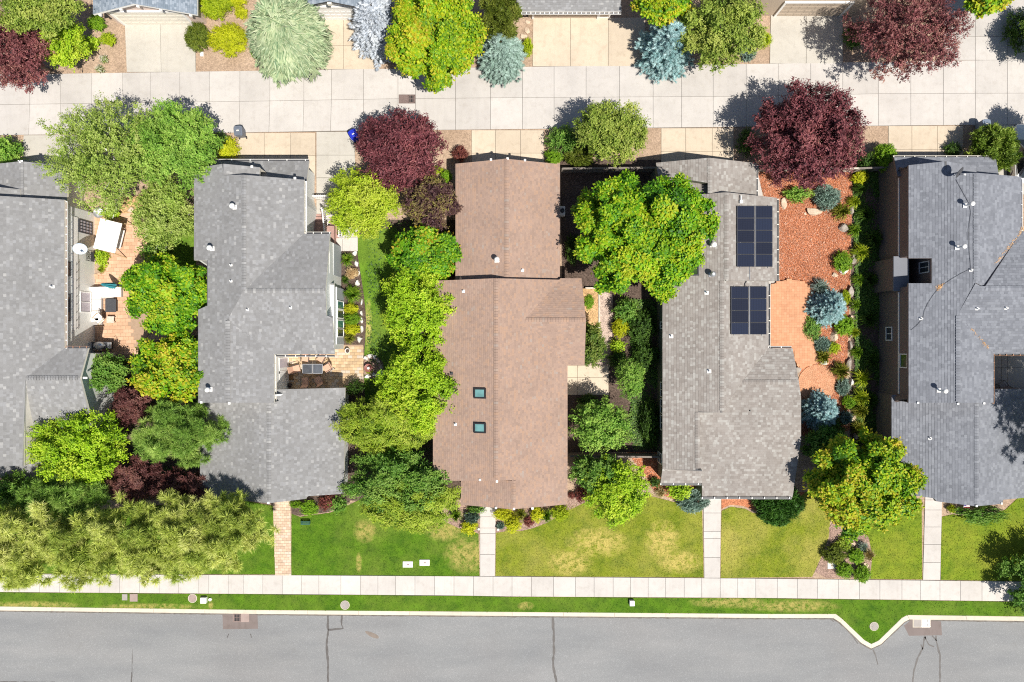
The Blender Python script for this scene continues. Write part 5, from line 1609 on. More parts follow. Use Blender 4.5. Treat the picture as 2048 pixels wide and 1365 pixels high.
for k in range(9): mb.tube([W3(153, 528 + k*16, 2.75), W3(154, 529 + k*16, 2.62), W3(153, 530 + k*16, 2.55)], .025, n=5)
mb.tube([W3(153.4, 524 + k*4, 2.76 - (.06 if k % 4 == 2 else 0)) for k in range(36)], .010, n=4)
mb.build('string_light', MAT['black'], h1)
vent(h1, 106, 574, mR, .07, .35, 'white')
vent(h1, 42.5, 324, gR, .05, .3)

# ---- dark grey house at the right edge
h5 = thing('house', 'dark blue-grey shingled house with roof cables at the right edge', 'house')
cL, cR = PP('L', 1951, 5.7), PP('R', 1951, 5.7)
gN = PP('N', 315, 2.7)
bz = cL.at(1893, 330)[2]; bR = PP('R', 1893, bz)
ez = cL.at(1951, 570)[2]; eN, eS = match('N', 577, ez, cR, (2043, 463)), PP('S', 577, ez, .16)
dR = through(eS, (1915, 630), (1987, 708))
wL, wR = PP('L', 1952, 4.1, .26), PP('R', 1952, 4.1, .26)
pieces = [(gN, [(1788, 315), (1795, 353), (1998, 353), (1991, 315)]),
          (cL, [(1893, 323), (1817, 331), (1817, 517), (1863, 517), (1863, 567), (1817, 567), (1817, 797), (1817, 806), (1915, 806), (1915, 630), (1951, 566), (1951, 346), (1893, 349)]),
          (bR, [(1893, 323), (1893, 350), (1953, 350), (1953, 334)]), (cR, [(1951, 346), (1951, 566), (1968, 575), (2043, 463), (2043, 354)]),
          (eN, [(1968, 577), (2130, 577), (2137, 463), (2043, 463)]), (eS, [(1968, 577), (1951, 567), (1915, 630), (1987, 708), (2137, 708), (2130, 577)]),
          (dR, [(1915, 630), (1915, 806), (1987, 806), (1987, 708)]),
          (wL, [(1952, 790), (1783, 790), (1783, 985), (1868, 997), (1872, 1003), (1952, 1013)]), (wR, [(1952, 779), (1952, 1013), (2006, 1008), (2006, 1000), (2130, 988), (2130, 776)])]
roof, top5 = build_roof(h5, pieces, 'sh_slate', ('roof_base', 'sid_brown'), 51, caps=[(cR, (1952, 348), (1952, 565)), (eN, (1970, 577), (2120, 577)), (dR, (1916, 632), (1916, 804)), (wR, (1953, 808), (1953, 1012))], course=.19, lens=(.14, .32), gap=.005)
build_walls(h5, [(1788, 315, 2.7), (1991, 315, 2.7), (1998, 350, 3), (2043, 354, 4.5), (2043, 463, 4.5), (2137, 463, 4.5), (2137, 708, 4.4), (1987, 708, 4.4), (1987, 776, 4.3), (2130, 776, 2.7), (2130, 988, 2.7), (1783, 985, 2.7), (1783, 790, 2.7), (1817, 790, 4.5), (1817, 567, 4.5), (1863, 567, 4.5), (1863, 517, 4.5), (1817, 517, 4.5), (1817, 353, 4.5), (1788, 350, 2.7)], top5, 'sid_brown', over=.2, fallback=2.5)
gutter(h5, (1788, 315), (1991, 315), 2.75, 'N', 'offwhite', every=.8); gutter(h5, (2043, 356), (2043, 463), 4.55, 'E', 'white'); gutter(h5, (1987, 708), (2137, 708), 4.4, 'S', 'copper', every=.5); gutter(h5, (1987, 708), (1987, 806), 4.35, 'E', 'copper', every=.6)
wx5 = W(1817, 0, 4.5)[0] + .2
for y0, y1 in ((356, 515), (585, 788)):
    a, b = W(0, y0, 2.9)[1], W(0, y1, 2.9)[1]
    MB().box((wx5 - .02, (a+b)/2, 2.9), (.05, a-b, .14)).build('trim_board', MAT['white'], h5)
window(h5, (wx5, W(0, 668, 1.4)[1], 1.55), 'W', 1.0, .8, 'white', 'glass', 'v'); window(h5, (wx5, W(0, 722, 3.4)[1], 3.6), 'W', 1.0, .95, 'white', 'green_glass', 'none', .07)
window(h5, (W(1863, 0, 4.5)[0] + .2, W(0, 536, 3)[1], 3.3), 'W', .8, 1.2, 'white', 'glass', 'v')
a, b = W(1787, 513, 3.0), W(1818, 583, 3.0)
MB().box(((a[0]+b[0])/2, (a[1]+b[1])/2, 1.45), (b[0]-a[0]-.2, a[1]-b[1]-.2, 2.9)).build('bay_wall', MAT['sid_brown'], h5)
MB().prism([(a[0], b[1]), (b[0], b[1]), (b[0], a[1]), (a[0], a[1])], 2.9, 3.02, .02).build('bay_roof', MAT['sh_slate'], h5)
for px, py, pl in ((1930, 412, cL), (1914, 496, cL), (1877, 781, cL)):
    x, y, z = pl.at(px, py); mb = MB(); mb.box((x, y, z+.03), (.3, .3, .03)); mb.tube([(x, y, z), (x+.0, y, z+.75)], .07, n=10); mb.lathe([(.09, z+.7), (.17, z+.78), (.17, z+.86), (.06, z+.92)], (x, y, 0), 14); mb.build('flue_pipe', MAT['white'], h5)
for px, py, pl in ((1941, 541, cL), (1841, 638, cL), (1953, 618, eS), (2011, 617, eS), (1859, 877, wL)): vent(h5, px, py, pl, .06, .25, 'white', False, .14)
for p, pl in (((1835, 806), cL), ((1915, 808), dR), ((1967, 807), dR), ((1952, 1012), wR), ((2002, 1007), wR)):
    x, y, z = pl.at(*p); MB().box((x, y, z+.03), (.14, .14, .12)).build('barge_bracket', MAT['white'], h5)
mb = MB()
for pl, pts in ((cL, [(1911, 360), (1922, 380), (1937, 407), (1941, 425), (1936, 460), (1936, 480), (1938, 505), (1941, 538), (1920, 548), (1900, 560), (1880, 574), (1866, 590), (1855, 607), (1848, 622), (1845, 638), (1832, 652), (1821, 661)]),):
    mb.tube([Vector(pl.at(*q)) + Vector((0, 0, .05)) for q in pts], .012, n=4, smooth=False)
mb.build('roof_cable', MAT['dark'], h5)
MAT['needles'] = plain('orange_pine_litter', (.62, .36, .15), .9, .25, 8)
rr = random.Random(3)
def litter(pl, pts, n, spread):
    mb = MB()
    for k in range(n):
        f = rr.random()*(len(pts)-1); i = int(f); f -= i
        px = pts[i][0]+(pts[i+1][0]-pts[i][0])*f + rr.gauss(0, spread); py = pts[i][1]+(pts[i+1][1]-pts[i][1])*f + rr.gauss(0, spread)
        x, y, z = pl.at(px, py); a = rr.uniform(0, 3.14); l = rr.uniform(.05, .14)
        mb.add([(x-cos(a)*l, y-sin(a)*l, z+.045), (x+cos(a)*l, y+sin(a)*l, z+.05), (x+cos(a)*l-.02, y+sin(a)*l+.02, z+.055)], [(0, 1, 2)])
    return prop(mb.build('needle_litter', MAT['needles'], h5), kind='stuff')
litter(cR, [(2050, 452), (2036, 474), (2015, 498), (1992, 528)], 120, 1.8); litter(eS, [(1940, 655), (1965, 685), (1976, 698)], 45, 1.0); litter(cL, [(1874, 578), (1884, 572)], 60, 2)

# ---- garages across the alley
t1 = thing('garage', 'pinkish gabled garage with blue-grey roof at the top left', 'garage')
L_, R_ = PP('L', 268, 4.3), PP('R', 268, 4.3)
roof, topa = build_roof(t1, [(L_, [(268, 8), (186, 29), (186, -160), (268, -170)]), (R_, [(268, 8), (268, -170), (394, -160), (394, 30)])], 'sh_blue', ('roof_base', 'white'), 61)
build_walls(t1, [(186, 28, 2.7), (394, 28, 2.7), (394, -160, 2.7), (186, -160, 2.7)], topa, 'sid_pink', over=.45, fallback=2.4)
def garage_door(house, x0, x1, y, h, mat, panels=4, depth=.12):
    n = 4
    mb = MB()
    xa, xb_ = W(x0, 0)[0], W(x1, 0)[0]; w = xb_-xa
    mb.box((xa-.09, y-.05, h/2), (.18, .14, h)); mb.box((xb_+.09, y-.05, h/2), (.18, .14, h)); mb.box(((xa+xb_)/2, y-.052, h+.09), (w+.36, .145, .18))
    d = mb.build('garage_door', MAT['white'], house)
    for k in range(n):
        m2 = MB(); hh = h/n
        m2.rbox(((xa+xb_)/2, y-.02, hh*(k+.5)), (w, .06, hh-.02), .01)
        for q in range(8): m2.box((xa + w*(q+.5)/8, y-.056, hh*(k+.5)), (w/8-.14, .012, hh-.18))
        m2.build('door_panel', MAT[mat], d)
    return d
wy = W(0, 28, 2.7)[1] + .45
garage_door(t1, 252, 386, wy, 2.15, 'offwhite')
for px in (196, 238, 272, 318, 378):
    pl = L_ if px < 268 else R_
    yy = 8 + abs(px-268)*(.25 if px < 268 else .175)
    x, y, z = pl.at(px, yy); MB().box((x, y+.15, z-.3), (.16, .5, .2)).build('roof_bracket', MAT['white'], t1)
t2 = thing('garage', 'white gabled garage between the weeping spruce and the silver spruce', 'garage')
L_, R_ = PP('L', 657, 4.2), PP('R', 657, 4.2)
roof, topb = build_roof(t2, [(L_, [(657, 3), (575, 20), (575, -160), (657, -170)]), (R_, [(657, 3), (657, -170), (745, -160), (745, 20)])], 'sh_blue', ('roof_base', 'dark'), 62)
build_walls(t2, [(575, 18, 2.7), (745, 18, 2.7), (745, -160, 2.7), (575, -160, 2.7)], topb, 'sid_white', over=.42, fallback=2.4)
garage_door(t2, 622, 712, W(0, 18, 2.7)[1] + .42, 2.15, 'white')
x, y, z = R_.at(658, 4); MB().box((x, y-.02, z-.25), (.3, .2, .3)).build('gable_ornament', MAT['offwhite'], t2)
t3 = thing('garage', 'garage with level grey eave and white gutter at the top centre', 'garage')
S_ = PP('S', -170, 4.7, .34)
roof, topc = build_roof(t3, [(S_, [(1033, 23), (1243, 23), (1236, -170), (1036, -170)])], 'sh_grey', ('roof_base', 'white'), 63)
z3 = S_.at(1100, 23)[2]
build_walls(t3, [(1040, 22, z3), (1236, 22, z3), (1236, -165, z3), (1040, -165, z3)], topc, 'sid_tan', over=.7, fallback=z3-.3)
wy3 = W(0, 22, z3)[1] + .7
garage_door(t3, 1068, 1193, wy3, z3-.45, 'sid_tan'); gutter(t3, (1033, 23), (1243, 23), z3+.05, 'S', 'white', every=.35)
window(t3, (W(1208, 0)[0], wy3, 1.1), 'S', .8, 1.9, 'white', 'sid_tan', 'none', name='door')
t4 = thing('garage', 'tan garage partly shaded by the red plum at the top right', 'garage')
L_, R_ = PP('L', 1640, 5.2), PP('R', 1640, 5.2)
roof, topd = build_roof(t4, [(L_, [(1640, -29), (1522, -12), (1522, -200), (1640, -210)]), (R_, [(1640, -29), (1640, -210), (1760, -200), (1760, -12)])], 'sh_grey', ('roof_base', 'white'), 64)
build_walls(t4, [(1522, -12, 3.8), (1760, -12, 3.8), (1760, -200, 3.8), (1522, -200, 3.8)], topd, 'sid_tan', over=.16, fallback=3.4)
garage_door(t4, 1551, 1676, W(0, -12, 3.8)[1] + .16, 2.2, 'sid_tan')

# ------------------------------------------------------------------ trees
TR = [
 # kind, name, cx, cy, rx, ry, height, label, extra
 ('red_plum', 'plum_tree', 28, 100, 80, 88, 6.0, 'dark red plum tree at the upper left corner beside the alley', {}),
 ('olive_tree', 'willow_tree', 70, 22, 88, 48, 7.0, 'greyish olive tree at the very top left behind the red plum', {}),
 ('lime_fine', 'lilac_tree', 122, 82, 50, 52, 4.2, 'bright green bushy tree between red plum and garage at top left', {}),
 ('weeping', 'weeping_spruce', 575, 74, 70, 78, 6.5, 'pale sage weeping spruce shaped like an egg beside the white garage', {'rzf': .5}),
 ('silver_spruce', 'silver_spruce', 756, 46, 60, 72, 5.0, 'silvery white spruce between white garage and big lime maple', {}),
 ('yellow_maple', 'maple_tree', 870, 62, 102, 106, 8.0, 'huge yellow-lime maple overhanging the alley at top centre', {'nb': 28, 'rl': (.15, .19), 'ragged': .1}),
 ('dark_juniper', 'juniper_tree', 1000, 26, 42, 60, 5.0, 'dark olive juniper behind the sage spruce at top centre', {}),
 ('sage_spruce', 'spruce_tree', 1003, 108, 46, 54, 3.8, 'small sage-green spruce right of the huge lime maple', {}),
 ('gold_maple', 'maple_tree', 1330, 6, 62, 38, 6.0, 'yellow-green maple cut by the top edge above the blue spruce', {}),
 ('blue_spruce', 'blue_spruce', 1334, 92, 56, 60, 4.8, 'large pale blue spruce beside the alley, right of the wide driveway', {}),
 ('olive_tree', 'locust_tree', 1445, 52, 92, 84, 6.5, 'broad olive-green tree right of the large blue spruce', {}),
 ('red_plum', 'plum_tree', 1825, 55, 132, 105, 7.5, 'wide open red plum at the top right shading a driveway', {'sparse': .85, 'gap': .1}),
 ('gold_maple', 'maple_tree', 1982, -14, 44, 44, 4.5, 'small yellow-green treetop at the top edge right of the red plum', {}),
 ('dark_green', 'dogwood_tree', 2112, 66, 62, 60, 4.4, 'dark green tree just outside the top right corner shading the drive', {}),
 ('birch', 'birch_tree', 208, 310, 138, 124, 8.0, 'big airy birch with white branches leaning over the first roof', {'sparse': .9}),
 ('green_tree', 'ash_tree', 342, 290, 98, 98, 7.5, 'dense mid green tree crown right of the birch by the alley', {}),
 ('birch', 'birch_tree', 325, 425, 72, 86, 5.5, 'pale green birch crown between patio and second grey house', {'gap': .02, 'core': .4}),
 ('plum', 'plum_tree', 797, 300, 92, 82, 5.5, 'round deep purple plum between the second grey house and the brown house', {}),
 ('bronze_plum', 'plum_tree', 860, 405, 64, 56, 5.0, 'dusky bronze plum touching the brown roof below the purple plum', {}),
 ('yellow_fine', 'locust_tree', 724, 405, 76, 78, 5.0, 'yellow-green fine-leaved tree beside the entry steps', {}),
 ('deep_maple', 'maple_tree', 850, 505, 80, 64, 4.8, 'loose green maple with orange tips below the bronze plum', {'gap': .12}),
 ('lime_fine', 'elm_tree', 832, 612, 76, 98, 5.5, 'bright lime tree at the middle of the row beside the brown roof', {'gap': .08}),
 ('lime_fine', 'elm_tree', 834, 775, 86, 100, 5.8, 'bright green tree lower in the row beside the skylights', {'gap': .08}),
 ('olive_fine', 'serviceberry_tree', 765, 850, 112, 68, 5.0, 'olive-lime tree with narrow leaves beside the courtyard roof corner', {'gap': .06}),
 ('dark_green', 'hornbeam_tree', 796, 965, 120, 70, 5.2, 'dark green tree crown behind the front lawn, half in shade', {}),
 ('olive_fine', 'hornbeam_tree', 818, 1008, 112, 66, 4.8, 'olive-lime tree hanging over the lush front lawn by the brown house', {}),
 ('lime_maple', 'maple_tree', 1288, 465, 150, 140, 9.0, 'largest lime maple, between the brown house and the solar panels', {'nb': 34, 'rl': (.12, .16), 'dens': 9}),
 ('olive_tree', 'pear_tree', 1222, 262, 80, 68, 5.5, 'olive tree with yellow-lit top at the alley behind the brown house', {}),
 ('plum', 'plum_tree', 1622, 268, 114, 108, 6.5, 'largest round purple plum, beside the red bark yard', {'nb': 36, 'rl': (.11, .145)}),
 ('juniper', 'juniper_tree', 1990, 300, 54, 56, 3.0, 'sprawling green juniper with bare stems beside the white car', {}),
 ('dark_leaf', 'magnolia_tree', 1187, 690, 27, 48, 3.4, 'narrow dark-leaved tree against the brown house eave', {}),
 ('green_tree', 'laurel_tree', 1261, 756, 27, 42, 3.6, 'upright egg-shaped green laurel in the shaded side yard', {'dens': 18, 'K': 24, 'rl': (.26, .36), 'scale': .8}),
 ('green_tree', 'elm_tree', 1204, 852, 66, 58, 4.8, 'feathery green tree below the concrete landing of the brown house', {'sparse': .8, 'gap': .1}),
 ('dark_green', 'elm_tree', 1196, 948, 58, 42, 4.0, 'dark green tree in shade behind the lime tree of the front lawn', {}),
 ('lime_fine', 'honey_locust_tree', 1236, 985, 70, 70, 4.8, 'bright lime feathery tree on the front lawn right of the brown house', {'sparse': .9}),
 ('blue_spruce', 'blue_spruce', 1659, 616, 38, 38, 2.6, 'upper of the two small blue spruces in the red bark yard', {'levels': 14, 'per': 15, 'scale': .75}),
 ('blue_spruce', 'blue_spruce', 1642, 824, 40, 38, 2.8, 'lower small blue spruce below the round brick patio', {'levels': 14, 'per': 15, 'scale': .75}),
 ('gold_maple', 'maple_tree', 1737, 972, 114, 110, 7.5, 'golden-tipped maple on the front lawn between the two right houses', {'nb': 26, 'rl': (.13, .18)}),
 ('dark_green', 'elm_tree', 1655, 895, 45, 45, 3.6, 'dark green tree in shade behind the golden-tipped maple', {}),
 ('lime_maple', 'maple_tree', 330, 585, 100, 84, 6.5, 'lime maple overhanging the left patio, upper of the pair', {'nb': 22}),
 ('gold_maple', 'maple_tree', 340, 735, 94, 76, 6.0, 'orange-tinged maple below the lime patio maple', {'nb': 22}),
 ('dark_green', 'dogwood_tree', 214, 747, 40, 44, 3.6, 'leafy dark green small tree at the corner window of the first house', {'sparse': 1.2}),
 ('red_maple', 'japanese_maple_tree', 258, 812, 44, 44, 3.6, 'small red Japanese maple between two green trees', {}),
 ('lime_fine', 'cherry_tree', 150, 900, 100, 84, 6.5, 'bright yellow-green tree over the lower corner of the first roof', {}),
 ('green_pine', 'pine_tree', 352, 868, 94, 76, 6.5, 'dark green bushy pine beside the second grey roof', {}),
 ('red_maple', 'japanese_maple_tree', 268, 968, 60, 62, 4.6, 'larger dark red maple above the row of pines', {}),
 ('red_maple', 'japanese_maple_tree', 372, 975, 62, 42, 3.6, 'shaded dark red maple behind the pines near the second house', {}),
 ('dark_green', 'spruce_tree', 30, 985, 70, 40, 5.0, 'dark green tree at the left edge below the first grey house', {}),
 ('green_pine', 'pine_tree', 110, 1010, 100, 62, 7.0, 'dark green pine behind the front row below the yellow-green tree', {}),
 ('pine', 'pine_tree', 30, 1085, 120, 112, 9.5, 'tall yellowish pine at the left edge of the front row', {}),
 ('pine', 'pine_tree', 185, 1090, 112, 105, 9.0, 'second tall pine of the front row, counted from the left', {}),
 ('pine', 'pine_tree', 322, 1085, 100, 100, 8.5, 'third tall pine of the front row with pavement behind it', {}),
 ('pine', 'pine_tree', 440, 1065, 105, 86, 8.0, 'rightmost tall pine of the front row, beside the paver path', {}),
 ('dark_green', 'ash_tree', 2096, 1168, 88, 90, 3.3, 'dark green tree at the lower right corner shading lawn and pavement', {}),
 ('pine', 'pine_tree', 2262, 880, 155, 175, 12.0, 'tall pine outside the right edge that shades the dark grey roof', {}),
 ('green_tree', 'ash_tree', 2110, 262, 44, 44, 5.0, 'tree beyond the white car whose shadow falls on the alley', {}),
]
for i, (k, nm, cx, cy, rx, ry, h, lab, ex) in enumerate(TR):
    ex = dict(ex); sp_ = ex.pop('sparse', 1.0); rzf = ex.pop('rzf', None)
    build_tree(nm, k, cx, cy, rx, ry, h, lab, 100 + i, rzf=rzf, sparse=sp_, **ex)

# ------------------------------------------------------------------ shrubs
SH = [
 ('ball_green', 195, 48, 16, 14, .9, 'dark-centred green bush beside the left wall of the pink garage'),
 ('ball_lime', 217, 80, 12, 11, .8, 'clipped round lime ball bush on bare soil left of the top left driveway'),
 ('lime_fine', 182, 88, 15, 12, .7, 'sprawling bright green bush on bare soil left of the lime ball'),
 ('white_flower', 209, 120, 7, 7, .4, 'small white-flowered plant nearest the pink garage on the bare soil'),
 ('white_flower', 201, 139, 8, 7, .4, 'small white-flowered plant on bare soil by the alley edge'),
 ('ball_lime', 428, 10, 34, 27, 1.6, 'large bright green bush at the top edge right of the pink garage'),
 ('ball_dark', 397, 76, 24, 26, 1.5, 'olive round clipped bush overhanging the top left driveway'),
 ('ball_yellow', 456, 80, 38, 32, 1.4, 'broad yellow-green bush beside the olive round bush'),
 ('ball_yellow', 474, 4, 16, 11, .9, 'small yellow bush cut by the top edge near the weeping spruce'),
 ('ball_yellow', 484, 27, 11, 10, .7, 'round small yellow bush below the yellow one at the top edge'),
 ('ball_green', 512, 100, 9, 16, .9, 'dark green bush tucked under the left side of the weeping spruce'),
 ('ball_lime', 1055, 96, 9, 16, .8, 'narrow lime bush between sage spruce and wide driveway'),
 ('ball_lime', 1524, 81, 17, 15, .9, 'lime bush left of the driveway shaded by the red plum'),
 ('blue_shrub', 1497, 107, 14, 14, .6, 'low grey-blue bush at the alley below the olive tree'),
 ('dark_shrub', 1705, 75, 18, 22, 1.2, 'dark green bush in the shade of the top right red plum'),
 ('dark_shrub', 2036, 62, 26, 40, 1.4, 'dark bush at the top right corner in shade'),
 ('green_tree', 12, 303, 28, 26, 2.4, 'bright green bush at the left edge below the alley'),
 ('ball_yellow', 455, 300, 20, 22, 1.0, 'golden yellow bush by the alley left of the grey bin'),
 ('dark_shrub', 437, 285, 20, 18, 1.4, 'dark bush between the ash tree and the golden bush'),
 ('red_shrub', 921, 308, 14, 15, 1.0, 'little red bush at the north corner of the brown roof'),
 ('ball_lime', 875, 341, 10, 6, .5, 'lime low plant between purple plum and brown wall'),
 ('ball_green', 893, 355, 10, 11, .9, 'small bright green bush at the brown wall right of the purple plum'),
 ('dark_green', 1125, 280, 30, 28, 1.6, 'leafy green bush left of the olive alley tree'),
 ('ball_green', 1107, 315, 16, 13, .9, 'small green bush at the brown roof corner near the alley'),
 ('dark_juniper', 1160, 312, 30, 24, 1.4, 'dull olive bush below the olive alley tree'),
 ('dark_shrub', 1494, 285, 18, 26, 1.4, 'dark bush left of the largest purple plum by the driveway'),
 ('ball_green', 1767, 316, 22, 26, 1.8, 'bright green clipped bush at the corner of the dark grey garage'),
 ('dark_shrub', 1732, 326, 15, 17, 1.2, 'dark green bush between largest purple plum and clipped bush'),
 ('ball_yellow', 1718, 356, 14, 12, .8, 'yellow-leaved plant below the fence in the shaded side strip'),
 ('green_tree', 1595, 389, 27, 14, .9, 'low light green bush below the largest purple plum'),
 ('blue_shrub', 1653, 396, 24, 23, 1.0, 'round grey-green lavender bush above the flat pink boulder'),
 ('ball_green', 1684, 524, 16, 18, .8, 'small green bush above the pale boulder in the red bark'),
 ('ball_green', 1688, 651, 18, 18, .9, 'round green bush just right of the upper small blue spruce'),
 ('ball_lime', 1690, 596, 9, 14, .6, 'lime little bush right of the upper small blue spruce'),
 ('dark_green', 1625, 655, 16, 26, .6, 'loose pale green perennial left of the small round bush'),
 ('blue_shrub', 1644, 690, 17, 15, .5, 'grey-blue low plant between patio edge and pale boulder'),
 ('ball_lime', 1667, 696, 11, 10, .5, 'tiny lime plant on red bark right of the grey-blue plant'),
 ('blue_shrub', 1686, 775, 12, 16, .5, 'grey-green low plant right of the round brick patio'),
 ('ball_green', 1696, 806, 11, 11, .6, 'tiny green bush right of the lower blue spruce'),
 ('blue_shrub', 1692, 836, 10, 12, .5, 'blue-grey low plant at the lower right of the lower blue spruce'),
 ('dark_shrub', 1665, 858, 22, 18, 1.2, 'dark green bush below the lower blue spruce'),
 ('dark_green', 1251, 622, 22, 22, 2.0, 'green bush under the lower edge of the largest maple'),
 ('ball_yellow', 1240, 657, 15, 17, 1.2, 'chartreuse bush in the side yard below the largest maple'),
 ('lime_fine', 1234, 693, 11, 10, .8, 'small lime bush above the egg-shaped laurel'),
 ('dark_shrub', 1281, 655, 30, 34, 1.6, 'dark shaded bush under the olive wall, upper of three'),
 ('dark_shrub', 1291, 712, 26, 28, 1.5, 'dark shaded bush beside the olive wall, middle of three'),
 ('dark_shrub', 1300, 845, 20, 50, 1.4, 'dark shaded hedge-like bush by the olive wall, lowest of three'),
 ('dark_shrub', 1235, 720, 20, 15, 1.0, 'dark bush at the upper left of the egg-shaped laurel'),
 ('ball_green', 1178, 604, 8, 12, .5, 'small green plant inside the framed raised bed'),
 ('dark_shrub', 1175, 800, 20, 10, .8, 'dark little bush at the lower edge of the concrete landing'),
 ('dark_shrub', 1145, 500, 14, 30, 1.0, 'dark plant in the shade right of the brown house wall'),
 ('ball_yellow', 939, 1054, 13, 13, .8, 'yellow ball bush just left of the brown house path'),
 ('ball_yellow', 1004, 1027, 16, 12, .9, 'yellow ball bush right of the path against the brown eave'),
 ('ball_yellow', 1025, 1048, 16, 15, .9, 'yellow ball bush standing foremost in the bed below the brown eave'),
 ('ball_yellow', 1074, 1028, 11, 13, .8, 'smaller yellow ball bush at the centre of the brown eave bed'),
 ('ball_lime', 1120, 1025, 16, 15, 1.0, 'lime-yellow ball bush at the right end of the brown eave bed'),
 ('blue_shrub', 943, 1035, 14, 11, .8, 'flat-topped blue-green bush beside the brown house path'),
 ('blue_shrub', 1001, 1052, 7, 6, .4, 'tiny grey-green tuft right of the brown house path'),
 ('red_shrub', 1058, 1043, 9, 9, .5, 'small dark red bush between two yellow ball bushes'),
 ('dark_green', 952, 1018, 12, 6, .5, 'small green plant under the brown eave left of the path'),
 ('red_shrub', 1166, 990, 16, 14, .7, 'purple-red small bush at the corner of the brown house front bed'),
 ('red_shrub', 1143, 991, 6, 6, .4, 'tiny orange-red plant near the corner of the brown house'),
 ('lime_fine', 1356, 980, 24, 17, 1.2, 'bright lime bush under the taupe eave gutter'),
 ('blue_shrub', 1385, 1003, 30, 21, 1.0, 'sprawling blue-grey juniper beside the solar house path'),
 ('dark_shrub', 1310, 965, 9, 8, .6, 'small dark shrub at the bark corner of the solar house'),
 ('cut_yew', 1553, 1008, 52, 42, 1.7, 'big dark clipped yew mound below the solar house eave'),
 ('ball_dark', 1668, 1109, 21, 18, .9, 'broad dark green bush beside the pale lid in the bark bed'),
 ('ball_green', 1711, 1112, 14, 13, .8, 'round green bush at the right of the bark bed under the golden maple'),
 ('ball_green', 1688, 1141, 14, 14, .8, 'round green bush by the pavement, left of its twin'),
 ('ball_green', 1724, 1147, 15, 16, .8, 'round green bush by the pavement, right of its twin'),
 ('olive_fine', 1686, 1088, 14, 12, .5, 'olive low plant above the broad dark bush'),
 ('dark_green', 1962, 1030, 52, 18, 1.3, 'long green hedge under the eave of the dark grey house'),
 ('ball_lime', 1902, 1018, 7, 7, .5, 'little lime bush right of the rightmost front path'),
 ('ball_green', 618, 1016, 15, 13, .9, 'round green bush in the black mulch bed near the paver path'),
 ('ball_green', 592, 1008, 11, 6, .7, 'small green bush tucked under the eave by the paver path'),
 ('red_shrub', 655, 1003, 18, 16, .8, 'reddish green loose bush at the right of the black mulch bed'),
 ('dark_green', 676, 1010, 16, 14, .8, 'green loose bush at the right end of the black mulch bed'),
 ('straw_shrub', 704, 546, 12, 11, .6, 'straw-coloured bush in the side bed between two grasses'),
 ('ball_yellow', 703, 618, 13, 9, .7, 'yellow bush in front of the bay windows, upper one'),
 ('ball_yellow', 704, 659, 13, 10, .7, 'yellow bush in front of the bay windows, lower one'),
 ('ball_green', 704, 638, 15, 11, .8, 'green mound between the two yellow bay window bushes'),
 ('ball_lime', 738, 742, 6, 5, .3, 'small moss-yellow plant in the fountain ring'),
 ('dark_shrub', 710, 776, 18, 14, 1.6, 'bare dark shrub at the courtyard patio corner'),
 ('lime_fine', 205, 517, 10, 16, .7, 'weedy lime plant in the little curbed bed by the siding'),
 ('lime_fine', 224, 428, 14, 10, .9, 'bright green plant behind the swing canopy'),
 ('dark_green', 310, 507, 22, 16, 1.4, 'dark bush at the edge of the left patio above the maple'),
 ('dark_shrub', 1905, 300, 16, 14, .8, 'low dark plant left of the sprawling juniper'),
]
for i, (k, px, py, rx, ry, h, lab) in enumerate(SH):
    nm = {'cut_yew': 'clipped_yew', 'dark_shrub': 'shade_shrub'}.get(k, 'shrub')
    build_shrub(nm, k, px, py, rx, ry, h, lab, i)

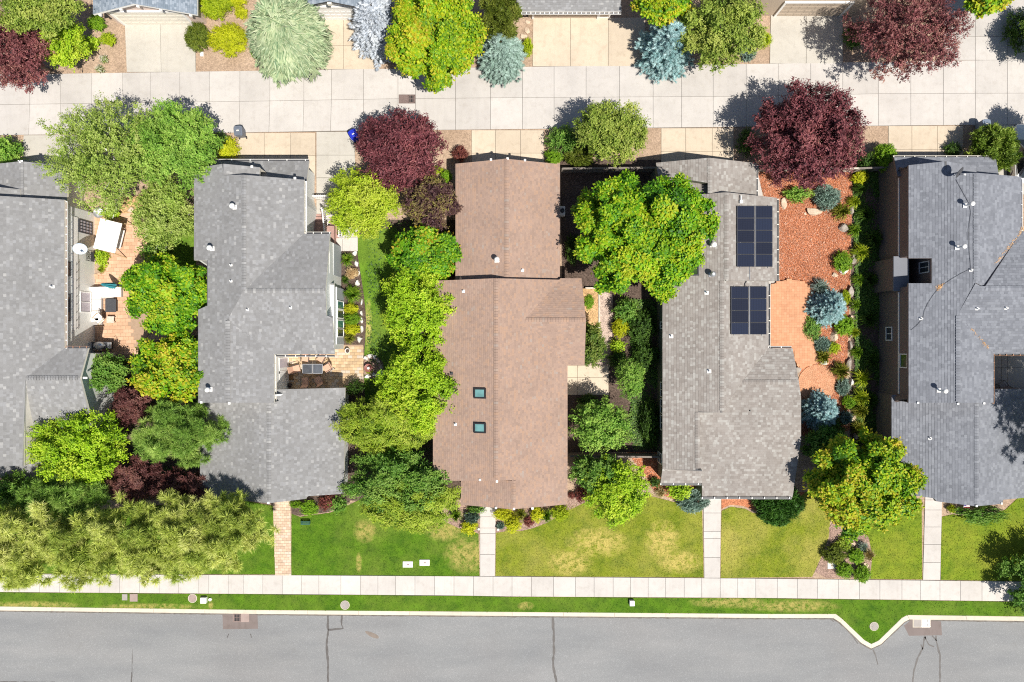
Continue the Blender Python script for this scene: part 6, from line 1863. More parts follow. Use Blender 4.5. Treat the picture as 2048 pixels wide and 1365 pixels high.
GC = [
 (696, 520, 15, .9, 'tall green grass clump at the bay end of the side bed', 'green'),
 (706, 589, 20, .9, 'wide green fountain grass clump in front of the bay windows', 'green'),
 (700, 677, 12, .7, 'olive grass clump below the lower yellow bush', 'olive'),
 (692, 560, 10, .5, 'dark tuft of grass between straw bush and fountain grass', 'dark'),
 (1638, 575, 20, .8, 'blue fescue clump above the upper small blue spruce', 'blue'),
 (1680, 424, 20, .8, 'round golden-green grass clump above the pale boulder', 'olive'),
 (1645, 714, 17, .7, 'olive grass clump beside the curved brick patio edge', 'olive'),
 (1679, 742, 20, .8, 'round olive-green grass clump right of the round patio', 'olive'),
 (1705, 405, 14, .7, 'green grass clump at the top of the stone border row', 'lime'),
 (1706, 462, 15, .7, 'green grass clump beside the uppermost border boulder', 'green'),
 (1718, 505, 20, .8, 'bright grass clump right of the double brown boulders', 'lime'),
 (1715, 560, 14, .6, 'green grass clump in the border row by the pale boulder', 'green'),
 (1708, 610, 13, .6, 'green grass clump in the border row level with the blue spruce', 'green'),
 (1706, 665, 12, .6, 'short grass clump in the border row below the round green bush', 'lime'),
 (1712, 705, 14, .6, 'green grass clump in the border row above the brown boulder', 'green'),
 (1722, 757, 20, .7, 'spiky green grass clump in the border row right of the round patio', 'lime'),
 (1718, 795, 20, .8, 'large grass clump in the border row beside the lower blue spruce', 'lime'),
 (1718, 822, 18, .8, 'olive grass clump in the border row below the large one', 'olive'),
 (1714, 855, 17, .7, 'lowest golden grass clump of the border row', 'olive'),
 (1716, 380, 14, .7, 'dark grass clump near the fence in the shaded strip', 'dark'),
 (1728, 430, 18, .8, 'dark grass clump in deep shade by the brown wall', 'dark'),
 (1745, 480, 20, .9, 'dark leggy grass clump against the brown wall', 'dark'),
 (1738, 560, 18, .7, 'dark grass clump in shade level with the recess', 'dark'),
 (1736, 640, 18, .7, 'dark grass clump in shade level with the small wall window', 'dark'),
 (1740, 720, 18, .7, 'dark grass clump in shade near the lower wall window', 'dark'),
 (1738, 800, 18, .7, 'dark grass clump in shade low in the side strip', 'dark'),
 (1733, 1108, 15, .8, 'wispy pale grass clump at the lawn edge under the golden maple', 'straw'),
 (1724, 1093, 12, .6, 'grey-green grass clump under the golden maple', 'blue'),
 (912, 1030, 14, .7, 'green grass clump left of the blue-green bush at the brown house', 'green'),
 (1040, 1027, 14, .6, 'olive grass clump between yellow ball bushes under the brown eave', 'olive'),
 (1093, 1030, 15, .8, 'wide green grass clump right of the smaller yellow ball', 'green'),
 (205, 540, 8, .5, 'yellow-green grass tuft at the curbed bed corner', 'lime'),
 (1320, 985, 12, .4, 'straw grass tuft in the bark at the solar house corner', 'straw'),
]
for i, (px, py, r, h, lab, st) in enumerate(GC): grass_clump(px, py, r*1.25, h*1.1, lab, st, i)

# ------------------------------------------------------------------ rocks
RK = [
 (1569, 406, 10, 12, .35, 'upright tan sandstone slab near the solar roof gutter', 'pinkstone'), (1627, 424, 17, 12, .4, 'flat pink sandstone boulder on the red bark', 'pinkstone'), (1611, 428, 3, 3, .12, 'small pale stone beside the flat pink boulder', 'pinkstone'),
 (1688, 453, 11, 13, .6, 'grey and cream boulder below the golden grass', 'stone'), (1689, 542, 12, 9, .5, 'pale grey boulder under the small green bush', 'palestone'), (1671, 550, 7, 6, .3, 'little cream stone left of the pale grey boulder', 'pinkstone'),
 (1708, 505, 7, 12, .5, 'upper of two brown border boulders', 'stone'), (1709, 521, 6, 7, .4, 'lower of two brown border boulders', 'stone'), (1704, 420, 4, 12, .4, 'thin brown border stone at the top of the row', 'stone'),
 (1702, 582, 6, 16, .5, 'long brown border stone level with the blue fescue', 'stone'), (1704, 610, 5, 9, .4, 'short border stone right of the blue spruce', 'stone'), (1702, 640, 5, 14, .4, 'tan border stone beside the round green bush', 'pinkstone'), (1703, 668, 5, 10, .4, 'tan border stone below the round green bush', 'pinkstone'),
 (1703, 694, 6, 10, .5, 'brown border boulder above the grass tuft', 'stone'), (1699, 728, 7, 13, .5, 'largest brown border boulder near the round grass', 'stone'), (1704, 766, 5, 9, .5, 'white border stone right of the round patio', 'palestone'), (1703, 794, 5, 9, .4, 'dark border stone beside the tiny green bush', 'stone'), (1709, 835, 8, 11, .4, 'flat tan border stone low in the row', 'pinkstone'), (1714, 870, 7, 9, .4, 'lowest tan border stone of the row', 'pinkstone'),
 (1671, 673, 11, 13, .5, 'pale pitted boulder below the upper blue spruce', 'pinkstone'), (1650, 727, 8, 6, .3, 'pale stone wedged between grass and round patio', 'palestone'), (1595, 742, 9, 9, .4, 'grey stone at the roof corner beside the round patio', 'stone'),
 (1057, 44, 7, 5, .15, 'uppermost orange flagstone beside the wide driveway', 'pinkstone'), (1055, 60, 6, 7, .15, 'middle orange flagstone beside the wide driveway', 'pinkstone'), (1047, 73, 7, 8, .15, 'lowest orange flagstone beside the wide driveway', 'pinkstone'),
 (709, 507, 6, 5, .35, 'uppermost white stone of the side bed', 'palestone'), (712, 526, 5, 9, .4, 'second white stone of the side bed beside the tall grass', 'palestone'), (717, 548, 3, 6, .3, 'white stone right of the straw bush', 'palestone'), (715, 566, 5, 8, .4, 'white stone above the fountain grass', 'palestone'),
 (723, 604, 3, 7, .3, 'narrow white stone right of the fountain grass', 'palestone'), (723, 628, 4, 6, .3, 'white stone right of the upper yellow bush', 'palestone'), (723, 643, 4, 7, .3, 'white stone right of the green mound', 'palestone'), (723, 660, 4, 8, .35, 'white stone right of the lower yellow bush', 'palestone'), (718, 679, 6, 9, .35, 'largest white stone, at the lower end of the side bed', 'palestone'),
 (731, 717, 6, 5, .3, 'white fountain ring stone at the upper left', 'palestone'), (739, 712, 6, 5, .3, 'white fountain ring stone at the top', 'palestone'), (749, 716, 5, 5, .3, 'white fountain ring stone right of the top one', 'palestone'), (757, 722, 6, 6, .3, 'grey fountain ring stone at the upper right', 'stone'), (763, 733, 5, 6, .3, 'grey fountain ring stone at the right', 'stone'), (736, 753, 8, 4, .3, 'long white fountain ring stone at the bottom left', 'palestone'), (748, 749, 5, 4, .25, 'white fountain ring stone at the bottom', 'palestone'), (755, 752, 6, 4, .3, 'white fountain ring stone at the bottom right', 'palestone'), (764, 746, 4, 5, .3, 'white fountain ring stone at the lower right', 'palestone'),
 (1374, 974, 9, 7, .4, 'white rock under the taupe eave beside the path', 'palestone'), (1703, 1090, 12, 6, .2, 'flat pale flagstone under the golden maple', 'pinkstone'), (1730, 1131, 8, 6, .2, 'flat pink flagstone between two round bushes', 'pinkstone'),
 (285, 432, 10, 8, .4, 'pale boulder in the rocky bed by the birch', 'pinkstone'), (262, 418, 8, 7, .35, 'brown boulder in the rocky bed by the birch', 'pinkstone'), (1742, 560, 5, 4, .25, 'grey stone in deep shade by the brown wall', 'stone'),
]
for i, (px, py, rx, ry, h, lab, c) in enumerate(RK): boulder(px, py, rx, ry, h, lab, c, i)

# ------------------------------------------------------------------ things
def post_fence(label, p, q, h=1.5, mat='fencewood', rails=3, board=.14, gap=.02):
    """board fence: posts, rails and each board a part"""
    A, B = Vector((*W(*p), 0)), Vector((*W(*q), 0))
    L = (B-A).length; d = (B-A)/L; rz = math.atan2(d.y, d.x)
    root = thing('fence', label, 'fence', tuple(A), rz)
    n = int(L/2.2)+1
    pm = MB().box((0, 0, h/2), (.1, .1, h+.1)).mesh('post', MAT[mat])
    for k in range(n+1): link('post', pm, root, (L*k/n, 0, 0))
    rm = MB().box((L/2, .05, 0), (L, .04, .09)).mesh('rail', MAT[mat])
    for z in (.3, h-.15): link('rail', rm, root, (0, 0, z))
    cm = MB().box((L/2, .03, h+.03), (L, .14, .035)).mesh('cap_rail', MAT[mat]); link('cap_rail', cm, root)
    bm_ = MB().box((0, .08, h/2), (board, .02, h-.08)).mesh('board', MAT[mat])
    for k in range(int(L/(board+gap))): link('board', bm_, root, (board/2 + k*(board+gap), 0, 0))
    return root
MAT['fencewood'] = plain('weathered_fence', (.19, .165, .145), .85, .2, 7)
MAT['palefence'] = plain('pale_fence', (.52, .47, .40), .8, .15, 7)
post_fence('weathered board fence between brown house and solar house near the alley', (1122, 348), (1318, 346))
post_fence('pale board fence under the largest purple plum', (1515, 344), (1700, 347), 1.4, 'palefence')
post_fence('weathered board fence piece beside the clipped bush', (1700, 347), (1772, 344), 1.4)
post_fence('weathered board fence in shade beside the feathery green tree', (1137, 907), (1312, 909))
post_fence('weathered board fence in shade behind the golden maple', (1606, 908), (1765, 905))
post_fence('grey board fence between the first house and the maples', (178, 716), (262, 718), 1.5, 'fencewood')

# raised bed of timber beside the brown house
rb = thing('raised_bed', 'raised bed with pale timber edging and straw mulch by the brown house', 'raised bed')
for (p, q) in (((1170, 577), (1199, 577)), ((1197.5, 579), (1197.5, 655)), ((1186, 655.5), (1199, 655.5))):
    a, b = W(*p), W(*q); MB().rbox(((a[0]+b[0])/2, (a[1]+b[1])/2, .16), (max(abs(a[0]-b[0]), .13), max(abs(a[1]-b[1]), .13), .34), .015).build('edging_timber', MAT['palefence'], rb)
MB().prism(PX([(1160, 578), (1196, 578), (1196, 655), (1160, 655)]), .0, .24).build('straw_fill', MAT['strawsoil'], rb)
# curbed bed in the left patio
cb = thing('edged_bed', 'small planting bed with curved paver edging on the left patio', 'planting bed')
MB().prism(PX([(188, 497), (206, 497), (211, 520), (209, 540), (200, 548), (188, 548)]), .06, .1).build('bed_soil', MAT['soil'], cb)
for k in range(10):
    a = [(206, 506), (209, 512), (211, 519), (212, 526), (212, 533), (210, 540), (206, 545), (201, 549), (195, 551), (189, 551)][k]
    x, y = W(*a); MB().rbox((x, y, .12), (.26, .16, .12), .02, [1.2, 1.3, 1.45, 1.57, 1.7, 2.0, 2.4, 2.8, 3.0, 3.1][k]).build('edging_block', MAT['orange_paver'], cb)

# wheelie bins
def bin_(label, px, py, c, rz):
    MAT.setdefault('bin_' + c, plain('bin_' + c, {'grey': (.13, .15, .19), 'blue': (.015, .03, .42), 'slate': (.16, .20, .27)}[c], .45, .08))
    m = MAT['bin_' + c]
    x, y = W(px, py, .7)
    t = thing('wheelie_bin', label, 'bin', (x, y, .05), rz)
    mb = MB()
    lv = [(.24, .27, .08), (.25, .28, .12), (.30, .34, .98), (.32, .36, 1.0), (.32, .36, 1.04)]
    vs = []
    for a, b, z in lv: vs += [(-a, -b, z), (a, -b, z), (a, b, z), (-a, b, z)]
    fs = [(3, 2, 1, 0), (16, 17, 18, 19)]
    for l in range(4):
        for i in range(4): fs.append((l*4+i, l*4+(i+1) % 4, l*4+4+(i+1) % 4, l*4+4+i))
    mb.add(vs, fs); mb.build('body', m, t)
    lid = MB(); ring = []
    pts = [(-.33, -.30), (.33, -.30), (.33, .22), (.28, .34), (.16, .39), (-.16, .39), (-.28, .34), (-.33, .22)]
    lid.prism(pts, 1.04, 1.09, .03); lid.rbox((0, .02, 1.11), (.44, .42, .05), .02); lid.build('lid', m, t)
    MB().tube([(-.26, -.40, 1.0), (.26, -.40, 1.0)], .02).box((-.22, -.36, 1.0), (.04, .10, .04)).box((.22, -.36, 1.0), (.04, .10, .04)).build('handle', m, t)
    for s in (-1, 1):
        w = MB(); rot = Matrix.Rotation(PI/2, 3, 'Y'); w.lathe([(.04, -.03), (.11, -.03), (.115, 0), (.11, .03), (.04, .03)], (s*.28, -.28, .11), 14, rot=rot); w.build('wheel', MAT['black'], t)
    MB().box((.0, -.0, 1.137), (.18, .10, .004)).build('sticker', MAT['offwhite'], t)
bin_('dark grey wheelie bin at the alley edge behind the second grey house', 480, 265, 'grey', .1)
bin_('bright blue bin half under the round purple plum', 709, 272, 'blue', .5)
bin_('slate wheelie bin with pale sticker above the sprawling juniper', 1966, 252, 'slate', .0)

# drains, lids and boxes
def lid_round(label, px, py, r, c='rust', z=.04):
    x, y = W(px, py, z)
    o = thing('manhole_cover', label, 'manhole cover', (x, y, z))
    MB().lathe([(r, -.1), (r, .02), (r-.02, .035), (r-.045, .035), (r-.05, -.02)], (0, 0, 0), 28).build('frame_ring', MAT['kerb'], o)
    mb = MB().lathe([(r-.06, 0), (r-.06, .03)], (0, 0, 0), 28, smooth=False)
    for a in range(8): mb.box((cos(a*.785)*(r*.5), sin(a*.785)*(r*.5), .034), (.05, .02, .012), a*.785)
    mb.build('cover', MAT[c], o)
MAT['lidgrey'] = concrete('lid_grey', (.36, .33, .31))
MAT['lidpink'] = concrete('lid_pink', (.36, .28, .255))
lid_round('pinkish round manhole cover in the verge at the left by a white box', 385, 1197, .36, 'lidpink')
lid_round('grey round manhole cover in the verge below the lush lawn', 690, 1210.5, .37, 'lidgrey')
lid_round('pale round manhole cover in the pointed kerb bulge', 1748, 1253, .36, 'lidgrey')
def drain(label, px, py, w, h, z, gratex, par_mat, name='storm_drain', frac=.5):
    x, y = W(px, py, z)
    o = thing(name, label, 'drain', (x, y, z))
    MB().prism([(-w/2, -h/2), (w/2, -h/2), (w/2, h/2), (-w/2, h/2)], -.05, .012, .005).build('surround', MAT[par_mat], o)
    gw = w*frac - .12
    mb = MB().box((gratex, 0, .014), (gw, h*.78, .012)); mb.build('grate_hole', MAT['black'], o)
    g = MB()
    g.box((gratex, h*.4, .03), (gw+.08, .05, .03)); g.box((gratex, -h*.4, .03), (gw+.08, .05, .03)); g.box((gratex-gw/2, 0, .03), (.05, h*.8, .03)); g.box((gratex+gw/2, 0, .03), (.05, h*.8, .03))
    for k in range(4): g.box((gratex - gw/2 + gw*(k+.5)/4, 0, .028), (.035, h*.78, .025))
    g.box((gratex, 0, .029), (gw, .04, .02))
    g.build('grate', MAT['steel' if par_mat == 'kerb' else 'rust'], o)
    if name == 'storm_drain': MB().rbox((-gratex*1.0, 0, .02), (w*(1-frac)-.10, h*.86, .03), .01).build('lid_plate', MAT['lidpink' if par_mat != 'kerb' else 'lidgrey'], o)
drain('brown metal drain with grate in the middle of the alley', 814, 198.5, 1.32, .72, .052, .36, 'rust', 'alley_drain', .45)
drain('storm drain with pink lid on the left street patch', 482, 1235.5, 1.3, .72, -.115, -.3, 'lidpink')
drain('storm drain with steel grate beside the kerb bulge', 1843, 1246, 1.42, .74, -.115, .33, 'kerb')
def flat_box(label, px, py, w, d, h, c='white', z=.03, name='meter_box', rz=0, dot=True):
    x, y = W(px, py, z+h)
    o = thing(name, label, 'utility box', (x, y, z), rz)
    MB().rbox((0, 0, h/2-.04), (w, d, h+.08), .02).build('lid', MAT[c], o)
    if dot: MB().rbox((.03, 0, h+.004), (w*.22, d*.26, .012), .004).box((-w*.2, 0, h+.006), (.03, .03, .006)).build('lid_handle', MAT['lidpink'], o)
flat_box('white box lid in the lush lawn, lower left of two', 815.5, 1129.5, .8, .48, .06)
flat_box('white box lid in the lush lawn, upper right of two', 849, 1126, .8, .48, .06)
flat_box('pale box lid in the pink bark beside the dark bush', 1663, 1132, .62, .50, .06, 'offwhite')
flat_box('pinkish square lid in the verge under the pine tips', 267, 1196, .62, .62, .05, 'lidpink', dot=False)
flat_box('small grey lid left of the pinkish square lid', 249, 1195, .42, .5, .05, 'lidgrey', dot=False)
flat_box('small white marker box on soil below the olive round bush', 403, 108, .27, .34, .1, 'white', dot=False)
flat_box('white open valve box in the verge at the left', 406, 1202, .46, .46, .28, 'white', dot=False, name='valve_box')
x, y = W(405, 1197, .3); 
flat_box('white valve box in the verge at the centre', 1264.5, 1208, .38, .40, .35, 'white', dot=False, name='valve_box')
for lab, px, py in (('white round cap beside the white open valve box', 420, 1199.5),):
    x, y = W(px, py, .1); o = thing('cleanout_cap', lab, 'pipe cap', (x, y, .03)); MB().lathe([(.13, -.1), (.13, .1), (.11, .13), (.03, .135)], (0, 0, 0), 16).build('cap', MAT['white'], o)
MAT['utilgreen'] = plain('utility_green', (.03, .10, .07), .5, .1)
x, y = W(611, 1046, .3); o = thing('lawn_bench', 'small dark green slatted bench on the lush lawn near the black bed', 'bench', (x, y, .03))
for k in range(3): MB().rbox((0, -.10+.10*k, .36), (.72, .08, .03), .008).build('slat', MAT['utilgreen'], o)
for s in (-1, 1): MB().box((s*.3, 0, .17), (.05, .26, .35)).build('leg', MAT['utilgreen'], o)
def path_light(label, px, py):
    x, y = W(px, py, .4); o = thing('path_light', label, 'path light', (x, y, .02))
    MB().tube([(0, 0, -.1), (0, 0, .42)], .02).build('stake', MAT['black'], o); MB().lathe([(.07, .40), (.13, .42), (.05, .50), (.01, .52)], (0, 0, 0), 12).build('lamp_shade', MAT['white'], o)
path_light('white-topped path light left of the brown house path', 957, 1058); path_light('white-topped path light right of the brown house path', 996, 1059)

# satellite dishes
def dish(label, base, head, r, aim, c, mast=True):
    o = thing('satellite_dish', label, 'satellite dish', base)
    b = Vector(base); h = Vector(head) - b
    a = Vector(aim).normalized(); q = a.to_track_quat('Z', 'Y').to_matrix()
    mb = MB(); prof = [(.02, 0), (r*.4, r*.03), (r*.75, r*.11), (r, r*.2)]
    mb.lathe(prof, tuple(h), 24, rot=q); mb.lathe([(p[0], p[1]-.015) for p in prof[::-1]], tuple(h), 24, rot=q); mb.build('reflector', MAT[c], o)
    MB().tube([(0, 0, 0), tuple(h*.6 + Vector((0, 0, -.05))), tuple(h - a*.03)], .03).build('mast', MAT['steel'], o)
    f = h + a*r*1.1
    MB().tube([tuple(h + q @ Vector((0, -r*.9, 0))), tuple(f)], .02).build('feed_arm', MAT['steel'], o)
    MB().box(tuple(f), (.14, .1, .1), tilt=q).build('receiver', MAT['white'], o)
MAT['dishblue'] = plain('pale_blue_dish', (.50, .60, .72), .45, .05)
dish('pale blue satellite dish on the siding above the left patio', (lx, W(0, 500, 2.4)[1], 2.3), (W(160, 497, 3.0)[0], W(160, 497, 3.0)[1], 3.0), .48, (.35, -.5, .55), 'dishblue')
_p5 = PP('L', 1951, 5.7)
bx5 = Vector(_p5.at(1909, 352))
dish('dark satellite dish with white bracket near the top of the dark grey roof', tuple(bx5), (bx5.x - .15, bx5.y + .1, bx5.z + .7), .40, (.55, -.5, .5), 'dark')

# left patio furniture
MAT['cushion'] = plain('cream_cushion', (.76, .72, .69), .9, .05, 4)
MAT['wicker'] = plain('grey_wicker', (.32, .30, .29), .8, .15, 14)
MAT['canvas'] = plain('white_canvas', (.80, .79, .77), .85, .04, 3)
MAT['teal'] = plain('teal_canvas', (.06, .36, .44), .8, .12, 6)
so = thing('corner_sofa', 'white cushioned corner sofa against the pale siding on the left patio', 'sofa', W3(207, 600))
S0 = W(207, 600)
def at(px, py): x, y = W(px, py); return x - S0[0], y - S0[1]
for (px, py, sx, sy) in ((196, 613, .95, 3.0), (206, 586, 2.0, .95)):
    x, y = at(px, py); MB().rbox((x, y, .17), (sx, sy, .26), .03).build('base', MAT['wicker'], so)
for px, py, sx, sy in ((198, 590, .80, .82), (198, 611, .80, .82), (198, 632, .80, .82), (219, 586, .80, .80)):
    x, y = at(px, py); MB().rbox((x, y, .38), (sx, sy, .17), .06).build('seat_cushion', MAT['cushion'], so)
for px, py, sx, sy in ((187, 600, .2, .84), (187, 622, .2, .84), (199, 578, .82, .2), (219, 577.5, .82, .2)):
    x, y = at(px, py); MB().rbox((x, y, .60), (sx, sy, .42), .07).build('back_cushion', MAT['cushion'], so)
x, y = at(198, 640); MB().rbox((x, y, .5), (.7, .3, .16), .06, .1).build('pillow', MAT['cushion'], so)
ot = thing('ottoman', 'white cushioned seat beside the corner sofa under the lime maple', 'seat', W3(238, 585))
MB().rbox((0, 0, .2), (.75, .75, .3), .03).build('base', MAT['wicker'], ot); MB().rbox((0, 0, .42), (.8, .8, .16), .06).build('seat_cushion', MAT['cushion'], ot)
ft = thing('fire_table', 'dark square fire table in front of the corner sofa', 'table', W3(228, 612))
MB().rbox((0, 0, .22), (.7, .9, .42), .02).build('base', MAT['dark'], ft); MB().rbox((0, 0, .45), (.85, 1.05, .05), .01).build('table_top', MAT['dark'], ft)
st = thing('side_table', 'small tan wooden side table by the lounge chair', 'table', W3(227, 640))
MB().rbox((0, 0, .44), (.58, .52, .04), .01).build('table_top', MAT['palefence'], st)
for sx in (-1, 1):
    for sy in (-1, 1): MB().box((sx*.24, sy*.21, .21), (.05, .05, .42)).build('leg', MAT['palefence'], st)
def lounge_chair(label, px, py, rz, seat, frame, cat='chair', name='patio_chair', sling=True, s=1.0):
    t = thing(name, label, cat, W3(px, py, 0), rz)
    t.location.z = .07
    MB().rbox((0, 0, .40*s), (.52*s, .50*s, .06), .02).build('seat', MAT[seat], t)
    MB().box((0, -.34*s, .68*s), (.50*s, .05, .58*s), tilt=Matrix.Rotation(.35, 3, 'X')).build('backrest', MAT[seat], t)
    for x_ in (-1, 1):
        MB().tube([(x_*.29*s, .27*s, 0), (x_*.29*s, .25*s, .60*s), (x_*.29*s, -.25*s, .62*s), (x_*.28*s, -.44*s, .98*s)], .022, n=5).build('arm_frame', MAT[frame], t)
        MB().tube([(x_*.27*s, -.22*s, .62*s), (x_*.28*s, -.38*s, 0)], .02, n=5).build('leg', MAT[frame], t)
    return t
lounge_chair('white lounge chair with wooden arms turned towards the maple', 207, 639, 2.3, 'cushion', 'wood', s=1.2)
ub = thing('parasol', 'closed teal parasol standing behind the corner sofa', 'parasol', W3(241, 574))
MB().tube([(0, 0, 0), (0, 0, 2.7)], .025).build('pole', MAT['wood'], ub); MB().lathe([(.30, 0), (.30, .08), (.06, .12)], (0, 0, 0), 16).build('base', MAT['dark'], ub)
mb = MB(); n = 16; prof = [(.24, .85), (.26, 1.0), (.20, 1.6), (.12, 2.3), (.03, 2.66)]
vs = []
for r_, z_ in prof:
    for k in range(n): a = 2*PI*k/n; q = r_*(1 if k % 2 else .62); vs.append((q*cos(a), q*sin(a), z_))
mb.add(vs, [(i*n+k, i*n+(k+1) % n, i*n+n+(k+1) % n, i*n+n+k) for i in range(4) for k in range(n)]); mb.build('folded_canopy', MAT['teal'], ub)
gr = thing('grill', 'covered grey barbecue grill in shade at the corner of the left patio', 'grill', W3(212, 691))
MB().rbox((0, 0, .48), (1.25, .55, .82), .03).build('cabinet', MAT['dark'], gr); MB().lathe([(.30, 0), (.27, .14), (.16, .24), (.02, .27)], (0, 0, .90), 18, squash=(1.5, 1)).build('hood', MAT['steel'], gr)
for s in (-1, 1): MB().rbox((s*.78, 0, .86), (.3, .5, .04), .01).build('side_shelf', MAT['steel'], gr)
MB().tube([(-.3, -.36, 1.0), (.3, -.36, 1.0)], .02).build('handle', MAT['steel'], gr)
# canopy swing
sw = thing('swing_bed', 'swing bed with white canopy and wooden stand on the left patio', 'swing', W3(232, 473, 0), -.24)
sw.location.z = .07
c0 = W(215, 472, 2.0); sw.location.x, sw.location.y = c0
MB().box((.08, 0, 2.02), (1.62, 2.35, .04), tilt=Matrix.Rotation(.10, 3, 'Y')).build('canopy', MAT['canvas'], sw)
MB().box((-.68, 0, 2.02), (.05, 2.2, .09)).box((.68, 0, 1.90), (.05, 2.2, .09)).build('canopy_frame', MAT['wood'], sw)
for s in (-1, 1):
    MB().tube([(-.62, s*1.25, 0), (-.3, s*1.15, 2.0)], .04, n=6).build('leg', MAT['wood'], sw); MB().tube([(.75, s*1.35, 0), (.3, s*1.15, 1.95)], .04, n=6).build('leg', MAT['wood'], sw)
    net = MB()
    for k in range(7): net.tube([(-.45+.15*k, s*.85, .62), (-.1+.03*k, s*1.2, 1.5)], .010, n=3)
    net.build('rope_net', MAT['canvas'], sw)
MB().rbox((0, 0, .58), (.8, 1.5, .12), .05).build('mattress', MAT['cushion'], sw)
ic = thing('plant_stand', 'black scrolled iron plant stand against the pale siding', 'plant stand', (lx + .16, W(0, 514, .8)[1], .07))
mb = MB()
for z_ in (.05, .75, 1.35): mb.tube([(0, -.35, z_), (.0, .35, z_)], .018, n=5)
for y_ in (-.35, 0, .35): mb.tube([(0, y_, 0), (0, y_, 1.4)], .018, n=5)
for (yc, zc) in ((-.18, .4), (.18, .4), (-.18, 1.05), (.18, 1.05)): mb.tube([(0, yc + .14*cos(a*.5), zc + .2*sin(a*.5)) for a in range(13)], .014, n=4)
mb.build('scroll_frame', MAT['black'], ic)
for z_ in (.75,): MB().box((.12, 0, z_), (.24, .7, .02)).build('shelf', MAT['black'], ic)
wb = thing('water_barrel', 'silver metal tub behind the swing bed by the birch', 'tub', W3(204, 428)); wb.location.z = .02
MB().lathe([(.34, 0), (.40, .45), (.42, .47), (.38, .47), (.33, .1), (.02, .08)], (0, 0, 0), 20).build('tub_shell', MAT['steel'], wb)

# courtyard furniture
dt = thing('dining_table', 'aluminium framed glass dining table in two panes in the courtyard', 'table', W3(625.5, 738, .72)); dt.location.z = .07
MAT['tableglass'] = glass_mat('smoked_table_glass', (.10, .11, .13), .15)
for s in (-1, 1):
    MB().box((s*.40, .36, .70), (.78, .04, .03)).box((s*.40, -.36, .70), (.78, .04, .03)).box((s*.78, 0, .70), (.04, .74, .03)).box((s*.03, 0, .70), (.04, .68, .03)).build('frame', MAT['steel'], dt)
    MB().box((s*.405, 0, .70), (.71, .68, .012)).build('glass_pane', MAT['tableglass'], dt)
    for u in (-1, 1): MB().tube([(s*.66, u*.3, 0), (s*.70, u*.32, .69)], .025).build('leg', MAT['steel'], dt)
MAT['sling'] = plain('tan_sling', (.52, .33, .24), .85, .08, 9)
for lab, px, py, rz in (('tan sling chair at the upper left end of the dining table', 597, 738, -1.3), ('tan sling chair above the dining table, left of two', 615, 716, 3.0), ('tan sling chair above the dining table, right of two', 646, 717, 2.6),
                        ('tan sling chair at the right end of the dining table', 658, 736, 2.1), ('shaded sling chair below the dining table, left of two', 615, 762, .05), ('shaded sling chair below the dining table, right of two', 641, 760, .5)):
    lounge_chair(lab, px, py, rz, 'sling', 'dark', s=1.1)['group'] = 'sling chairs around the courtyard table'
def pot(label, px, py, r, h, c, plant=None, z=.07):
    o = thing('flower_pot', label, 'pot', (*W(px, py, h), z))
    MB().lathe([(r*.7, 0), (r*.95, h*.8), (r, h), (r*.86, h), (r*.8, h*.82)], (0, 0, 0), 18).build('pot', MAT[c], o)
    MB().lathe([(r*.8, h*.8), (r*.78, h*.83), (.01, h*.84)], (0, 0, 0), 14).build('soil', MAT['darksoil'], o)
pot('white round pot at the lower corner of the bay windows', 695, 702, .2, .4, 'white'); pot('dark round pot in shade by the courtyard door', 579, 771, .19, .4, 'dark'); pot('black pot beside the wall in the shaded courtyard corner', 562, 774, .17, .4, 'black')
o = thing('door_mat', 'brown mat at the courtyard door', 'mat', (*W(581, 749), .078)); MAT['mat'] = plain('brown_mat', (.22, .13, .06), .95, .2, 20); MB().rbox((0, 0, .012), (.5, .95, .024), .006).build('mat_weave', MAT['mat'], o)
fo = thing('fountain', 'reddish bowl fountain with white ball in a ring of stones', 'fountain', (*W(739, 736), .05))
MAT['terracotta'] = plain('red_glaze', (.25, .10, .085), .35, .15, 6)
MB().lathe([(.14, 0), (.12, .2), (.28, .36), (.34, .44), (.31, .44), (.24, .36), (.02, .33)], (0, 0, 0), 24).build('bowl', MAT['terracotta'], fo)
MB().lathe([(.02, .32), (.10, .36), (.12, .44), (.08, .52), (.01, .55)], (0, 0, 0), 16).build('ball', MAT['white'], fo)
bed('fountain_bed', 'brown gravel bed around the bowl fountain', 'bed', [(728, 712), (745, 708), (762, 718), (769, 735), (766, 752), (745, 758), (728, 756)], 'pinksoil', .05, 1)
# little flag on the dark grey house
fl = thing('flag', 'small red and white striped flag hanging from the dark grey eave', 'flag', (*W(1935, 1012, 2.3), 2.2))
MAT['flagred'] = plain('flag_red', (.50, .03, .05), .8, .05); MAT['flagblue'] = plain('flag_blue', (.03, .05, .22), .8, .05)
for k in range(7): MB().box((0, -.12 + .036*k, .02*sin(k)), (.46, .034, .01)).build('stripe', MAT['flagred' if k % 2 == 0 else 'white'], fl)
MB().box((-.14, .045, .045), (.18, .14, .01)).build('canton', MAT['flagblue'], fl); MB().tube([(-.25, -.15, .0), (-.25, .5, .25)], .015).build('pole', MAT['steel'], fl)
# shaded chair on the right patio
lounge_chair('dark wicker chair in tree shade at the corner of the right patio', 1996, 770, .6, 'wicker', 'dark')

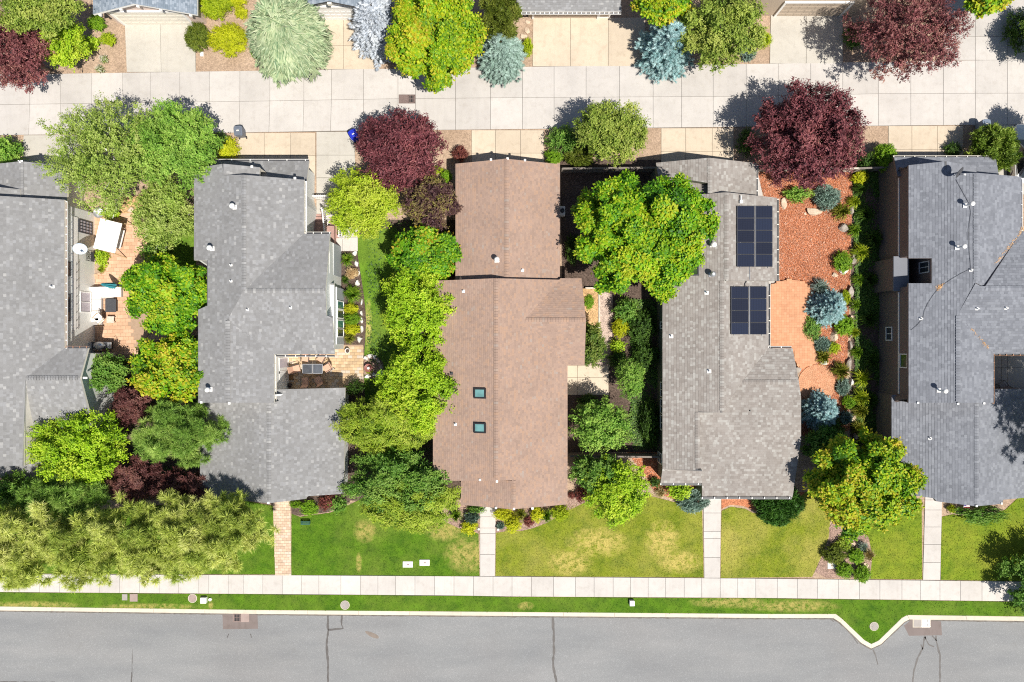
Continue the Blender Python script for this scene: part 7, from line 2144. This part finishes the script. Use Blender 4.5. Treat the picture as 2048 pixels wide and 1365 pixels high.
# car at the right edge
car = thing('parked_car', 'white car with dark windscreen cut by the right edge beside the juniper', 'car', (*W(2036, 312), .05))
MAT['carpaint'] = plain('white_car_paint', (.78, .78, .78), .22, .03, spec=.5)
MAT['carglass'] = glass_mat('car_glass', (.025, .03, .035), .05)
mb = MB()
secs = [(2.32, .60, .38, .62), (2.22, .80, .28, .78), (1.9, .90, .22, .90), (1.0, .93, .22, 1.0), (.6, .94, .22, 1.02), (-1.2, .94, .22, 1.02), (-2.0, .92, .22, .98), (-2.3, .80, .30, .88), (-2.36, .66, .4, .7)]
vs = []
for y_, hw, z0_, z1_ in secs:
    vs += [(-hw*.94, y_, z0_), (-hw, y_, z0_+.2), (-hw*.98, y_, z1_-.12), (-hw*.86, y_, z1_), (hw*.86, y_, z1_), (hw*.98, y_, z1_-.12), (hw, y_, z0_+.2), (hw*.94, y_, z0_)]
m_ = len(secs); fs = [tuple(range(8)), tuple(range((m_-1)*8, m_*8))]
for i in range(m_-1):
    for k in range(8): fs.append((i*8+k, i*8+(k+1) % 8, i*8+8+(k+1) % 8, i*8+8+k))
mb.add(vs, fs, smooth=False); mb.build('body', MAT['carpaint'], car)
cab = [(.95, .78, 1.0), (.15, .64, 1.52), (-1.3, .64, 1.54), (-2.05, .72, 1.0)]
mb = MB(); vs = []
for y_, hw, z_ in cab[1:3]: vs += [(-hw, y_, z_), (hw, y_, z_)]
mb.add(vs + [(v[0], v[1], v[2]-.06) for v in vs], [(0, 1, 3, 2), (4, 6, 7, 5), (0, 4, 5, 1), (2, 3, 7, 6), (0, 2, 6, 4), (1, 5, 7, 3)]); mb.build('roof', MAT['carpaint'], car)
def quad(name, pts, mat, par=car, d=.02):
    p = [Vector(q) for q in pts]; n_ = (p[1]-p[0]).cross(p[3]-p[0]).normalized()*d
    return MB().add([*p, *[q - n_ for q in p]], [(0, 1, 2, 3), (7, 6, 5, 4), (0, 4, 5, 1), (1, 5, 6, 2), (2, 6, 7, 3), (3, 7, 4, 0)]).build(name, MAT[mat], par)
quad('windscreen', [(-.74, .97, 1.0), (.74, .97, 1.0), (.60, .17, 1.50), (-.60, .17, 1.50)], 'carglass'); quad('rear_window', [(.66, -2.02, 1.0), (-.66, -2.02, 1.0), (-.58, -1.33, 1.5), (.58, -1.33, 1.5)], 'carglass')
for s in (-1, 1):
    quad('side_window', [(s*.83, .80, 1.02), (s*.66, .14, 1.48), (s*.66, -.5, 1.50), (s*.84, -.5, 1.02)], 'carglass'); quad('side_window', [(s*.84, -.58, 1.02), (s*.66, -.58, 1.50), (s*.66, -1.28, 1.49), (s*.82, -1.8, 1.02)], 'carglass')
    MB().tube([(s*.82, .93, 1.0), (s*.65, .15, 1.52)], .045, n=5).build('pillar', MAT['carpaint'], car)
    MB().rbox((s*1.03, .72, 1.06), (.2, .12, .15), .04).build('side_mirror', MAT['carpaint'], car)
    MB().rbox((s*.62, 2.16, .66), (.38, .22, .14), .04).build('headlight', MAT['glass'], car); MB().rbox((s*.7, -2.26, .78), (.26, .14, .16), .03).build('tail_light', MAT['flagred'], car)
    for y_ in (1.4, -1.42):
        rot = Matrix.Rotation(PI/2, 3, 'Y'); w = MB().lathe([(.2, -.1), (.31, -.1), (.33, -.06), (.33, .06), (.31, .1), (.2, .1)], (s*.83, y_, .33), 20, rot=rot).build('wheel', MAT['black'], car)
        MB().lathe([(.19, -.06), (.19, .07), (.02, .09)], (s*.83, y_, .33), 14, rot=rot if s > 0 else Matrix.Rotation(-PI/2, 3, 'Y')).build('rim', MAT['steel'], w)
